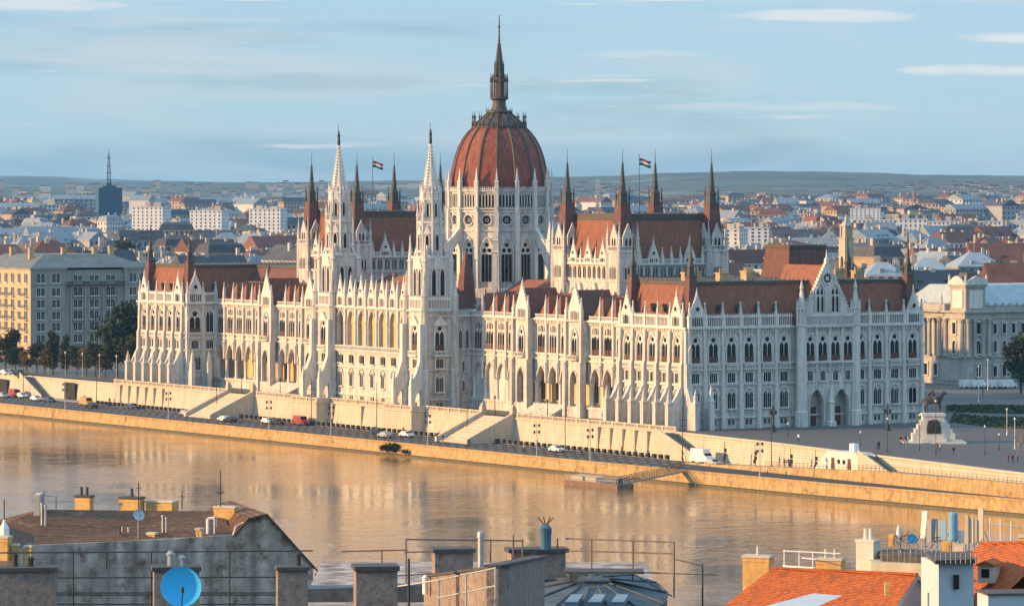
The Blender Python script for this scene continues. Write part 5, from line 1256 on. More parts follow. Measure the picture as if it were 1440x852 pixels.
def tree(kind, x, y, z, s, label, group=None, name='tree', M=None):
    t = empty(name, (M or BM) @ T(x, y, z, RC.uniform(0, 6.28), s, s, s*RC.uniform(.92, 1.1)), label, 'tree' if name == 'tree' else 'bush', group)
    link('trunk', TR[kind][0], t); link('crown', TR[kind][1], t)
def at_ground(px, py, z=0.0):
    D = 6200*(H-z)/(py-262); return BMI @ Vector(((px-720)/6200*D, D, z))
G1 = 'trees below the grey apartment house'
for px, D, kind, s, lab in (
    (176, 1205, 'broad', 1.5, 'tallest dark tree, beside the left pavilion of the parliament'), (190, 1190, 'round', 1.25, 'sunlit edge tree squeezed against the left pavilion'),
    (165, 1215, 'dark', 1.2, 'dark tree left of the tallest one by the pavilion'), (75, 1228, 'column', .92, 'slim pale olive tree before the grey apartment house'),
    (92, 1225, 'column', .85, 'second slim olive tree before the grey apartment house'), (108, 1222, 'round', .85, 'low round tree below the balconies'), (122, 1220, 'small', 1.2, 'small yellowish tree below the balconies'),
    (134, 1216, 'round', .95, 'round tree before the right part of the grey house'), (148, 1212, 'small', 1.2, 'small brownish tree near the parliament pavilion'), (52, 1235, 'round', .95, 'dark tree at the corner of the sunlit front'),
    (8, 1245, 'broad', .78, 'wide dark tree at the left edge before the sunlit front'), (22, 1240, 'dark', .7, 'dark tree beside the left edge'), (38, 1236, 'small', 1.1, 'small tree below the sunlit front'), (63, 1230, 'small', 1.3, 'small tree between the slim ones and the corner')):
    p = at(px, 500, D); l = BMI @ Vector((p.x, p.y, 0)); tree(kind, l.x, l.y, 0, s, lab, G1)
for px, D, kind, s, lab in ((1436, 1120, 'dark', 1.25, 'dark tree in front of the museum at the right edge'), (1452, 1105, 'broad', .9, 'wide dark tree cut by the right edge by the museum')):
    p = at(px, 500, D); l = BMI @ Vector((p.x, p.y, 0)); tree(kind, l.x, l.y, 0, s, lab, 'trees before the museum')
for i in range(46):
    D = RC.uniform(1300, 3600); px = RC.uniform(0, 1440); p = at(px, 400, D); l = BMI @ Vector((p.x, p.y, 0))
    if blocked(l.x, l.y): continue
    tree('dark', l.x, l.y, 8, RC.uniform(1.1, 1.8), 'dark tree crown between city roofs, %s' % whereabouts(px), 'tree crowns among the city roofs')
for px, py, s in ((570, 636, .8), (579, 637, .9), (598, 637, 1.0), (588, 637, .7), (606, 639, .6)):
    p = at_ground(px, py, ZW+.3); tree('bush', out(p.y)-1.3, p.y, ZW, s, 'leafy bush at the foot of the river wall, %s' % ('in the clump below the river towers' if px < 700 else 'beside the landing stage' if px < 900 else 'right of the landing stage'), 'bushes at the foot of the river wall', 'bush')
# bare young tree at the right edge
def bare_tree(px, D, s, label):
    rr = random.Random(px); p = at(px, 600, D); l = BMI @ Vector((p.x, p.y, 0)); t = empty('bare_tree', BM @ T(l.x, l.y, ground_z(l.x, l.y)), label, 'tree', 'bare young trees at the right edge'); b = MB()
    def br(a, d, L, r, n):
        e = a+d*L; b.tube(a, e, r, 5, r*.65)
        if n == 0: return
        for k in range(3): br(a+d*L*rr.uniform(.55, 1), (d+Vector((rr.uniform(-.6, .6), rr.uniform(-.6, .6), rr.uniform(0, .4)))).normalized(), L*rr.uniform(.5, .75), r*.6, n-1)
    br(Vector((0, 0, -.2)), Vector((0, 0, 1)), 3.2*s, .13*s, 4); b.obj('trunk', [mat('pale_bark', (.28, .20, .13), .9, .2, 2)], t)
bare_tree(1432, 872, 1.0, 'bare young tree with tan twigs at the right edge of the square'); bare_tree(1441, 866, .85, 'smaller bare tree cut by the right edge of the square')

# ------------------------------------------------------------------ haze
def haze():
    b = MB(); b.box(-5200, 7900, -130, 17500, -16, 140)
    m = bpy.data.materials.new('haze_air'); m.use_nodes = True; nt = m.node_tree; N = nt.nodes; N.remove(N['Principled BSDF'])
    v = N.new('ShaderNodeVolumePrincipled'); v.inputs['Color'].default_value = (.25, .62, 1.0, 1); v.inputs['Density'].default_value = HAZE_D; v.inputs['Anisotropy'].default_value = .2
    nt.links.new(v.outputs[0], N['Material Output'].inputs['Volume']); o = b.obj('haze', m); o['kind'] = 'stuff'
HAZE_D = 3.8e-5
haze()
# ================================================================== figures
def skin_mesh(name, joints, edges, mats, pick, sub=1):
    me = bpy.data.meshes.new('sk'); names = list(joints); me.from_pydata([joints[n][0] for n in names], [(names.index(a), names.index(b)) for a, b in edges], [])
    o = bpy.data.objects.new('sk', me); COL.objects.link(o); o.modifiers.new('s', 'SKIN'); sv = me.skin_vertices[0].data
    for i, n in enumerate(names): r = joints[n][1]; sv[i].radius = (r, r) if not isinstance(r, tuple) else r; sv[i].use_root = (i == 0)
    ss = o.modifiers.new('u', 'SUBSURF'); ss.levels = sub; ss.render_levels = sub
    dg = bpy.context.evaluated_depsgraph_get(); out = bpy.data.meshes.new_from_object(o.evaluated_get(dg)); out.name = name
    bpy.data.objects.remove(o); out.materials.clear()
    for m in mats: out.materials.append(m)
    for p in out.polygons: p.material_index = pick(p.center); p.use_smooth = True
    return out
SKIN = mat('skin', (.42, .25, .18), .6, .1, 5)
def cloth(n, c): return mat('cloth_'+n, c, .9, .2, 4)
CL = {'black': cloth('black', (.02, .02, .022)), 'blue': cloth('blue', (.03, .05, .11)), 'white': cloth('white', (.65, .64, .62)), 'grey': cloth('grey', (.14, .14, .15)), 'red': cloth('red', (.35, .04, .03)), 'brown': cloth('brown', (.12, .08, .05))}
def person_mesh(top, bottom, pose):
    st = {'stand': (.04, -.04, .02, .0), 'walk': (.30, -.30, .16, .1), 'ride': (.25, .10, .3, .3)}[pose]; f, b, arm, k = st
    J = {'pelvis': ((0, 0, .95), .15), 'chest': ((0, -.01, 1.30), .17), 'neck': ((0, -.01, 1.50), .065), 'head': ((0, -.03, 1.62), .10), 'crown': ((0, -.02, 1.74), .075),
         'hl': ((-.10, 0, .90), .10), 'kl': ((-.11, -f*.7, .50), .07), 'al': ((-.11, -f*.8+k, .09), .05), 'fl': ((-.12, -f*.8+k-.16, .04), .045),
         'hr': ((.10, 0, .90), .10), 'kr': ((.11, -b*.5, .50), .07), 'ar': ((.11, -b, .09), .05), 'fr': ((.12, -b-.16, .04), .045),
         'sl': ((-.20, 0, 1.42), .07), 'el': ((-.25, arm, 1.15), .05), 'wl': ((-.24, arm*.4-.05, .90), .038), 'nl': ((-.24, arm*.3-.08, .80), .035),
         'sr': ((.20, 0, 1.42), .07), 'er': ((.25, -arm*.6, 1.15), .05), 'wr': ((.24, -arm-.1, .92), .038), 'nr': ((.24, -arm-.14, .83), .035)}
    E = [('pelvis', 'chest'), ('chest', 'neck'), ('neck', 'head'), ('head', 'crown'), ('pelvis', 'hl'), ('hl', 'kl'), ('kl', 'al'), ('al', 'fl'), ('pelvis', 'hr'), ('hr', 'kr'), ('kr', 'ar'), ('ar', 'fr'), ('chest', 'sl'), ('sl', 'el'), ('el', 'wl'), ('wl', 'nl'), ('chest', 'sr'), ('sr', 'er'), ('er', 'wr'), ('wr', 'nr')]
    def pick(c):
        if c.z > 1.68 or (c.z > 1.55 and c.y > .02): return 3
        if c.z > 1.50 or (abs(c.x) > .19 and c.z < .91): return 0
        if c.z > .92 or abs(c.x) > .2: return 1
        return 4 if c.z < .1 else 2
    return skin_mesh('person', J, E, [SKIN, CL[top], CL[bottom], mat('dark_hair', (.03, .02, .015), .7, .3, 5), CL['black']], pick, 2)
PM = {k: person_mesh(*k) for k in (('black', 'blue', 'walk'), ('grey', 'black', 'stand'), ('white', 'blue', 'stand'), ('red', 'black', 'walk'), ('brown', 'grey', 'walk'), ('blue', 'black', 'stand'))}
PK = list(PM)
def person(x, y, z, k, rz, label): return tag(link('person', PM[PK[k % 6]], None, BM @ T(x, y, z, rz, 1.02)), label, 'person')
ZP = ZR+.14
for i, (x, y, k, rz, lab) in enumerate((
    (-8.5, 266.5, 0, 0, 'person in a dark jacket walking on the pavement below the left pavilion buttresses'), (-8.0, 264.6, 1, 1, 'person in grey standing beside the walker below the left pavilion buttresses'),
    (-7.5, 284.0, 5, 2, 'person in blue by the dark gateway at the far left'), (-8.2, 292, 1, 0, 'person in grey at the far left gateway steps'),
    (-8.6, 146.0, 1, .6, 'person in grey on the pavement below the river towers, left of two'), (-8.4, 144.0, 0, 2.6, 'person in dark clothes below the river towers, right of two'),
    (-18.2, 76.2, 5, 1.2, 'person in blue standing at the foot of the right great stairs'), (-17.8, 74.2, 0, 4, 'person in dark jacket walking at the foot of the right great stairs'),
    (-11.2, 104.0, 4, 0, 'person in brown walking past the bastion of the right river tower'), (-9.2, 12.0, 3, 1.7, 'person in red top walking near the corner buttress'))):
    z = ZP if x > -10.2 else ZR+.01
    person(x, y, z, k, rz, lab)
def on_ground(px, py, z): l = at_ground(px, py, z); return l.x, l.y
for px, py, z, k, rz, lab in (
    (1098, 660, ZR, 0, 0, 'person in dark jacket, leftmost of the trio by the promenade ramp'), (1103, 661, ZR, 1, .4, 'person in grey, middle of the trio by the promenade ramp'), (1109, 662, ZR, 5, 3, 'person in blue, rightmost of the trio by the promenade ramp'),
    (1079, 667, ZR, 2, 1, 'person in a white top standing alone beside the lower road'), (1132, 656, -5.0, 4, 2, 'person in brown walking on the promenade below the square wall'), (1135, 656, -5.0, 0, 2.2, 'person in dark jacket beside the walker in brown on the promenade')):
    x, y = on_ground(px, py, z); zz = PZ(y) if x > PO(y) and y < -22 else ZR
    person(x, y, zz, k, rz, lab)
for px, py, k, rz, lab in (
    (1267, 624, 0, 0, 'person in dark jacket left of the equestrian monument, first of four'), (1270.5, 624.5, 3, 1.4, 'person in red left of the equestrian monument'), (1274, 623, 5, 3, 'person in blue left of the equestrian monument'), (1276.5, 624.5, 2, 4, 'person in white top nearest the equestrian monument'),
    (1318, 634, 4, 2, 'person in brown leaning near the wall in front of the monument'), (1322, 635, 2, .5, 'person in white top in front of the monument, by the wall'), (1341, 640, 0, 0, 'person in dark clothes walking right of the monument'), (1123, 621, 2, 2, 'person in white top on the square before the porch'), (1233, 632, 1, 1, 'person in grey behind the pale shelter'), (1236, 632, 5, 3, 'person in blue behind the pale shelter'),
    (1418, 651, 3, 0, 'person in red near the bare trees at the right edge'), (1424, 652, 0, 2, 'person in dark jacket near the bare trees at the right edge'), (1431, 650, 1, 4, 'person in grey near the bare trees at the right edge'), (1382, 556, 5, 1, 'person in blue far back on the square by the white vans')):
    x, y = on_ground(px, py, -.6); z = ground_z(x, y); x, y = on_ground(px, py, z); person(x, y, ground_z(x, y), k, rz, lab)

# ================================================================== vehicles
TYRE = mat('tyre', (.02, .02, .02), .9, .2, 5); CHROME = mat('wheel_rim', (.35, .35, .36), .35, .1, 5, metal=.6)
LAMPW = mat('lamp_lens', (.7, .7, .68), .2, .1, 5); LAMPR = mat('tail_lens', (.4, .02, .02), .3, .1, 5)
def paint(n, c): return mat('car_paint_'+n, c, .28, .06, 2, spec=.5)
def wheel_mesh(r=.33):
    b = MB(); m = MB(); m.lathe(0, 0, [(r*.6, -.11), (r, -.11), (r, .11), (r*.6, .11)], 14); b.add(m, Matrix.Rotation(math.pi/2, 4, 'X')); m = MB(); m.lathe(0, 0, [(r*.6, -.10), (r*.6, .10)], 10, 0, 1); b.add(m, Matrix.Rotation(math.pi/2, 4, 'X')); return b.mesh('wheel', [TYRE, CHROME])
WHEEL = wheel_mesh()
def vehicle(kind, col, x, y, z, rz, label, group='vehicles on the riverside road'):
    p = paint(*col)
    prof = {'car': ([(-2.1, .35), (2.05, .35), (2.15, .6), (2.05, .82), (1.05, .95), (.45, 1.40), (-1.0, 1.44), (-1.75, 1.0), (-2.12, .92), (-2.2, .6)], [[(1.0, .98), (.45, 1.34), (-.2, 1.37), (-.2, .98)], [(-.3, .98), (-.3, 1.37), (-.95, 1.37), (-1.55, 1.0)]], 1.72, (-1.3, 1.3)),
            'van': ([(-2.6, .4), (2.5, .4), (2.6, .8), (2.45, 1.15), (1.75, 1.35), (1.15, 2.2), (-2.55, 2.3), (-2.65, .8)], [[(1.68, 1.38), (1.15, 2.05), (.5, 2.08), (.5, 1.38)]], 1.95, (-1.6, 1.7)),
            'box': ([(-3.2, .5), (3.1, .5), (3.2, 1.1), (2.9, 1.5), (2.3, 1.7), (1.75, 2.35), (1.5, 2.35), (1.45, 3.1), (-3.2, 3.15)], [[(2.25, 1.7), (1.8, 2.25), (1.5, 2.25), (1.5, 1.7)]], 2.2, (-2.0, 2.1)),
            'bus': ([(-6, .4), (5.9, .4), (6.05, 1.2), (5.85, 3.0), (5.5, 3.25), (-5.9, 3.25), (-6, 3.0)], [[(-5.6+k*1.5, 1.5), (-4.25+k*1.5, 1.5), (-4.25+k*1.5, 2.75), (-5.6+k*1.5, 2.75)] for k in range(7)], 2.5, (-3.8, 3.8))}[kind]
    out, glass, w, ax = prof
    t = empty(kind if kind in ('car', 'van', 'bus') else 'box_van', BM @ T(x, y, z, rz), label, {'car': 'car', 'van': 'van', 'box': 'van', 'bus': 'coach'}[kind], group)
    b = MB(); n = len(out); zb = .95 if kind == 'car' else 1.4; i = len(b.v)
    ring = lambda s, yy: [(px, yy*(.84 if pz > zb+.1 else 1.0), pz) for px, pz in s]
    A, Bk = ring(out, -w/2), ring(out, w/2); b.face(A); b.face(list(reversed(Bk)))
    for k in range(n): k2 = (k+1) % n; b.face([A[k2], A[k], Bk[k], Bk[k2]])
    b.obj('body', [p], t)
    for g in glass:
        for s in (-1, 1):
            m = MB(); pts = [(px, s*(w/2*.84+.02 if kind != 'car' else w/2*(.86+.10*(1.4-pz)/.45)), pz) for px, pz in g]; m.face(pts if s > 0 else list(reversed(pts))); m.obj('side_window', [GLASS], t)
    m = MB(); k = {'car': 4, 'van': 4, 'box': 4, 'bus': 2}[kind]; (xa, za), (xb, zb2) = out[k], out[k+1]
    f = lambda t_: (xa+(xb-xa)*t_+.03, za+(zb2-za)*t_+.02); p0, p1 = f(.12), f(.9); m.face([(p0[0], -w*.4, p0[1]), (p0[0], w*.4, p0[1]), (p1[0], w*.36, p1[1]), (p1[0], -w*.36, p1[1])]); m.obj('windscreen', [GLASS], t)
    for a in ax:
        for s in (-1, 1): link('wheel', WHEEL, t, T(a, s*(w/2-.1), .33 if kind != 'bus' else .45, 0, 1 if kind != 'bus' else 1.35))
    for s in (-1, 1):
        m = MB(); X = max(q[0] for q in out); m.box(X-.12, X+.02, s*w*.36-.16, s*w*.36+.16, .62, .80); m.obj('headlight', [LAMPW], t)
        m = MB(); X = min(q[0] for q in out); m.box(X-.02, X+.12, s*w*.38-.12, s*w*.38+.12, .7, .95); m.obj('tail_light', [LAMPR], t)
    return t
WH, SI, RD, YE, DK, BL = ('white', (.72, .72, .70)), ('silver', (.38, .40, .42)), ('red', (.30, .05, .035)), ('yellow', (.42, .27, .07)), ('black', (.03, .03, .035)), ('blue', (.05, .09, .17))
N_, S_ = math.pi/2, -math.pi/2
for kind, col, px, lane, d, lab in (
    ('car', WH, 783, -16.5, S_, 'white hatchback on the river road below the right great stairs'), ('car', WH, 572, -16.5, S_, 'white car passing the bastion of the right river tower'), ('car', SI, 541, -21.5, N_, 'silver car left of the white one below the loggia'), ('car', DK, 533, -16.5, S_, 'black car just left of the pair below the loggia'),
    ('van', RD, 423, -12.6, S_, 'bright red van below the left river tower'), ('car', WH, 377, -16.5, S_, 'white car right of the left great stairs'), ('car', DK, 390, -16.5, S_, 'black car between the white car and the red van'), ('car', WH, 315, -21.0, N_, 'white car below the foot of the left great stairs'), ('car', DK, 324, -21.0, N_, 'black car following the white one at the left great stairs'),
    ('car', SI, 262, -16.5, S_, 'silver car below the left pavilion bastion'), ('car', BL, 187, -12.6, S_, 'blue car parked below the left pavilion buttresses'), ('van', YE, 122, -16.5, S_, 'yellow van on the river road at the far left'), ('car', DK, 129, -20.5, N_, 'black car beside the yellow van'),
    ('car', BL, 70, -16.5, S_, 'dark blue car before the narrow stair at the far left'), ('car', WH, 51, -16.5, S_, 'white car left of the dark blue one at the far left'), ('car', WH, 31, -12.6, S_, 'white car parked by the dark gate at the far left'), ('van', RD, 21, -12.8, S_, 'red van parked by the dark gate at the far left'), ('car', SI, 5, -16.5, S_, 'silver car at the left edge of the river road'),
    ('box', WH, 988, -11.6, S_, 'white box van at the foot of the narrow corner stair'), ('car', SI, 1003, -13.4, S_, 'silver car parked in front of the white box van')):
    vehicle(kind, col, lane, uat(px, lane), ZR+.01, d, lab)
for k, (px, kind, lab) in enumerate(((1362, 'van', 'white van parked before the museum, first from the left'), (1376, 'van', 'white van parked before the museum, second from the left'), (1389, 'car', 'white car parked between two vans before the museum'), (1401, 'van', 'white van parked before the museum, third from the left'), (1417, 'van', 'white van parked before the museum, rightmost'))):
    x, y = on_ground(px, 546, 0); vehicle(kind, WH, x, y, .02, .1, lab, 'white vehicles before the museum')
for px, D, col, lab in ((8, 1228, WH, 'white car on the upper quay at the left edge'), (16, 1230, SI, 'silver car on the upper quay below the sunlit front'), (27, 1226, DK, 'black car on the upper quay below the sunlit front')):
    p = at(px, 500, D); l = BMI @ Vector((p.x, p.y, 0)); vehicle('car', col, l.x, l.y, .01, S_, lab, 'cars on the upper quay')
# bicycles with riders
def bicycle(px, lane, col, label, lab2, k):
    y = uat(px, lane); t = empty('bicycle', BM @ T(lane, y, ZR+.01, S_), label, 'bicycle'); b = MB()
    for p_, q_ in (((-.35, 0, .62), (.35, 0, .72)), ((-.35, 0, .62), (.05, 0, .3)), ((.35, 0, .72), (.05, 0, .3)), ((-.35, 0, .62), (-.52, 0, .34)), ((.35, 0, .95), (.52, 0, .34)), ((-.35, 0, .6), (-.35, 0, .9)), ((.05, 0, .3), (-.52, 0, .34))): b.tube(p_, q_, .025, 5)
    b.box(-.5, -.22, -.08, .08, .9, .96); b.tube((.36, -.28, 1.0), (.36, .28, 1.0), .02, 5); b.obj('frame', [paint(*col)], t)
    for x in (-.52, .52):
        w = MB(); m = MB(); m.lathe(0, 0, [(.30, -.02), (.34, -.02), (.34, .02), (.30, .02)], 16, 0, 0, False); w.add(m, T(x, 0, .34) @ Matrix.Rotation(math.pi/2, 4, 'X'))
        for j in range(6): a = j*math.pi/3; w.tube((x, 0, .34), (x+.31*math.cos(a), 0, .34+.31*math.sin(a)), .008, 3)
        w.obj('wheel', [TYRE], t)
    top, bot, _ = PK[k % 6]
    J = {'pelvis': ((-.33, 0, 1.02), .14), 'chest': ((-.12, 0, 1.34), .16), 'neck': ((-.02, 0, 1.52), .06), 'head': ((.03, 0, 1.64), .10), 'crown': ((.02, 0, 1.76), .07),
         'hl': ((-.30, .10, .98), .1), 'kl': ((.12, .12, .82), .07), 'al': ((.08, .12, .42), .05), 'fl': ((.2, .12, .34), .04), 'hr': ((-.30, -.10, .98), .1), 'kr': ((.05, -.12, .66), .07), 'ar': ((-.05, -.12, .30), .05), 'fr': ((.08, -.12, .2), .04),
         'sl': ((-.1, .2, 1.43), .06), 'el': ((.1, .26, 1.2), .045), 'wl': ((.34, .24, 1.04), .036), 'sr': ((-.1, -.2, 1.43), .06), 'er': ((.1, -.26, 1.2), .045), 'wr': ((.34, -.24, 1.04), .036)}
    E = [('pelvis', 'chest'), ('chest', 'neck'), ('neck', 'head'), ('head', 'crown'), ('pelvis', 'hl'), ('hl', 'kl'), ('kl', 'al'), ('al', 'fl'), ('pelvis', 'hr'), ('hr', 'kr'), ('kr', 'ar'), ('ar', 'fr'), ('chest', 'sl'), ('sl', 'el'), ('el', 'wl'), ('chest', 'sr'), ('sr', 'er'), ('er', 'wr')]
    me = skin_mesh('person', J, E, [SKIN, CL[top], CL[bot], mat('dark_hair', (.03, .02, .015))], lambda c: 3 if c.z > 1.69 else 0 if c.z > 1.53 else 1 if c.z > 1.06 else 2, 1)
    tag(link('person', me, None, BM @ T(lane, y, ZR+.01, S_)), lab2, 'person')
bicycle(737, -22.5, RD, 'red bicycle being ridden below the right great stairs', 'cyclist riding below the right great stairs', 2)
bicycle(818, -19.5, BL, 'blue bicycle being ridden right of the white hatchback', 'cyclist riding right of the white hatchback', 1)
bicycle(660, -22.0, DK, 'black bicycle being ridden below the right river tower', 'cyclist riding below the right river tower', 0)

# ================================================================== street furniture
def bollards():
    b = MB(); b.cbox(0, 0, .75, .8, 0, .75); b.sq(0, 0, [(.46, .75), (.4, .86), (.2, .88)]); me = b.mesh('kerb_block', [mat('dark_block', (.05, .045, .04), .85, .3, 2)])
    for k in range(112): tag(link('kerb_block', me, None, BM @ T(-10.55, -8+k*2.5, ZR+.14)), 'dark square kerb block in the row along the riverside pavement', 'bollard', 'dark kerb blocks along the pavement')
bollards()
def tall_pole(h, arms, m, kind, lab, x, y, z, grp, M=BM):
    t = empty(kind, M @ T(x, y, z), lab, 'street lamp' if 'lamp' in kind else 'pole', grp)
    b = MB(); b.lathe(0, 0, [(.17, 0), (.16, .9), (.11, 1.0), (.07, h)], 8); b.obj('pole', [m], t)
    for za, L in arms:
        b = MB(); b.tube((-L, 0, za), (L, 0, za), .05, 5); b.obj('arm', [m], t)
    if 'lamp' in kind:
        for s in (-1, 1): b = MB(); b.lathe(s*arms[0][1], 0, [(.05, arms[0][0]+.1), (.28, arms[0][0]), (.2, arms[0][0]-.25), (.05, arms[0][0]-.3)], 8); b.obj('lamp_head', [LAMPW], t)
    return t
for px in (33, 136, 305, 438, 530, 657, 795, 960, 1085):
    y = uat(px, -10.9); tall_pole(11.5, ((8.6, 1.0), (7.4, .7)), IRON, 'tramway_pole', 'tall dark pole with cross arms on the riverside pavement', -10.95, y, ZR+.14, 'tall dark poles on the riverside pavement')
for px in (102, 245, 384, 470, 604, 755, 828, 1053):
    y = uat(px, -29); t = tall_pole(7.6, ((6.8, .6), (5.4, .55)), mat('pale_pole', (.42, .40, .36), .6, .1, 2), 'signal_pole', 'pale short pole with paired lamps on the outer edge of the river road', out(y)+1.6, y, ZR, 'pale poles on the outer edge of the river road')
    for z in (6.8, 5.4):
        for s in (-1, 1): b = MB(); b.cbox(s*.6, 0, .3, .35, z-.4, z+.25); b.obj('signal_box', [IRON], t)
for px in (1019, 1062, 1112, 1147, 1190):
    x = -13.2; y = uat(px, x); z = ZR; t = empty('signal_mast', BM @ T(x, y, z), 'dark traffic signal mast with stacked boxes below the square wall', 'traffic light', 'signal masts below the square wall')
    b = MB(); b.lathe(0, 0, [(.1, 0), (.07, 5.2)], 6); b.obj('pole', [IRON], t)
    for dz, dx in ((2.0, .1), (3.0, .15), (1.3, -.15)): b = MB(); b.cbox(dx, 0, .45, .4, dz, dz+.8); b.obj('signal_box', [IRON], t)
def candelabra(px, py, label):
    x, y = on_ground(px, py, 0); t = empty('candelabra_lamp', BM @ T(x, y, 0), label, 'street lamp', 'ornate iron lamps before the shaded front')
    b = MB(); b.lathe(0, 0, [(.75, 0), (.75, .3), (.45, .45), (.5, 1.2), (.25, 1.5), (.16, 3.4), (.3, 3.5), (.14, 3.7), (.1, 4.6)], 8); b.obj('pole', [IRON], t)
    for k in range(4): a = k*math.pi/2; q = MB(); q.tube((0, 0, 3.5), (.7*math.cos(a), .7*math.sin(a), 3.7), .06, 5); q.lathe(.7*math.cos(a), .7*math.sin(a), [(.1, 3.7), (.26, 3.9), (.3, 4.4), (.08, 4.7)], 6); q.obj('lamp_head', [IRON], t)
    q = MB(); q.lathe(0, 0, [(.1, 4.6), (.3, 4.85), (.32, 5.35), (.06, 5.8)], 6); q.obj('lamp_head', [IRON], t)
candelabra(1087, 607, 'ornate dark iron lamp left of the front porch'); candelabra(1248, 605, 'ornate dark iron lamp right of the front porch')
for px, py, h, lab in ((1248, 636, 7.0, 'slim lamp post in front of the right ornate lamp'), (1210, 628, 3.2, 'short lamp post left of the pale shelter'), (1293, 634, 7.5, 'slim dark post over the left half of the monument'), (1316, 640, 11.0, 'tallest slim dark post over the right half of the monument'), (1385, 640, 6.0, 'dark lamp post right of the monument'), (1405, 634, 3.6, 'short lamp post near the bare trees'), (1427, 632, 6.5, 'pale lamp post beside the bare trees'), (1416, 612, 5.8, 'white mast behind the bare trees'), (1376, 566, 9.0, 'slim dark post before the white vans'), (1389, 548, 8.0, 'slim dark post behind the white vans'), (1108, 614, 3.0, 'short lamp post before the front porch')):
    x, y = on_ground(px, py, -.4); z = ground_z(x, y); x, y = on_ground(px, py, z); m = WHITE if 'white' in lab or 'pale lamp' in lab else IRON
    t = empty('lamp_post', BM @ T(x, y, z), lab, 'street lamp'); b = MB(); b.lathe(0, 0, [(.14, 0), (.12, .8), (.07, .9), (.055, h-.5)], 6); b.obj('pole', [m], t)
    b = MB(); b.lathe(0, 0, [(.08, h-.5), (.22, h-.35), (.2, h-.1), (.03, h)], 6); b.obj('lamp_head', [LAMPW if m is IRON else WHITE], t)
for px in list(range(20, 190, 12)):                      # posts along the upper quay at the left
    if px % 24 != 20: continue
    y = uat(px, 3.0); t = empty('lamp_post', BM @ T(3.0, y, 0), 'pale slim lamp post on the upper quay at the left', 'street lamp', 'pale lamp posts on the upper quay'); b = MB(); b.lathe(0, 0, [(.13, 0), (.06, 6.0)], 6); b.obj('pole', [mat('pale_pole', (.42, .40, .36))], t); b = MB(); b.lathe(0, 0, [(.06, 6), (.3, 6.2), (.25, 6.6), (.03, 6.8)], 6); b.obj('lamp_head', [LAMPW], t)
for i, (px, v) in enumerate(((340, -3.6), (394, -3.2), (696, -3.6), (770, -3.2))):
    y = uat(px, v); t = empty('lamp_post', BM @ T(v, y, 0), 'iron lamp on the terrace, %s the %s great stairs' % ('left of' if i % 2 == 0 else 'right of', 'left' if i < 2 else 'right'), 'street lamp'); b = MB(); b.lathe(0, 0, [(.3, 0), (.14, .7), (.08, 3.6)], 6); b.obj('pole', [IRON], t); b = MB(); b.lathe(0, 0, [(.06, 3.6), (.24, 3.8), (.26, 4.3), (.03, 4.7)], 6); b.obj('lamp_head', [IRON], t)
# flags on the chamber roofs
def flag(px, py0, py1, u, v, label):
    p = T(v, u, 45.6); D = (BM @ Vector((v, u, 0))).y; h = 14.0; t = empty('flagpole', BM @ p, label, 'flagpole'); b = MB(); b.tube((0, 0, -.5), (0, 0, h), .11, 6, .06); b.lathe(0, 0, [(.16, h), (.1, h+.25)], 6); b.obj('pole', [IRON], t)
    f = MB(); n = 8; w, hh = 2.7, 1.6; dirn = Vector((.86, -.5, 0)); nrm = Vector((.5, .86, 0))
    for s in range(3):
        for k in range(n):
            def P(i, j): x = i/n; return tuple(dirn*(x*w) + nrm*(.22*math.sin(x*7)*x) + Vector((0, 0, h-.6-hh*j/3-.28*x*w*.9+.12*math.sin(x*6))))
            f.face([P(k, s+1), P(k+1, s+1), P(k+1, s), P(k, s)], s)
    f.obj('flag', [mat('flag_red', (.26, .03, .035), .8, .1, 2), mat('flag_white', (.6, .6, .6), .8, .05, 2), mat('flag_green', (.015, .07, .04), .8, .1, 2)], t)
flag(524, 222, 300, uat(524, 33), 33, 'red white and green flag flying over the left chamber roof'); flag(899, 222, 300, uat(899, 33), 33, 'red white and green flag flying over the right chamber roof')

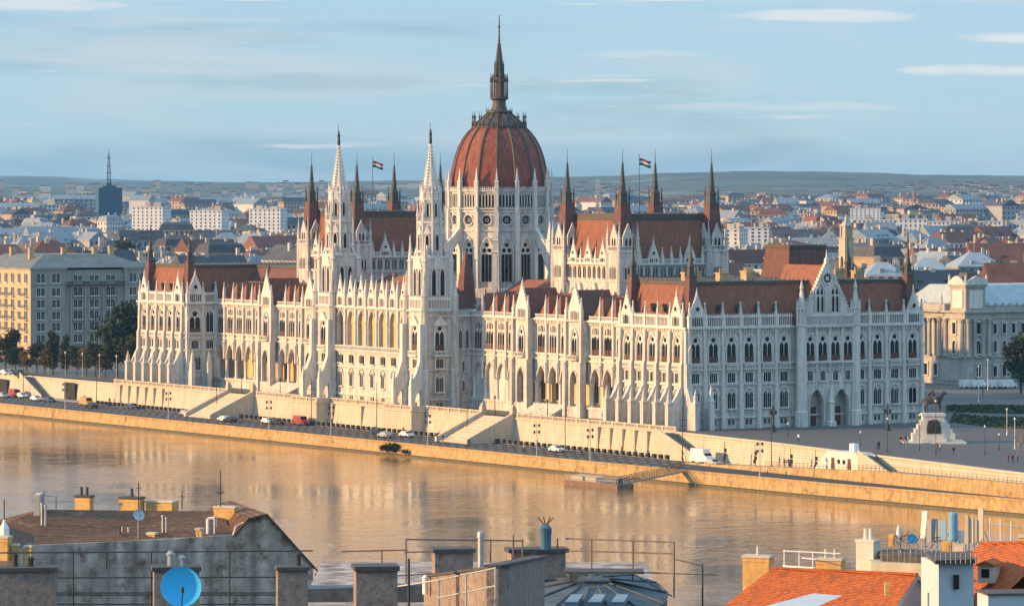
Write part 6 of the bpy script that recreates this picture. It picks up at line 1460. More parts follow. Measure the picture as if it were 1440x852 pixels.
# equestrian monument
def monument():
    x, y = on_ground(1312, 622, -.5); z = ground_z(x, y); st = mat('monument_stone', (.60, .56, .49), .85, .1, .8, .02, streak=.1)
    t = empty('equestrian_monument', BM @ T(x, y, z, R(-32)), 'bronze horseman on a stepped pale stone pedestal with a bronze relief, on the square', 'monument')
    b = MB(); b.box(-6.5, 6.5, -5.2, 5.2, -.2, .25); b.obj('platform', [st], t)
    b = MB(); b.sq(0, 0, [(2.2, .25), (2.2, .9)]); b.box(-2.6, 2.6, -3.0, 3.0, .25, 1.0); b.box(-2.2, 2.2, -2.4, 2.4, 1.0, 5.5); b.box(-2.4, 2.4, -2.6, 2.6, 5.5, 6.0)
    for s in (-1, 1):
        for k in range(4): b.box(s*2.2 if s > 0 else -2.2-.55*(4-k), s*2.2+.55*(4-k) if s > 0 else -2.2, -2.2, 2.2, 1.0+k*.9-(.75 if k == 0 else 0), 1.0+(k+1)*.9)
    b.obj('pedestal', [st], t)
    rl = MB(); l = arch(2.9, 1.9, 3.4, 4.8, 6, 2, .5); rl.extr(ccw(l), -2.5, -2.38); rr = random.Random(3)
    for k in range(26): cx, cz = rr.uniform(-1.15, 1.15), rr.uniform(2.3, 4.2); rl.lathe(cx, -2.5, [(.12, cz), (.2, cz+.3), (.12, cz+.6), (.1, cz+.75)], 5)
    rl.obj('relief', [BRONZE], t)
    def B(c): return 0
    J = {'belly': ((0, 0, 1.75), .52), 'chest': ((.85, 0, 1.85), .50), 'rump': ((-.85, 0, 1.85), .50), 'neck': ((1.25, 0, 2.35), .28), 'poll': ((1.55, 0, 2.85), .19), 'muzzle': ((1.98, 0, 2.62), .11), 'ear': ((1.52, .06, 3.08), .04),
         'fl1': ((.9, .28, 1.25), .17), 'fl2': ((1.2, .28, .9), .10), 'fl3': ((1.15, .28, .5), .07), 'fl4': ((1.3, .28, .38), .09), 'fr1': ((.9, -.28, 1.2), .17), 'fr2': ((.92, -.28, .7), .10), 'fr3': ((.9, -.28, .2), .07), 'fr4': ((.98, -.28, .06), .1),
         'bl1': ((-.85, .28, 1.3), .22), 'bl2': ((-1.1, .28, .8), .11), 'bl3': ((-.98, .28, .2), .07), 'bl4': ((-.88, .28, .06), .1), 'br1': ((-.8, -.28, 1.3), .22), 'br2': ((-.9, -.28, .8), .11), 'br3': ((-.7, -.28, .2), .07), 'br4': ((-.6, -.28, .06), .1), 't1': ((-1.35, 0, 1.9), .10), 't2': ((-1.6, 0, 1.3), .12), 't3': ((-1.6, 0, .8), .05)}
    E = [('belly', 'chest'), ('belly', 'rump'), ('chest', 'neck'), ('neck', 'poll'), ('poll', 'muzzle'), ('poll', 'ear'), ('chest', 'fl1'), ('fl1', 'fl2'), ('fl2', 'fl3'), ('fl3', 'fl4'), ('chest', 'fr1'), ('fr1', 'fr2'), ('fr2', 'fr3'), ('fr3', 'fr4'), ('rump', 'bl1'), ('bl1', 'bl2'), ('bl2', 'bl3'), ('bl3', 'bl4'), ('rump', 'br1'), ('br1', 'br2'), ('br2', 'br3'), ('br3', 'br4'), ('rump', 't1'), ('t1', 't2'), ('t2', 't3')]
    h = link('horse', skin_mesh('horse', J, E, [BRONZE], B, 2), t, T(-.1, 0, 6.0, 0, 1.5))
    J = {'pelvis': ((-.05, 0, 2.38), .22), 'chest': ((0, 0, 2.9), .27), 'neck': ((.02, 0, 3.18), .09), 'head': ((.06, 0, 3.38), .15), 'crown': ((.04, 0, 3.55), .1), 'kl': ((.35, .5, 2.0), .15), 'al': ((.15, .52, 1.4), .09), 'fl': ((.38, .52, 1.3), .07), 'kr': ((.35, -.5, 2.0), .15), 'ar': ((.15, -.52, 1.4), .09), 'fr': ((.38, -.52, 1.3), .07), 'sl': ((0, .32, 3.05), .1), 'el': ((.1, .45, 2.65), .08), 'wl': ((.5, .25, 2.55), .06), 'sr': ((0, -.32, 3.05), .1), 'er': ((.05, -.5, 2.65), .08), 'wr': ((.35, -.45, 2.4), .06), 'c1': ((-.3, 0, 2.85), .22), 'c2': ((-.7, 0, 2.4), .2)}
    E = [('pelvis', 'chest'), ('chest', 'neck'), ('neck', 'head'), ('head', 'crown'), ('pelvis', 'kl'), ('kl', 'al'), ('al', 'fl'), ('pelvis', 'kr'), ('kr', 'ar'), ('ar', 'fr'), ('chest', 'sl'), ('sl', 'el'), ('el', 'wl'), ('chest', 'sr'), ('sr', 'er'), ('er', 'wr'), ('chest', 'c1'), ('c1', 'c2')]
    link('rider', skin_mesh('rider', J, E, [BRONZE], B, 2), t, T(-.1, 0, 6.0, 0, 1.5))
monument()
# landing stage
def landing():
    a, c = at_ground(803, 679, ZW+.2), at_ground(884, 686, ZW+.2); d = Vector((c.x-a.x, c.y-a.y, 0)); L = d.length; ang = math.atan2(d.y, d.x); M = BM @ T(a.x, a.y, ZW, ang)
    t = empty('landing_stage', M, 'floating landing stage with a low railing moored in front of the quay', 'pontoon'); b = MB(); hw = 2.1
    b.prism([(-.6, 0), (.4, -hw), (L-1, -hw), (L, 0), (L-1, hw), (.4, hw)], -.5, .95); b.obj('hull', [mat('rusty_steel', (.16, .10, .07), .7, .4, 1)], t)
    b = MB(); b.box(.3, L*.64, -hw+.1, hw-.1, .96, 1.05); b.obj('deck', [mat('deck_boards', (.32, .26, .19), .9, .2, 2)], t)
    b = MB(); n = int(L/.9)
    for k in range(n+1):
        for s in (-1, 1): b.tube((.4+k*(L-1.4)/n, s*(hw-.1), .95), (.4+k*(L-1.4)/n, s*(hw-.1), 2.1), .05, 5)
    for s in (-1, 1):
        for z in (1.5, 2.1): b.tube((.4, s*(hw-.1), z), (L-1, s*(hw-.1), z), .045, 5)
    b.obj('railing', [mat('grey_rail', (.35, .32, .28), .6, .2, 2)], t)
    for x0, x1 in ((1.5, 5.2), (6.2, 9.6)):
        if x1 < L*.72: b = MB(); b.box(x0, x1, -1.2, 1.2, 1.05, 1.9); b.box(x0-.15, x1+.15, -1.35, 1.35, 1.9, 2.0); b.obj('cabin', [mat('pale_panels', (.55, .48, .38), .8, .1, 1)], t)
    b = MB(); b.cbox(L*.8, 0, 1.8, 1.8, .95, 1.9); b.obj('winch_house', [mat('blue_grey_steel', (.10, .13, .16), .6, .2, 1)], t)
    e = at_ground(1004, 661, ZR); e = Vector((out(e.y)+.5, e.y, 0)); s0 = Vector((c.x, c.y, 0)) + Vector((math.cos(ang), math.sin(ang), 0))*(-2.0)
    d = e-s0; L2 = d.length; t = empty('gangway', BM @ T(s0.x, s0.y, ZW+1.1, math.atan2(d.y, d.x)), 'long trussed gangway rising from the landing stage to the quay', 'gangway'); rise = ZR+.25-(ZW+1.1)
    f = MB(); n = 26
    f.face([(0, -.8, 0), (L2, -.8, rise), (L2, .8, rise), (0, .8, 0)]); f.face([(0, -.8, -.25), (0, .8, -.25), (L2, .8, rise-.25), (L2, -.8, rise-.25)])
    for s in (-1, 1): f.face([(0, s*.8, -.25), (L2, s*.8, rise-.25), (L2, s*.8, rise), (0, s*.8, 0)])
    f.obj('deck', [mat('deck_boards', (.32, .26, .19))], t); f = MB()
    for s in (-1, 1):
        for z in (1.3, .6): f.tube((0, s*.8, z), (L2, s*.8, rise+z), .06, 5)
        for k in range(n): xa, xb = k*L2/n, (k+1)*L2/n; za, zb = xa/L2*rise, xb/L2*rise; f.tube((xa, s*.8, za), (xa, s*.8, za+1.3), .05, 4); f.tube((xa, s*.8, za), (xb, s*.8, zb+1.3), .04, 4)
    f.obj('truss', [mat('brown_steel', (.13, .09, .06), .7, .3, 2)], t)
landing()
# ================================================================== foreground roofs on the Buda bank
FW = mat('stained_firewall', (.55, .46, .39), .95, .35, 1.3, .06, col2=(.72, .62, .53), streak=.55, detail=10, patch=((.17, .11, .08), .8, .50, .64))
FT = mat('old_brown_tile', (.15, .075, .042), .85, .5, 3.2, .05, courses=4.0, detail=9, patch=((.29, .17, .09), .9, .56, .66))
OT = mat('orange_tile', (.52, .13, .03), .8, .38, 4.5, .05, courses=4.5, detail=9, patch=((.26, .075, .03), 1.1, .52, .70))
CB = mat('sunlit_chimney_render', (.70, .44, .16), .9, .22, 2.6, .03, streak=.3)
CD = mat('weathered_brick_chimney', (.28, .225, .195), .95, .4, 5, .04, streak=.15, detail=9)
CAPD = mat('chimney_cap', (.085, .08, .08), .9, .3, 3)
ZINC = mat('zinc_pipe', (.38, .40, .42), .4, .15, 3, metal=.4)
MROOF = mat('blue_grey_sheet', (.085, .105, .12), .7, .45, 2.2, .01, streak=.4)
RENDB = mat('pale_blue_render', (.46, .52, .56), .85, .08, 1)
RENDC = mat('cream_render', (.60, .53, .42), .9, .12, 1.2, streak=.2)
def lz(py, D): return H-(py-262)/6200*D
def lx_(px, D): return (px-720)/6200*D
def pots(b, cx, cy, z, n, w, r=.11, h=.45, m=0):
    for k in range(n): b.lathe(cx+(k-(n-1)/2)*w/max(1, n), cy, [(r*1.15, z), (r, z+h*.15), (r*.85, z+h), (r*1.1, z+h+.04)], 8, 0, m)
def chim(px0, px1, y0, y1, D, m, rot=0, n=0, cap=None, parent=None, label=None, depth=.55, group=None, ph=.45):
    w = (px1-px0)/6200*D; zt, zb = lz(y0, D), lz(y1, D)-.6; M = T(lx_((px0+px1)/2, D), D, 0, rot)
    b = MB(); b.cbox(0, 0, w, w*depth, zb, zt-.12, 0); b.cbox(0, 0, w+.12, w*depth+.12, zt-.12, zt, 1)
    b.cbox(0, 0, w+.06, w*depth+.06, zt-.32, zt-.24, 0)
    pots(b, 0, 0, zt, n, w*.75, .10, ph, 1)
    if parent: 
        o = b.obj('chimney', [m, cap or CAPD], parent); o.matrix_world = M
    else: o = tag(b.obj('chimney', [m, cap or CAPD], None, M), label, 'chimney', group)
    return o
def old_house():
    D = 256.0; t = empty('old_house', Matrix.Identity(4), 'old gabled house with a stained firewall, brown tiles and sunlit chimneys at the lower left', 'house')
    a = R(14.4); X0 = lx_(437, D); M = T(X0, D, 0, a)
    def P(px, py): x = (px-437)/24.2/math.cos(a)*1.0; d = D+x*math.sin(a); return x, lz(py, d)
    prof = [P(440, 900), P(440, 797), P(376, 725), P(350, 731), P(334, 740), P(330, 752), P(250, 757), P(150, 762), P(60, 766), P(-60, 770), P(-60, 900)]
    b = MB(); b.extr([(x, z) for x, z in prof], 0, .45); b.obj('wall', [FW], t, M)
    # fallen render and damp patches are part of the wall's stone; back walls
    r = MB(); (xe, ze), (x1, _) = P(332, 756), P(-60, 756); zr = lz(714, 262); yr = 6.0
    L = [P(62, 764)[0], P(332, 754)[0]]
    r.face([(x1, .3, P(-60, 769)[1]), (L[0], .3, P(62, 765)[1]), (P(88, 700)[0], yr, zr+.2), (x1, yr, zr-1.2)], 0)
    r.face([(L[0], .3, P(62, 765)[1]), (L[1], .3, P(332, 754)[1]), (L[1]+.3, yr, zr-.1), (P(88, 700)[0], yr, zr+.2)], 0)
    r.face([(x1, yr, zr-1.2), (P(88, 700)[0], yr, zr+.2), (L[1]+.3, yr, zr-.1), (L[1]+.3, yr+6, zr-3.4), (x1, yr+6, zr-3.4)], 0)
    r.obj('roof', [FT], t, M)
    r = MB(); xg0, zg0 = P(331, 752); xg1, zg1 = P(376, 724); xg2, zg2 = P(441, 798); z2 = P(350, 730)[1]; xm = P(350, 730)[0]
    for (xa, za), (xb, zb) in (((xg0, zg0-.05), (xm, z2)), ((xm, z2), (xg1, zg1)), ((xg1, zg1), (xg2+.25, zg2-.25))):
        r.face([(xa, -.18, za+.1), (xb, -.18, zb+.1), (xb, 11, zb+.1), (xa, 11, za+.1)], 0); r.face([(xa, -.18, za-.06), (xb, -.18, zb-.06), (xb, -.18, zb+.1), (xa, -.18, za+.1)], 0)
    r.obj('roof', [FT], t, M)
    b = MB(); b.box(-20.5, 0, .5, 12, 14, 29.6); b.obj('wall', [FW], t, M)
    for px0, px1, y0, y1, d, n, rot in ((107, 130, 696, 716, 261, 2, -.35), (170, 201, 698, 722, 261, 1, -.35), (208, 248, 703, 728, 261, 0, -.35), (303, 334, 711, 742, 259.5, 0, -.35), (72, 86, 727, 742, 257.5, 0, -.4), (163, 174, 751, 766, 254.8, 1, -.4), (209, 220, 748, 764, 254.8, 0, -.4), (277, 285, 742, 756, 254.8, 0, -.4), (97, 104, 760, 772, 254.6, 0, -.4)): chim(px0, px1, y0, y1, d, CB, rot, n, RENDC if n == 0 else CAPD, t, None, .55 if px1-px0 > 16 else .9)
    for px, y0, y1 in ((229, 726, 748), (234, 729, 748), (59, 709, 748), (64, 712, 748), (172, 742, 756), (181, 743, 756), (302, 728, 750)):
        b = MB(); d = 255.5; b.lathe(lx_(px, d), d, [(.07, lz(y1, d)), (.07, lz(y0, d)), (.1, lz(y0, d)), (.1, lz(y0, d)+.08)], 7); b.obj('vent_pipe', [ZINC], t)
    b = MB(); d = 255.6; x, z = lx_(292, d), lz(729, d); b.tube((x, d, lz(750, d)), (x, d, z), .09, 7); b.tube((x, d, z), (x+.45, d, z+.05), .09, 7); b.tube((x+.45, d, z+.05), (x+.45, d, z-.5), .09, 7); b.obj('vent_pipe', [WHITE], t)
    # raised roof hatch with ladder rails at the left end
    d = 258; b = MB(); b.prism([(lx_(30, d), d-2), (lx_(58, d), d-2), (lx_(58, d), d+3), (lx_(30, d), d+3)], lz(770, d), lz(742, d)); b.box(lx_(50, d), lx_(58, d), d-1, d+1, lz(770, d), lz(694, d)); b.obj('roof_hatch', [RENDC], t)
    b = MB(); 
    for px, yt in ((79, 696), (60, 690), (62, 690)): b.tube((lx_(px, d), d, lz(760, d)), (lx_(px, d), d, lz(yt, d)), .04, 5)
    b.tube((lx_(60, d), d, lz(696, d)), (lx_(79, d), d, lz(697, d)), .04, 5); b.tube((lx_(58, d), d, lz(700, d)), (lx_(36, d), d, lz(757, d)), .06, 5); b.obj('ladder_rail', [ZINC], t)
    g = MB(); g.tube(M @ Vector((xg2+.1, -.15, zg2-.3)), M @ Vector((xg2+.1, -.15, zg2-6)), .06, 6); g.obj('drain_pipe', [ZINC], t)
old_house()
def dish(px, py, r_px, D, m, label, yaw=0, mast=2.0, tilt=R(18)):
    r = r_px/6200*D; p = at(px, py, D); t = empty('satellite_dish', T(p.x, p.y, p.z, yaw), label, 'satellite dish')
    b = MB(); n = 28; prof = [(r*k/6, .22*r*(k/6)**2) for k in range(7)]; i = 0
    m1 = MB(); m1.lathe(0, 0, [(max(.004, a), z) for a, z in prof] + [(r*1.02, .22*r+.01), (r, .20*r), (r*.5, .03*r), (.004, -.03)], n, 0, 0, False)
    b.add(m1, Matrix.Rotation(R(90)-tilt, 4, 'X')); o = smooth(b.obj('reflector', [m], t))
    b = MB(); q = Matrix.Rotation(R(90)-tilt, 4, 'X'); f = q @ Vector((0, -r*.35, r*.95)); b.tube(q @ Vector((0, -r*.98, .2*r)), f, r*.03, 5); b.lathe(0, 0, [(0.001, 0)]*2, 3); c = MB(); c.lathe(0, 0, [(r*.06, -.06), (r*.08, .05), (r*.03, .1)], 8); b.add(c, Matrix.Translation(f)); b.obj('feed_arm', [IRON], t)
    b = MB(); b.tube((0, .12, -mast), (0, .12, .1), r*.06, 6); b.obj('mast', [ZINC], t)
    return t
dish(254, 826, 28.5, 112, mat('dish_blue', (.045, .44, .78), .6, .04, .6), 'large round bright blue satellite dish before the grey chimney at the lower left', R(10), 1.6)
dish(195, 724, 8, 254, mat('dish_pale', (.45, .52, .58), .5, .06, 1), 'small pale satellite dish on a mast above the brown roof', R(20), 2.6)
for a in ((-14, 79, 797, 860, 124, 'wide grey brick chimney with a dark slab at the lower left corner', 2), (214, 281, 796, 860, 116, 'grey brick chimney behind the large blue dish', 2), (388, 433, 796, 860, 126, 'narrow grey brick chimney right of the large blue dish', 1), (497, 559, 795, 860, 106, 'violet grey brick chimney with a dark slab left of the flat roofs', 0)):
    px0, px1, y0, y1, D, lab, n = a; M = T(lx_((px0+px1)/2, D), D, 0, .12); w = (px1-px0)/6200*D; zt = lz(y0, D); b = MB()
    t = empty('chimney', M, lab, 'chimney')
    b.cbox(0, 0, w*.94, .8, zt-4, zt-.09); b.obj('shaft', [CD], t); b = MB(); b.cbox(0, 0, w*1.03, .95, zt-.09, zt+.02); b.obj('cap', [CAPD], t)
    for k in range(n): b = MB(); x = (-.12+.24*k)*w if n == 2 else w*.2; h = (.42, .30)[k % 2]; b.lathe(x, 0, [(.075, zt), (.07, zt+h*.7), (.11, zt+h*.72), (.11, zt+h*.8), (.03, zt+h)], 8); b.obj('pot', [IRON if a[0] < 200 or n == 1 else ZINC], t)
def rail(name, pts, posts, m, label, r=.022, D=None, cat='railing'):
    b = MB()
    for (xa, ya, da), (xb, yb, db) in pts: b.tube(at(xa, ya, da), at(xb, yb, db), r, 5)
    for x, y0, y1, d in posts: b.tube(at(x, y1, d), at(x, y0, d), r*1.15, 5)
    tag(b.obj(name, m), label, cat)
rail('roof_railing', [((-20, 777, 119), (440, 774, 119)), ((80, 833, 119), (388, 833, 119)), ((80, 836, 119), (388, 836, 119)), ((80, 812, 119), (388, 811, 119)), ((80, 849, 119), (388, 849, 119))], [(103, 775, 870, 119), (213, 775, 870, 119), (323, 775, 870, 119), (150, 776, 800, 119)], IRON, 'thin dark roof railing with taut wires across the lower left', .02)
for px, y0, y1, D, lab in ((195, 678, 724, 256, 'thin aerial rod left of the middle chimneys on the brown roof'), (256, 690, 716, 258, 'short aerial rod right of the middle chimneys on the brown roof'), (310, 661, 712, 258, 'tall aerial with a small crown above the right brown roof chimney'), (6, 702, 745, 240, 'thin aerial rod at the left edge')):
    b = MB(); b.tube(at(px, y1, D), at(px, y0, D), .035, 5)
    if px == 310:
        p = at(px, 694, D)
        for k in range(6): a = k*math.pi/3; b.tube(p, p+Vector((.25*math.cos(a), .25*math.sin(a), .12)), .02, 4)
    elif px != 6: b.tube(at(px-4, y0+8, D), at(px+4, y0+8, D), .02, 4)
    tag(b.obj('aerial', IRON), lab, 'aerial')
def left_neighbour():
    D = 240; t = empty('neighbour_house', Matrix.Identity(4), 'house with pale chimneys and a small mast cut by the left edge', 'house'); b = MB(); b.box(lx_(-80, D), lx_(24, D), D, D+9, 16, lz(772, D)); b.obj('wall', [FW], t)
    b = MB(); hip_roof(b, lx_(-82, D), lx_(26, D), D-.3, D+9.3, lz(772, D), lz(742, D), 2, 4.4); b.obj('roof', [FT], t)
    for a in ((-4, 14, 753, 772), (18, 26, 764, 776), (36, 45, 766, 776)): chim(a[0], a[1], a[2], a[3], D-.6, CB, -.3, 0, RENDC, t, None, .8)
    b = MB(); b.lathe(lx_(6, D), D, [(.28, lz(753, D)), (.28, lz(742, D)), (.12, lz(736, D)), (.05, lz(730, D))], 8); b.obj('cowl', [WHITE], t)
left_neighbour()
def terrace_house():
    t = empty('terrace_house', Matrix.Identity(4), 'flat roofed house with brick parapets and blue grey sheet metal at the bottom centre', 'house')
    def quad_wall(pts, th=.35, m=CD, cap=True, name='parapet'):   # pts: (px, ytop, D) along the wall; bottom follows
        b = MB()
        for (xa, ya, da), (xb, yb, db) in zip(pts, pts[1:]):
            A, B = at(xa, ya, da), at(xb, yb, db); d = Vector((B.x-A.x, B.y-A.y, 0)).normalized(); n = Vector((-d.y, d.x, 0))*th
            lo = lambda v: Vector((v.x, v.y, 36.0)); q = [A, B, B+n, A+n]
            b.face([lo(A), lo(B), B, A]); b.face([lo(B), lo(B+n), B+n, B]); b.face([lo(A+n), lo(A), A, A+n]); b.face([lo(B+n), lo(A+n), A+n, B+n]); b.face([q[0], q[1], q[2], q[3]])
            if cap:
                e = n.normalized()*.07; u = Vector((0, 0, .07)); A2, B2 = A-e-d*.06, B-e+d*.06; C2, D2 = B+n+e+d*.06, A+n+e-d*.06
                for f in ([A2+u, B2+u, C2+u, D2+u], [A2, B2, B2+u, A2+u], [B2, C2, C2+u, B2+u], [D2, A2, A2+u, D2+u]): b.face(f, 1)
        b.obj(name, [m, CAPD], t)
    quad_wall([(596, 812, 141), (700, 797, 131)]); quad_wall([(700.5, 797, 131), (766, 784, 143)]); quad_wall([(640, 806, 136.5), (641, 806, 136)], .3)
    b = MB(); A = [at(430, 828, 150), at(600, 822, 150), at(598, 815, 165), at(430, 815, 165)]; b.face(A); b.face([Vector((p.x, p.y, 30)) for p in A[:2]]+[A[1], A[0]]); b.obj('roof', [MROOF], t)
    # base block below the roofs
    b = MB(); b.box(lx_(425, 150), lx_(930, 150), 146, 166, 20, lz(846, 150)); b.obj('wall', [FW], t)
    # curved sheet roof
    b = MB(); n = 14; c = at(835, 838, 147); rx, ry = 2.55, 9.0; ring = []; inner = []
    for k in range(n+1):
        a = -math.pi*1.0+2*math.pi*k/n; ring.append(Vector((c.x+rx*math.cos(a)*1.0, c.y+3+ry*math.sin(a), c.z-.18))); inner.append(Vector((c.x+rx*.25*math.cos(a), c.y+3+ry*.25*math.sin(a), c.z+.22)))
    for k in range(n):
        b.face([ring[k], ring[k+1], inner[k+1], inner[k]]); b.face([Vector((ring[k].x, ring[k].y, c.z-3)), Vector((ring[k+1].x, ring[k+1].y, c.z-3)), ring[k+1], ring[k]])
        b.tube(ring[k]+Vector((0, 0, .03)), inner[k]+Vector((0, 0, .03)), .035, 4); b.tube(ring[k], ring[k+1], .06, 5)
    b.face(inner[:-1]); b.obj('roof', [MROOF], t)
    for k in range(3):
        s = MB(); p = c+Vector((-.75+k*.75, -3.1, .08)); s.prism([(p.x-.28, p.y-1.5), (p.x+.14, p.y-1.5), (p.x+.36, p.y+1.2), (p.x-.02, p.y+1.2)], p.z-.02, p.z+.17); s.obj('skylight', [mat('skylight_glass', (.16, .21, .25), .25, .2, 1)], t)
    b = MB(); b.box(lx_(795, 150), lx_(905, 150), 149, 150.4, lz(803, 150), lz(800, 150)); b.box(lx_(800, 150), lx_(812, 150), 149, 150.4, lz(812, 150), lz(803, 150)); b.obj('walkway', [CAPD], t)
    for px0, px1, y0, y1, D in ((609, 663, 772, 815, 152), (716, 793, 772, 818, 154)):
        b = MB(); w = (px1-px0)/6200*D; zt = lz(y0, D); x = lx_((px0+px1)/2, D); M = T(x, D, 0, .15); b.cbox(0, 0, w, .9, zt-3, zt-.08); b.cbox(0, 0, w*1.12, 1.1, zt-.08, zt+.05, 1); b.obj('chimney', [CD, CAPD], t, M)
    D = 148; b = MB(); b.lathe(lx_(676, D), D, [(.10, lz(800, D)), (.10, lz(755, D)), (.13, lz(755, D)), (.12, lz(748, D)), (.05, lz(746, D))], 10); b.obj('flue_pipe', [ZINC], t)
    D = 152; b = MB(); x = lx_(767, D); b.lathe(x, D, [(.20, lz(772, D)), (.20, lz(751, D)), (.215, lz(751, D)), (.22, lz(742, D)), (.16, lz(738, D)), (.03, lz(736, D))], 14, 0, 0); b.obj('vent_cowl', [mat('blue_steel', (.10, .20, .28), .3, .2, 2, metal=.5)], t)
    b = MB()
    for k in range(7): a = k*2*math.pi/7; b.tube((x+.05*math.cos(a), D+.05*math.sin(a), lz(738, D)), (x+.28*math.cos(a), D+.28*math.sin(a), lz(727, D)), .018, 4)
    b.obj('bird_spikes', [IRON], t)
    b = MB(); b.lathe(lx_(598, 140), 140, [(.09, lz(835, 140)), (.09, lz(813, 140)), (.12, lz(812, 140)), (.04, lz(808, 140))], 8); b.obj('vent_pipe', [WHITE], t)
terrace_house()
rail('roof_railing', [((571, 758, 150), (735, 760, 152)), ((795, 757, 152), (949, 762, 150)), ((571, 776, 150), (610, 775, 150)), ((480, 775, 150), (571, 773, 150)), ((795, 774, 152), (949, 778, 150)), ((795, 801, 152), (949, 806, 150)), ((900, 812, 150), (945, 838, 150)), ((560, 809, 150), (610, 806, 150))],
     [(571, 757, 822, 150), (537, 772, 822, 150), (832, 757, 815, 151), (890, 759, 818, 150.5), (948, 761, 840, 150), (735, 758, 790, 152), (690, 757, 790, 152), (722, 752, 790, 152), (784, 757, 775, 152)], mat('rusty_rail', (.16, .11, .10), .6, .2, 2), 'tall thin rusty railing on the flat roofs at the bottom centre', .026)
rail('roof_railing', [((617, 815, 129), (697, 798, 127)), ((617, 840, 129), (697, 823, 127)), ((520, 830, 131), (617, 815, 129))], [(617, 814, 870, 129), (656, 806, 870, 128), (697, 797, 870, 127)], ZINC, 'pale grey railing in front of the brick parapet at the bottom centre', .026)
rail('roof_post', [], [(575, 785, 855, 128)], IRON, 'short black post left of the pale grey railing', .035, cat='post')
rail('roof_post', [], [(988, 793, 856, 160)], IRON, 'slim lone post between the sheet roof and the orange roof', .03, cat='post')
rail('roof_railing', [((950, 806, 150), (1010, 808, 158)), ((950, 786, 150), (988, 795, 158))], [], IRON, 'slack wires running right from the tall rusty railing', .015)
def orange_house():
    t = empty('orange_roof_house', Matrix.Identity(4), 'house with a bright orange tiled roof and white gable end at the lower right', 'house')
    A, B = at(1085, 799, 232), at(1290, 808, 226); d = (B-A); d.z = 0; d.normalize(); f = Vector((d.y, -d.x, 0))       # f points to the viewer and left
    run, drop = 6.0, 4.6; L0 = A - d*.6 + f*run - Vector((0, 0, drop)); R0 = B + f*run - Vector((0, 0, drop)); k = Vector((0, 0, .0))
    r = MB(); n = 1; r.face([L0 - d*2.6, R0, B, A]); Bb = B - f*run - Vector((0, 0, drop)); Ab = A - f*run - Vector((0, 0, drop)); r.face([B, Bb, Ab - d*2, A]); r.face([A, Ab-d*2, L0-d*2.6])
    r.tube(A, B, .12, 6); r.obj('roof', [OT], t)
    w = MB(); e = d*-.15; w.face([R0+e-Vector((0, 0, .1)), Bb+e-Vector((0, 0, .1)), B+e-Vector((0, 0, .1))]); w.face([Vector((R0.x, R0.y, 20))+e, Vector((Bb.x, Bb.y, 20))+e, Bb+e-Vector((0, 0, .1)), R0+e-Vector((0, 0, .1))])
    for P_, Q_ in ((R0, B), (B, Bb)): 
        u = Vector((0, 0, .22)); w.face([P_+d*.06-u, Q_+d*.06-u, Q_+d*.06+u*.2, P_+d*.06+u*.2]) if P_ is R0 else w.face([Q_+d*.06-u, Q_+d*.06+u*.2, P_+d*.06+u*.2, P_+d*.06-u])
    w.obj('gable_wall', [RENDB], t)
    for a in ((1047, 1085, 780, 815, 236, 1), (1150, 1186, 784, 806, 238, 2)): chim(*a[:5], CB, -.32, a[5], RENDC, t, None, .7)
    b = MB(); p = at(1247, 826, 222); b.box(p.x-.1, p.x+.1, p.y-.2, p.y+.2, p.z-.4, p.z+.25); b.obj('roof_vent', [CB], t)
    p = at(1122, 856, 218); dm = MB(); q = MB(); q.prism([(-1.3, -1.6), (1.3, -1.6), (1.3, 2), (-1.3, 2)], -2, 0); q.face([(-1.5, -1.8, .02), (1.5, -1.8, .02), (.9, 2.5, .55), (-.9, 2.5, .55)]); dm.add(q, T(p.x, p.y, p.z, math.atan2(d.y, d.x))); dm.obj('dormer', [RENDB], t)
orange_house()
rail('roof_railing', [((1101, 774, 239), (1182, 778, 237)), ((1101, 795, 239), (1147, 798, 237)), ((1101, 796, 239), (1147, 799, 237)), ((1128, 784, 239), (1147, 786, 237))], [(1103, 773, 798, 239), (1124, 774, 798, 239), (1143, 775, 798, 238)], WHITE, 'white pipe railing behind the orange ridge between its chimneys', .03)
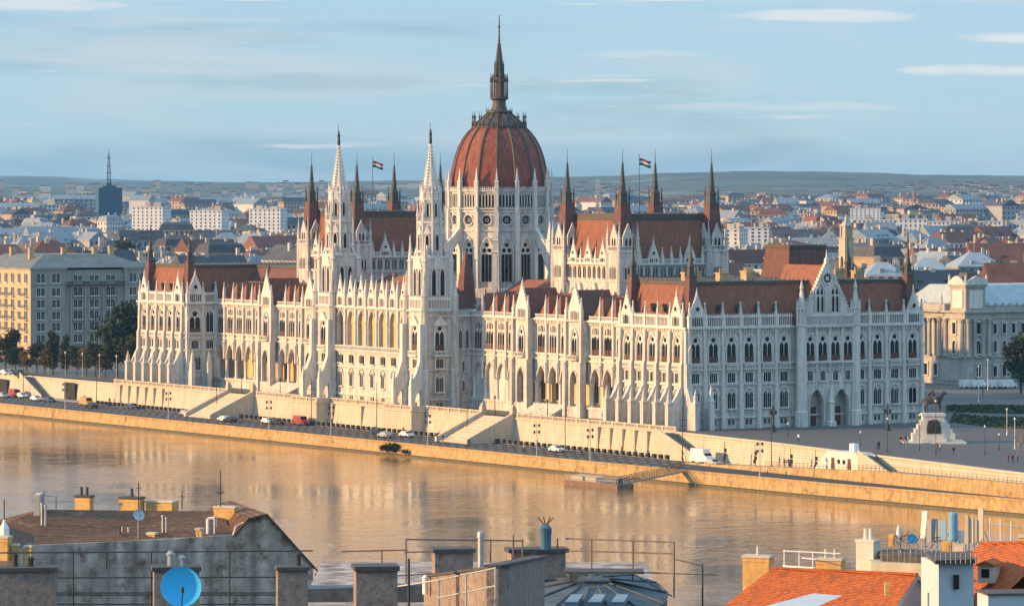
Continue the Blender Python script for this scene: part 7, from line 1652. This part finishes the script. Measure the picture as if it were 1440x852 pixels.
def tower_block():
    t = empty('rooftop_block', Matrix.Identity(4), 'pale blue stair block with one window and a crowded flat roof, lower right', 'house')
    D = 220; a = -.0; b = MB(); x0, x1 = lx_(1320, D), lx_(1371, D); zt = lz(792, D); b.prism([(x0, D), (x1, D+.6), (x1-.3, D+4.5), (x0-.5, D+4.0)], 20, zt); b.obj('wall', [RENDB], t)
    b = MB(); b.box(lx_(1341, D), lx_(1349, D), D+.06, D+.24, lz(828, D), lz(808, D)); b.obj('window', [GLASS], t)
    b = MB(); b.prism([(lx_(1314, D), D-.5), (lx_(1374, D), D+.2), (lx_(1374, D), D+4.8), (lx_(1314, D), D+4.8)], zt, zt+.2); b.obj('roof_slab', [CAPD], t)
    b = MB(); D2 = 245; b.prism([(lx_(1224, D2), D2-.4), (lx_(1322, D2), D2-2.4), (lx_(1330, D2), D2+3), (lx_(1224, D2), D2+3)], 22, lz(789, D2)); b.obj('parapet', [RENDC], t)
    b = MB(); b.prism([(lx_(1240, D2), D2), (lx_(1330, D2), D2-2), (lx_(1335, D2), D2+2), (lx_(1240, D2), D2+3)], lz(789, D2), lz(778, D2)); b.obj('roof_slab', [CAPD], t)
    D3 = 247; b = MB(); w = 32/6200*D3; M = T(lx_(1221, D3), D3, 0, -.55); zt3 = lz(759, D3); b.cbox(0, 0, w*.85, w*.7, 24, zt3); b.cbox(0, 0, w*.92, w*.77, zt3-.1, zt3+.04); pots(b, 0, 0, zt3, 2, w*.5, .13, .62); b.obj('chimney', [mat('white_render', (.66, .62, .55), .85, .1, 2, streak=.15)], t, M)
    r = MB(); rr = random.Random(4)
    for px in range(1316, 1375, 7): r.tube(at(px, 792, D-.4), at(px, 776, D-.4), .025, 4)
    for y in (776, 784): r.tube(at(1315, y, D-.4), at(1374, y, D-.4), .025, 4)
    for px in range(1240, 1305, 8): r.tube(at(px, 790, 242), at(px, 772, 242), .02, 4)
    for y in (772, 780): r.tube(at(1236, y, 242.4), at(1304, y, 242), .02, 4)
    r.obj('railing', [mat('rail_grey', (.28, .26, .24), .6, .2, 2)], t)
    for k, px in enumerate((1362, 1369, 1376, 1383)): q = MB(); q.lathe(lx_(px, 226), 226, [(.1, 22), (.1, lz(816, 226)), (.13, lz(816, 226)), (.13, lz(814, 226))], 8); q.obj('flue_pipe', [ZINC], t)
tower_block()
def antenna(px0, px1, y0, y1, D, m, label, kind='panel', lean=0.0):
    p0, p1 = lz(y1, D), lz(y0, D); x = lx_((px0+px1)/2, D); w = (px1-px0)/6200*D; t = empty('antenna', T(x, D, p0, -.55), label, 'antenna'); h = p1-p0; b = MB()
    if kind == 'panel': b.prism([(-w/2, -.1), (w/2, -.1), (w*.35, .12), (-w*.35, .12)], h*.12, h); 
    elif kind == 'spindle': b.lathe(0, 0, [(.03, 0), (w*.4, h*.15), (w/2, h*.45), (w*.3, h*.85), (.02, h)], 12)
    else: b.lathe(0, 0, [(w*.42, h*.08), (w/2, h*.12), (w/2, h*.94), (w*.4, h)], 14)
    if lean:
        c = MB(); c.add(b, Matrix.Rotation(lean, 4, 'Y')); b = c
    b.obj('radome', [m], t); b = MB(); b.tube((w*.1, .2, -.6), (w*.1, .2, h*.95), .04, 6); b.tube((w*.1, .2, h*.3), (w*.1, .02, h*.3), .03, 4); b.tube((w*.1, .2, h*.8), (w*.1, .02, h*.8), .03, 4); b.obj('bracket', [ZINC], t)
PBL = mat('panel_blue_grey', (.22, .36, .48), .5, .06, 1); PGR = mat('panel_grey', (.34, .34, .33), .5, .1, 1)
antenna(1294, 1302, 718, 762, 241, WHITE, 'tall slim white panel antenna leaning right, leftmost of the panels', 'panel', .09)
antenna(1304, 1311, 730, 766, 240, PGR, 'grey panel antenna right of the leaning white one', 'panel'); antenna(1312, 1318, 729, 766, 241, PGR, 'second grey panel antenna in the cluster on the block', 'panel')
antenna(1320, 1332, 731, 762, 243, PBL, 'flat blue grey panel antenna in the middle of the cluster', 'panel'); antenna(1334, 1347, 720, 764, 239, mat('blue_radome', (.16, .36, .56), .4, .05, 1), 'thick blue cylinder antenna in the cluster', 'drum')
antenna(1348, 1356, 745, 766, 239, WHITE, 'short white cabinet antenna right of the blue cylinder', 'panel'); antenna(1260, 1267, 738, 766, 242, WHITE, 'small white spindle antenna left of the panels', 'spindle')
for k, (a, c, y0, y1) in enumerate(((1357, 1363, 724, 770), (1364, 1370, 728, 768), (1371, 1375, 730, 766), (1376, 1384, 713, 770))): antenna(a, c, y0, y1, 238+k, RENDC if k % 2 else mat('panel_tan', (.42, .36, .28), .6, .1, 1), ('tan panel antenna, left of the four at the right of the cluster', 'cream panel antenna second of the four at the right', 'thin tan panel antenna third of the four at the right', 'tallest cream panel antenna at the right end of the cluster')[k])
dish(1282, 758, 7.5, 241, mat('dish_blue', (.10, .42, .66)), 'small blue satellite dish beside the white spindle antenna', R(15), .8)
def equip(px0, px1, y0, y1, D, m, label, rot=-.3):
    w = (px1-px0)/6200*D; b = MB(); b.cbox(0, 0, w, w*.7, lz(y1, D), lz(y0, D)); b.cbox(0, 0, w*1.06, w*.76, lz(y0, D), lz(y0, D)+.05); b.cbox(0, -w*.36, w*.7, .03, lz(y1, D)+.08, lz(y0, D)-.08); tag(b.obj('equipment_cabinet', m, None, T(lx_((px0+px1)/2, D), D, 0, rot)), label, 'cabinet')
equip(1250, 1258, 752, 768, 242, CB, 'small ochre cabinet left of the white spindle antenna'); equip(1325, 1338, 762, 776, 238.4, CB, 'wide ochre cabinet at the foot of the blue cylinder antenna'); equip(1343, 1358, 766, 776, 238.2, RENDC, 'cream cabinet below the tan panel antennas')
def cables():
    b = MB(); rr = random.Random(9)
    for k in range(26):
        x, y = rr.uniform(1262, 1385), rr.uniform(742, 780); b.tube(at(x, y, 240.5), at(x+rr.uniform(-16, 16), y+rr.uniform(-14, 20), 240.5+rr.uniform(-1, 1)), .022, 4)
    tag(b.obj('cable_rack', IRON), 'tangle of thin dark cables and struts among the panel antennas', 'cables')
cables()
def right_house():
    t = empty('orange_roof_house', Matrix.Identity(4), 'glowing orange tiled roof with a small dormer cut by the right edge', 'house'); D = 226
    A, B = at(1380, 764, D+4), at(1490, 762, D-2); d = (B-A); d.z = 0; d.normalize(); f = Vector((d.y, -d.x, 0)); run, drop = 6, 4.4
    r = MB(); r.face([A+f*run-d*2.2-Vector((0, 0, drop)), B+f*run-Vector((0, 0, drop)), B, A]); r.face([A, B, B-f*run-Vector((0, 0, drop)), A-f*run-d*2.2-Vector((0, 0, drop))]); r.face([A, A-f*run-d*2.2-Vector((0, 0, drop)), A+f*run-d*2.2-Vector((0, 0, drop))]); r.tube(A, B, .12, 6); r.obj('roof', [OT], t)
    w = MB(); q = MB(); q.box(-1.3, 3.5, -3, 3, -9, -3.6); w.add(q, T(A.x, A.y, A.z, math.atan2(d.y, d.x))); w.obj('wall', [RENDC], t)
    p = at(1386, 795, D-2); b = MB(); q = MB(); q.box(-.75, .75, 0, 2.5, -1.6, .0); q.extr([(-.95, 0), (.95, 0), (.95, .08), (0, .5), (-.95, .08)], -.3, 3.2, 1); q.box(-.4, .35, -.04, 0, -1.1, -.3, 2); b.add(q, T(p.x, p.y, p.z, -.35, .55)); b.obj('dormer', [RENDC, OT, GLASS], t)
    chim(1434, 1462, 752, 772, D+2, CB, -.3, 0, RENDC, t, None, .6)
    b = MB(); p = at(1425, 836, 205); q = MB(); q.box(-1.2, 3, 0, 2, -3, .0); q.box(-1.3, 3.1, -.1, 2.1, 0, .08, 1); q.box(.7, 1.3, -.03, 0, -.9, -.2, 2); b.add(q, T(p.x, p.y, p.z, .15)); b.obj('annex', [RENDB, CAPD, GLASS], t)
right_house()
rail('roof_railing', [((1390, 736, 240), (1440, 740, 240))], [(1392, 728, 760, 240), (1407, 730, 760, 240), (1422, 733, 760, 240)], WHITE, 'thin white poles behind the right orange roof', .03)
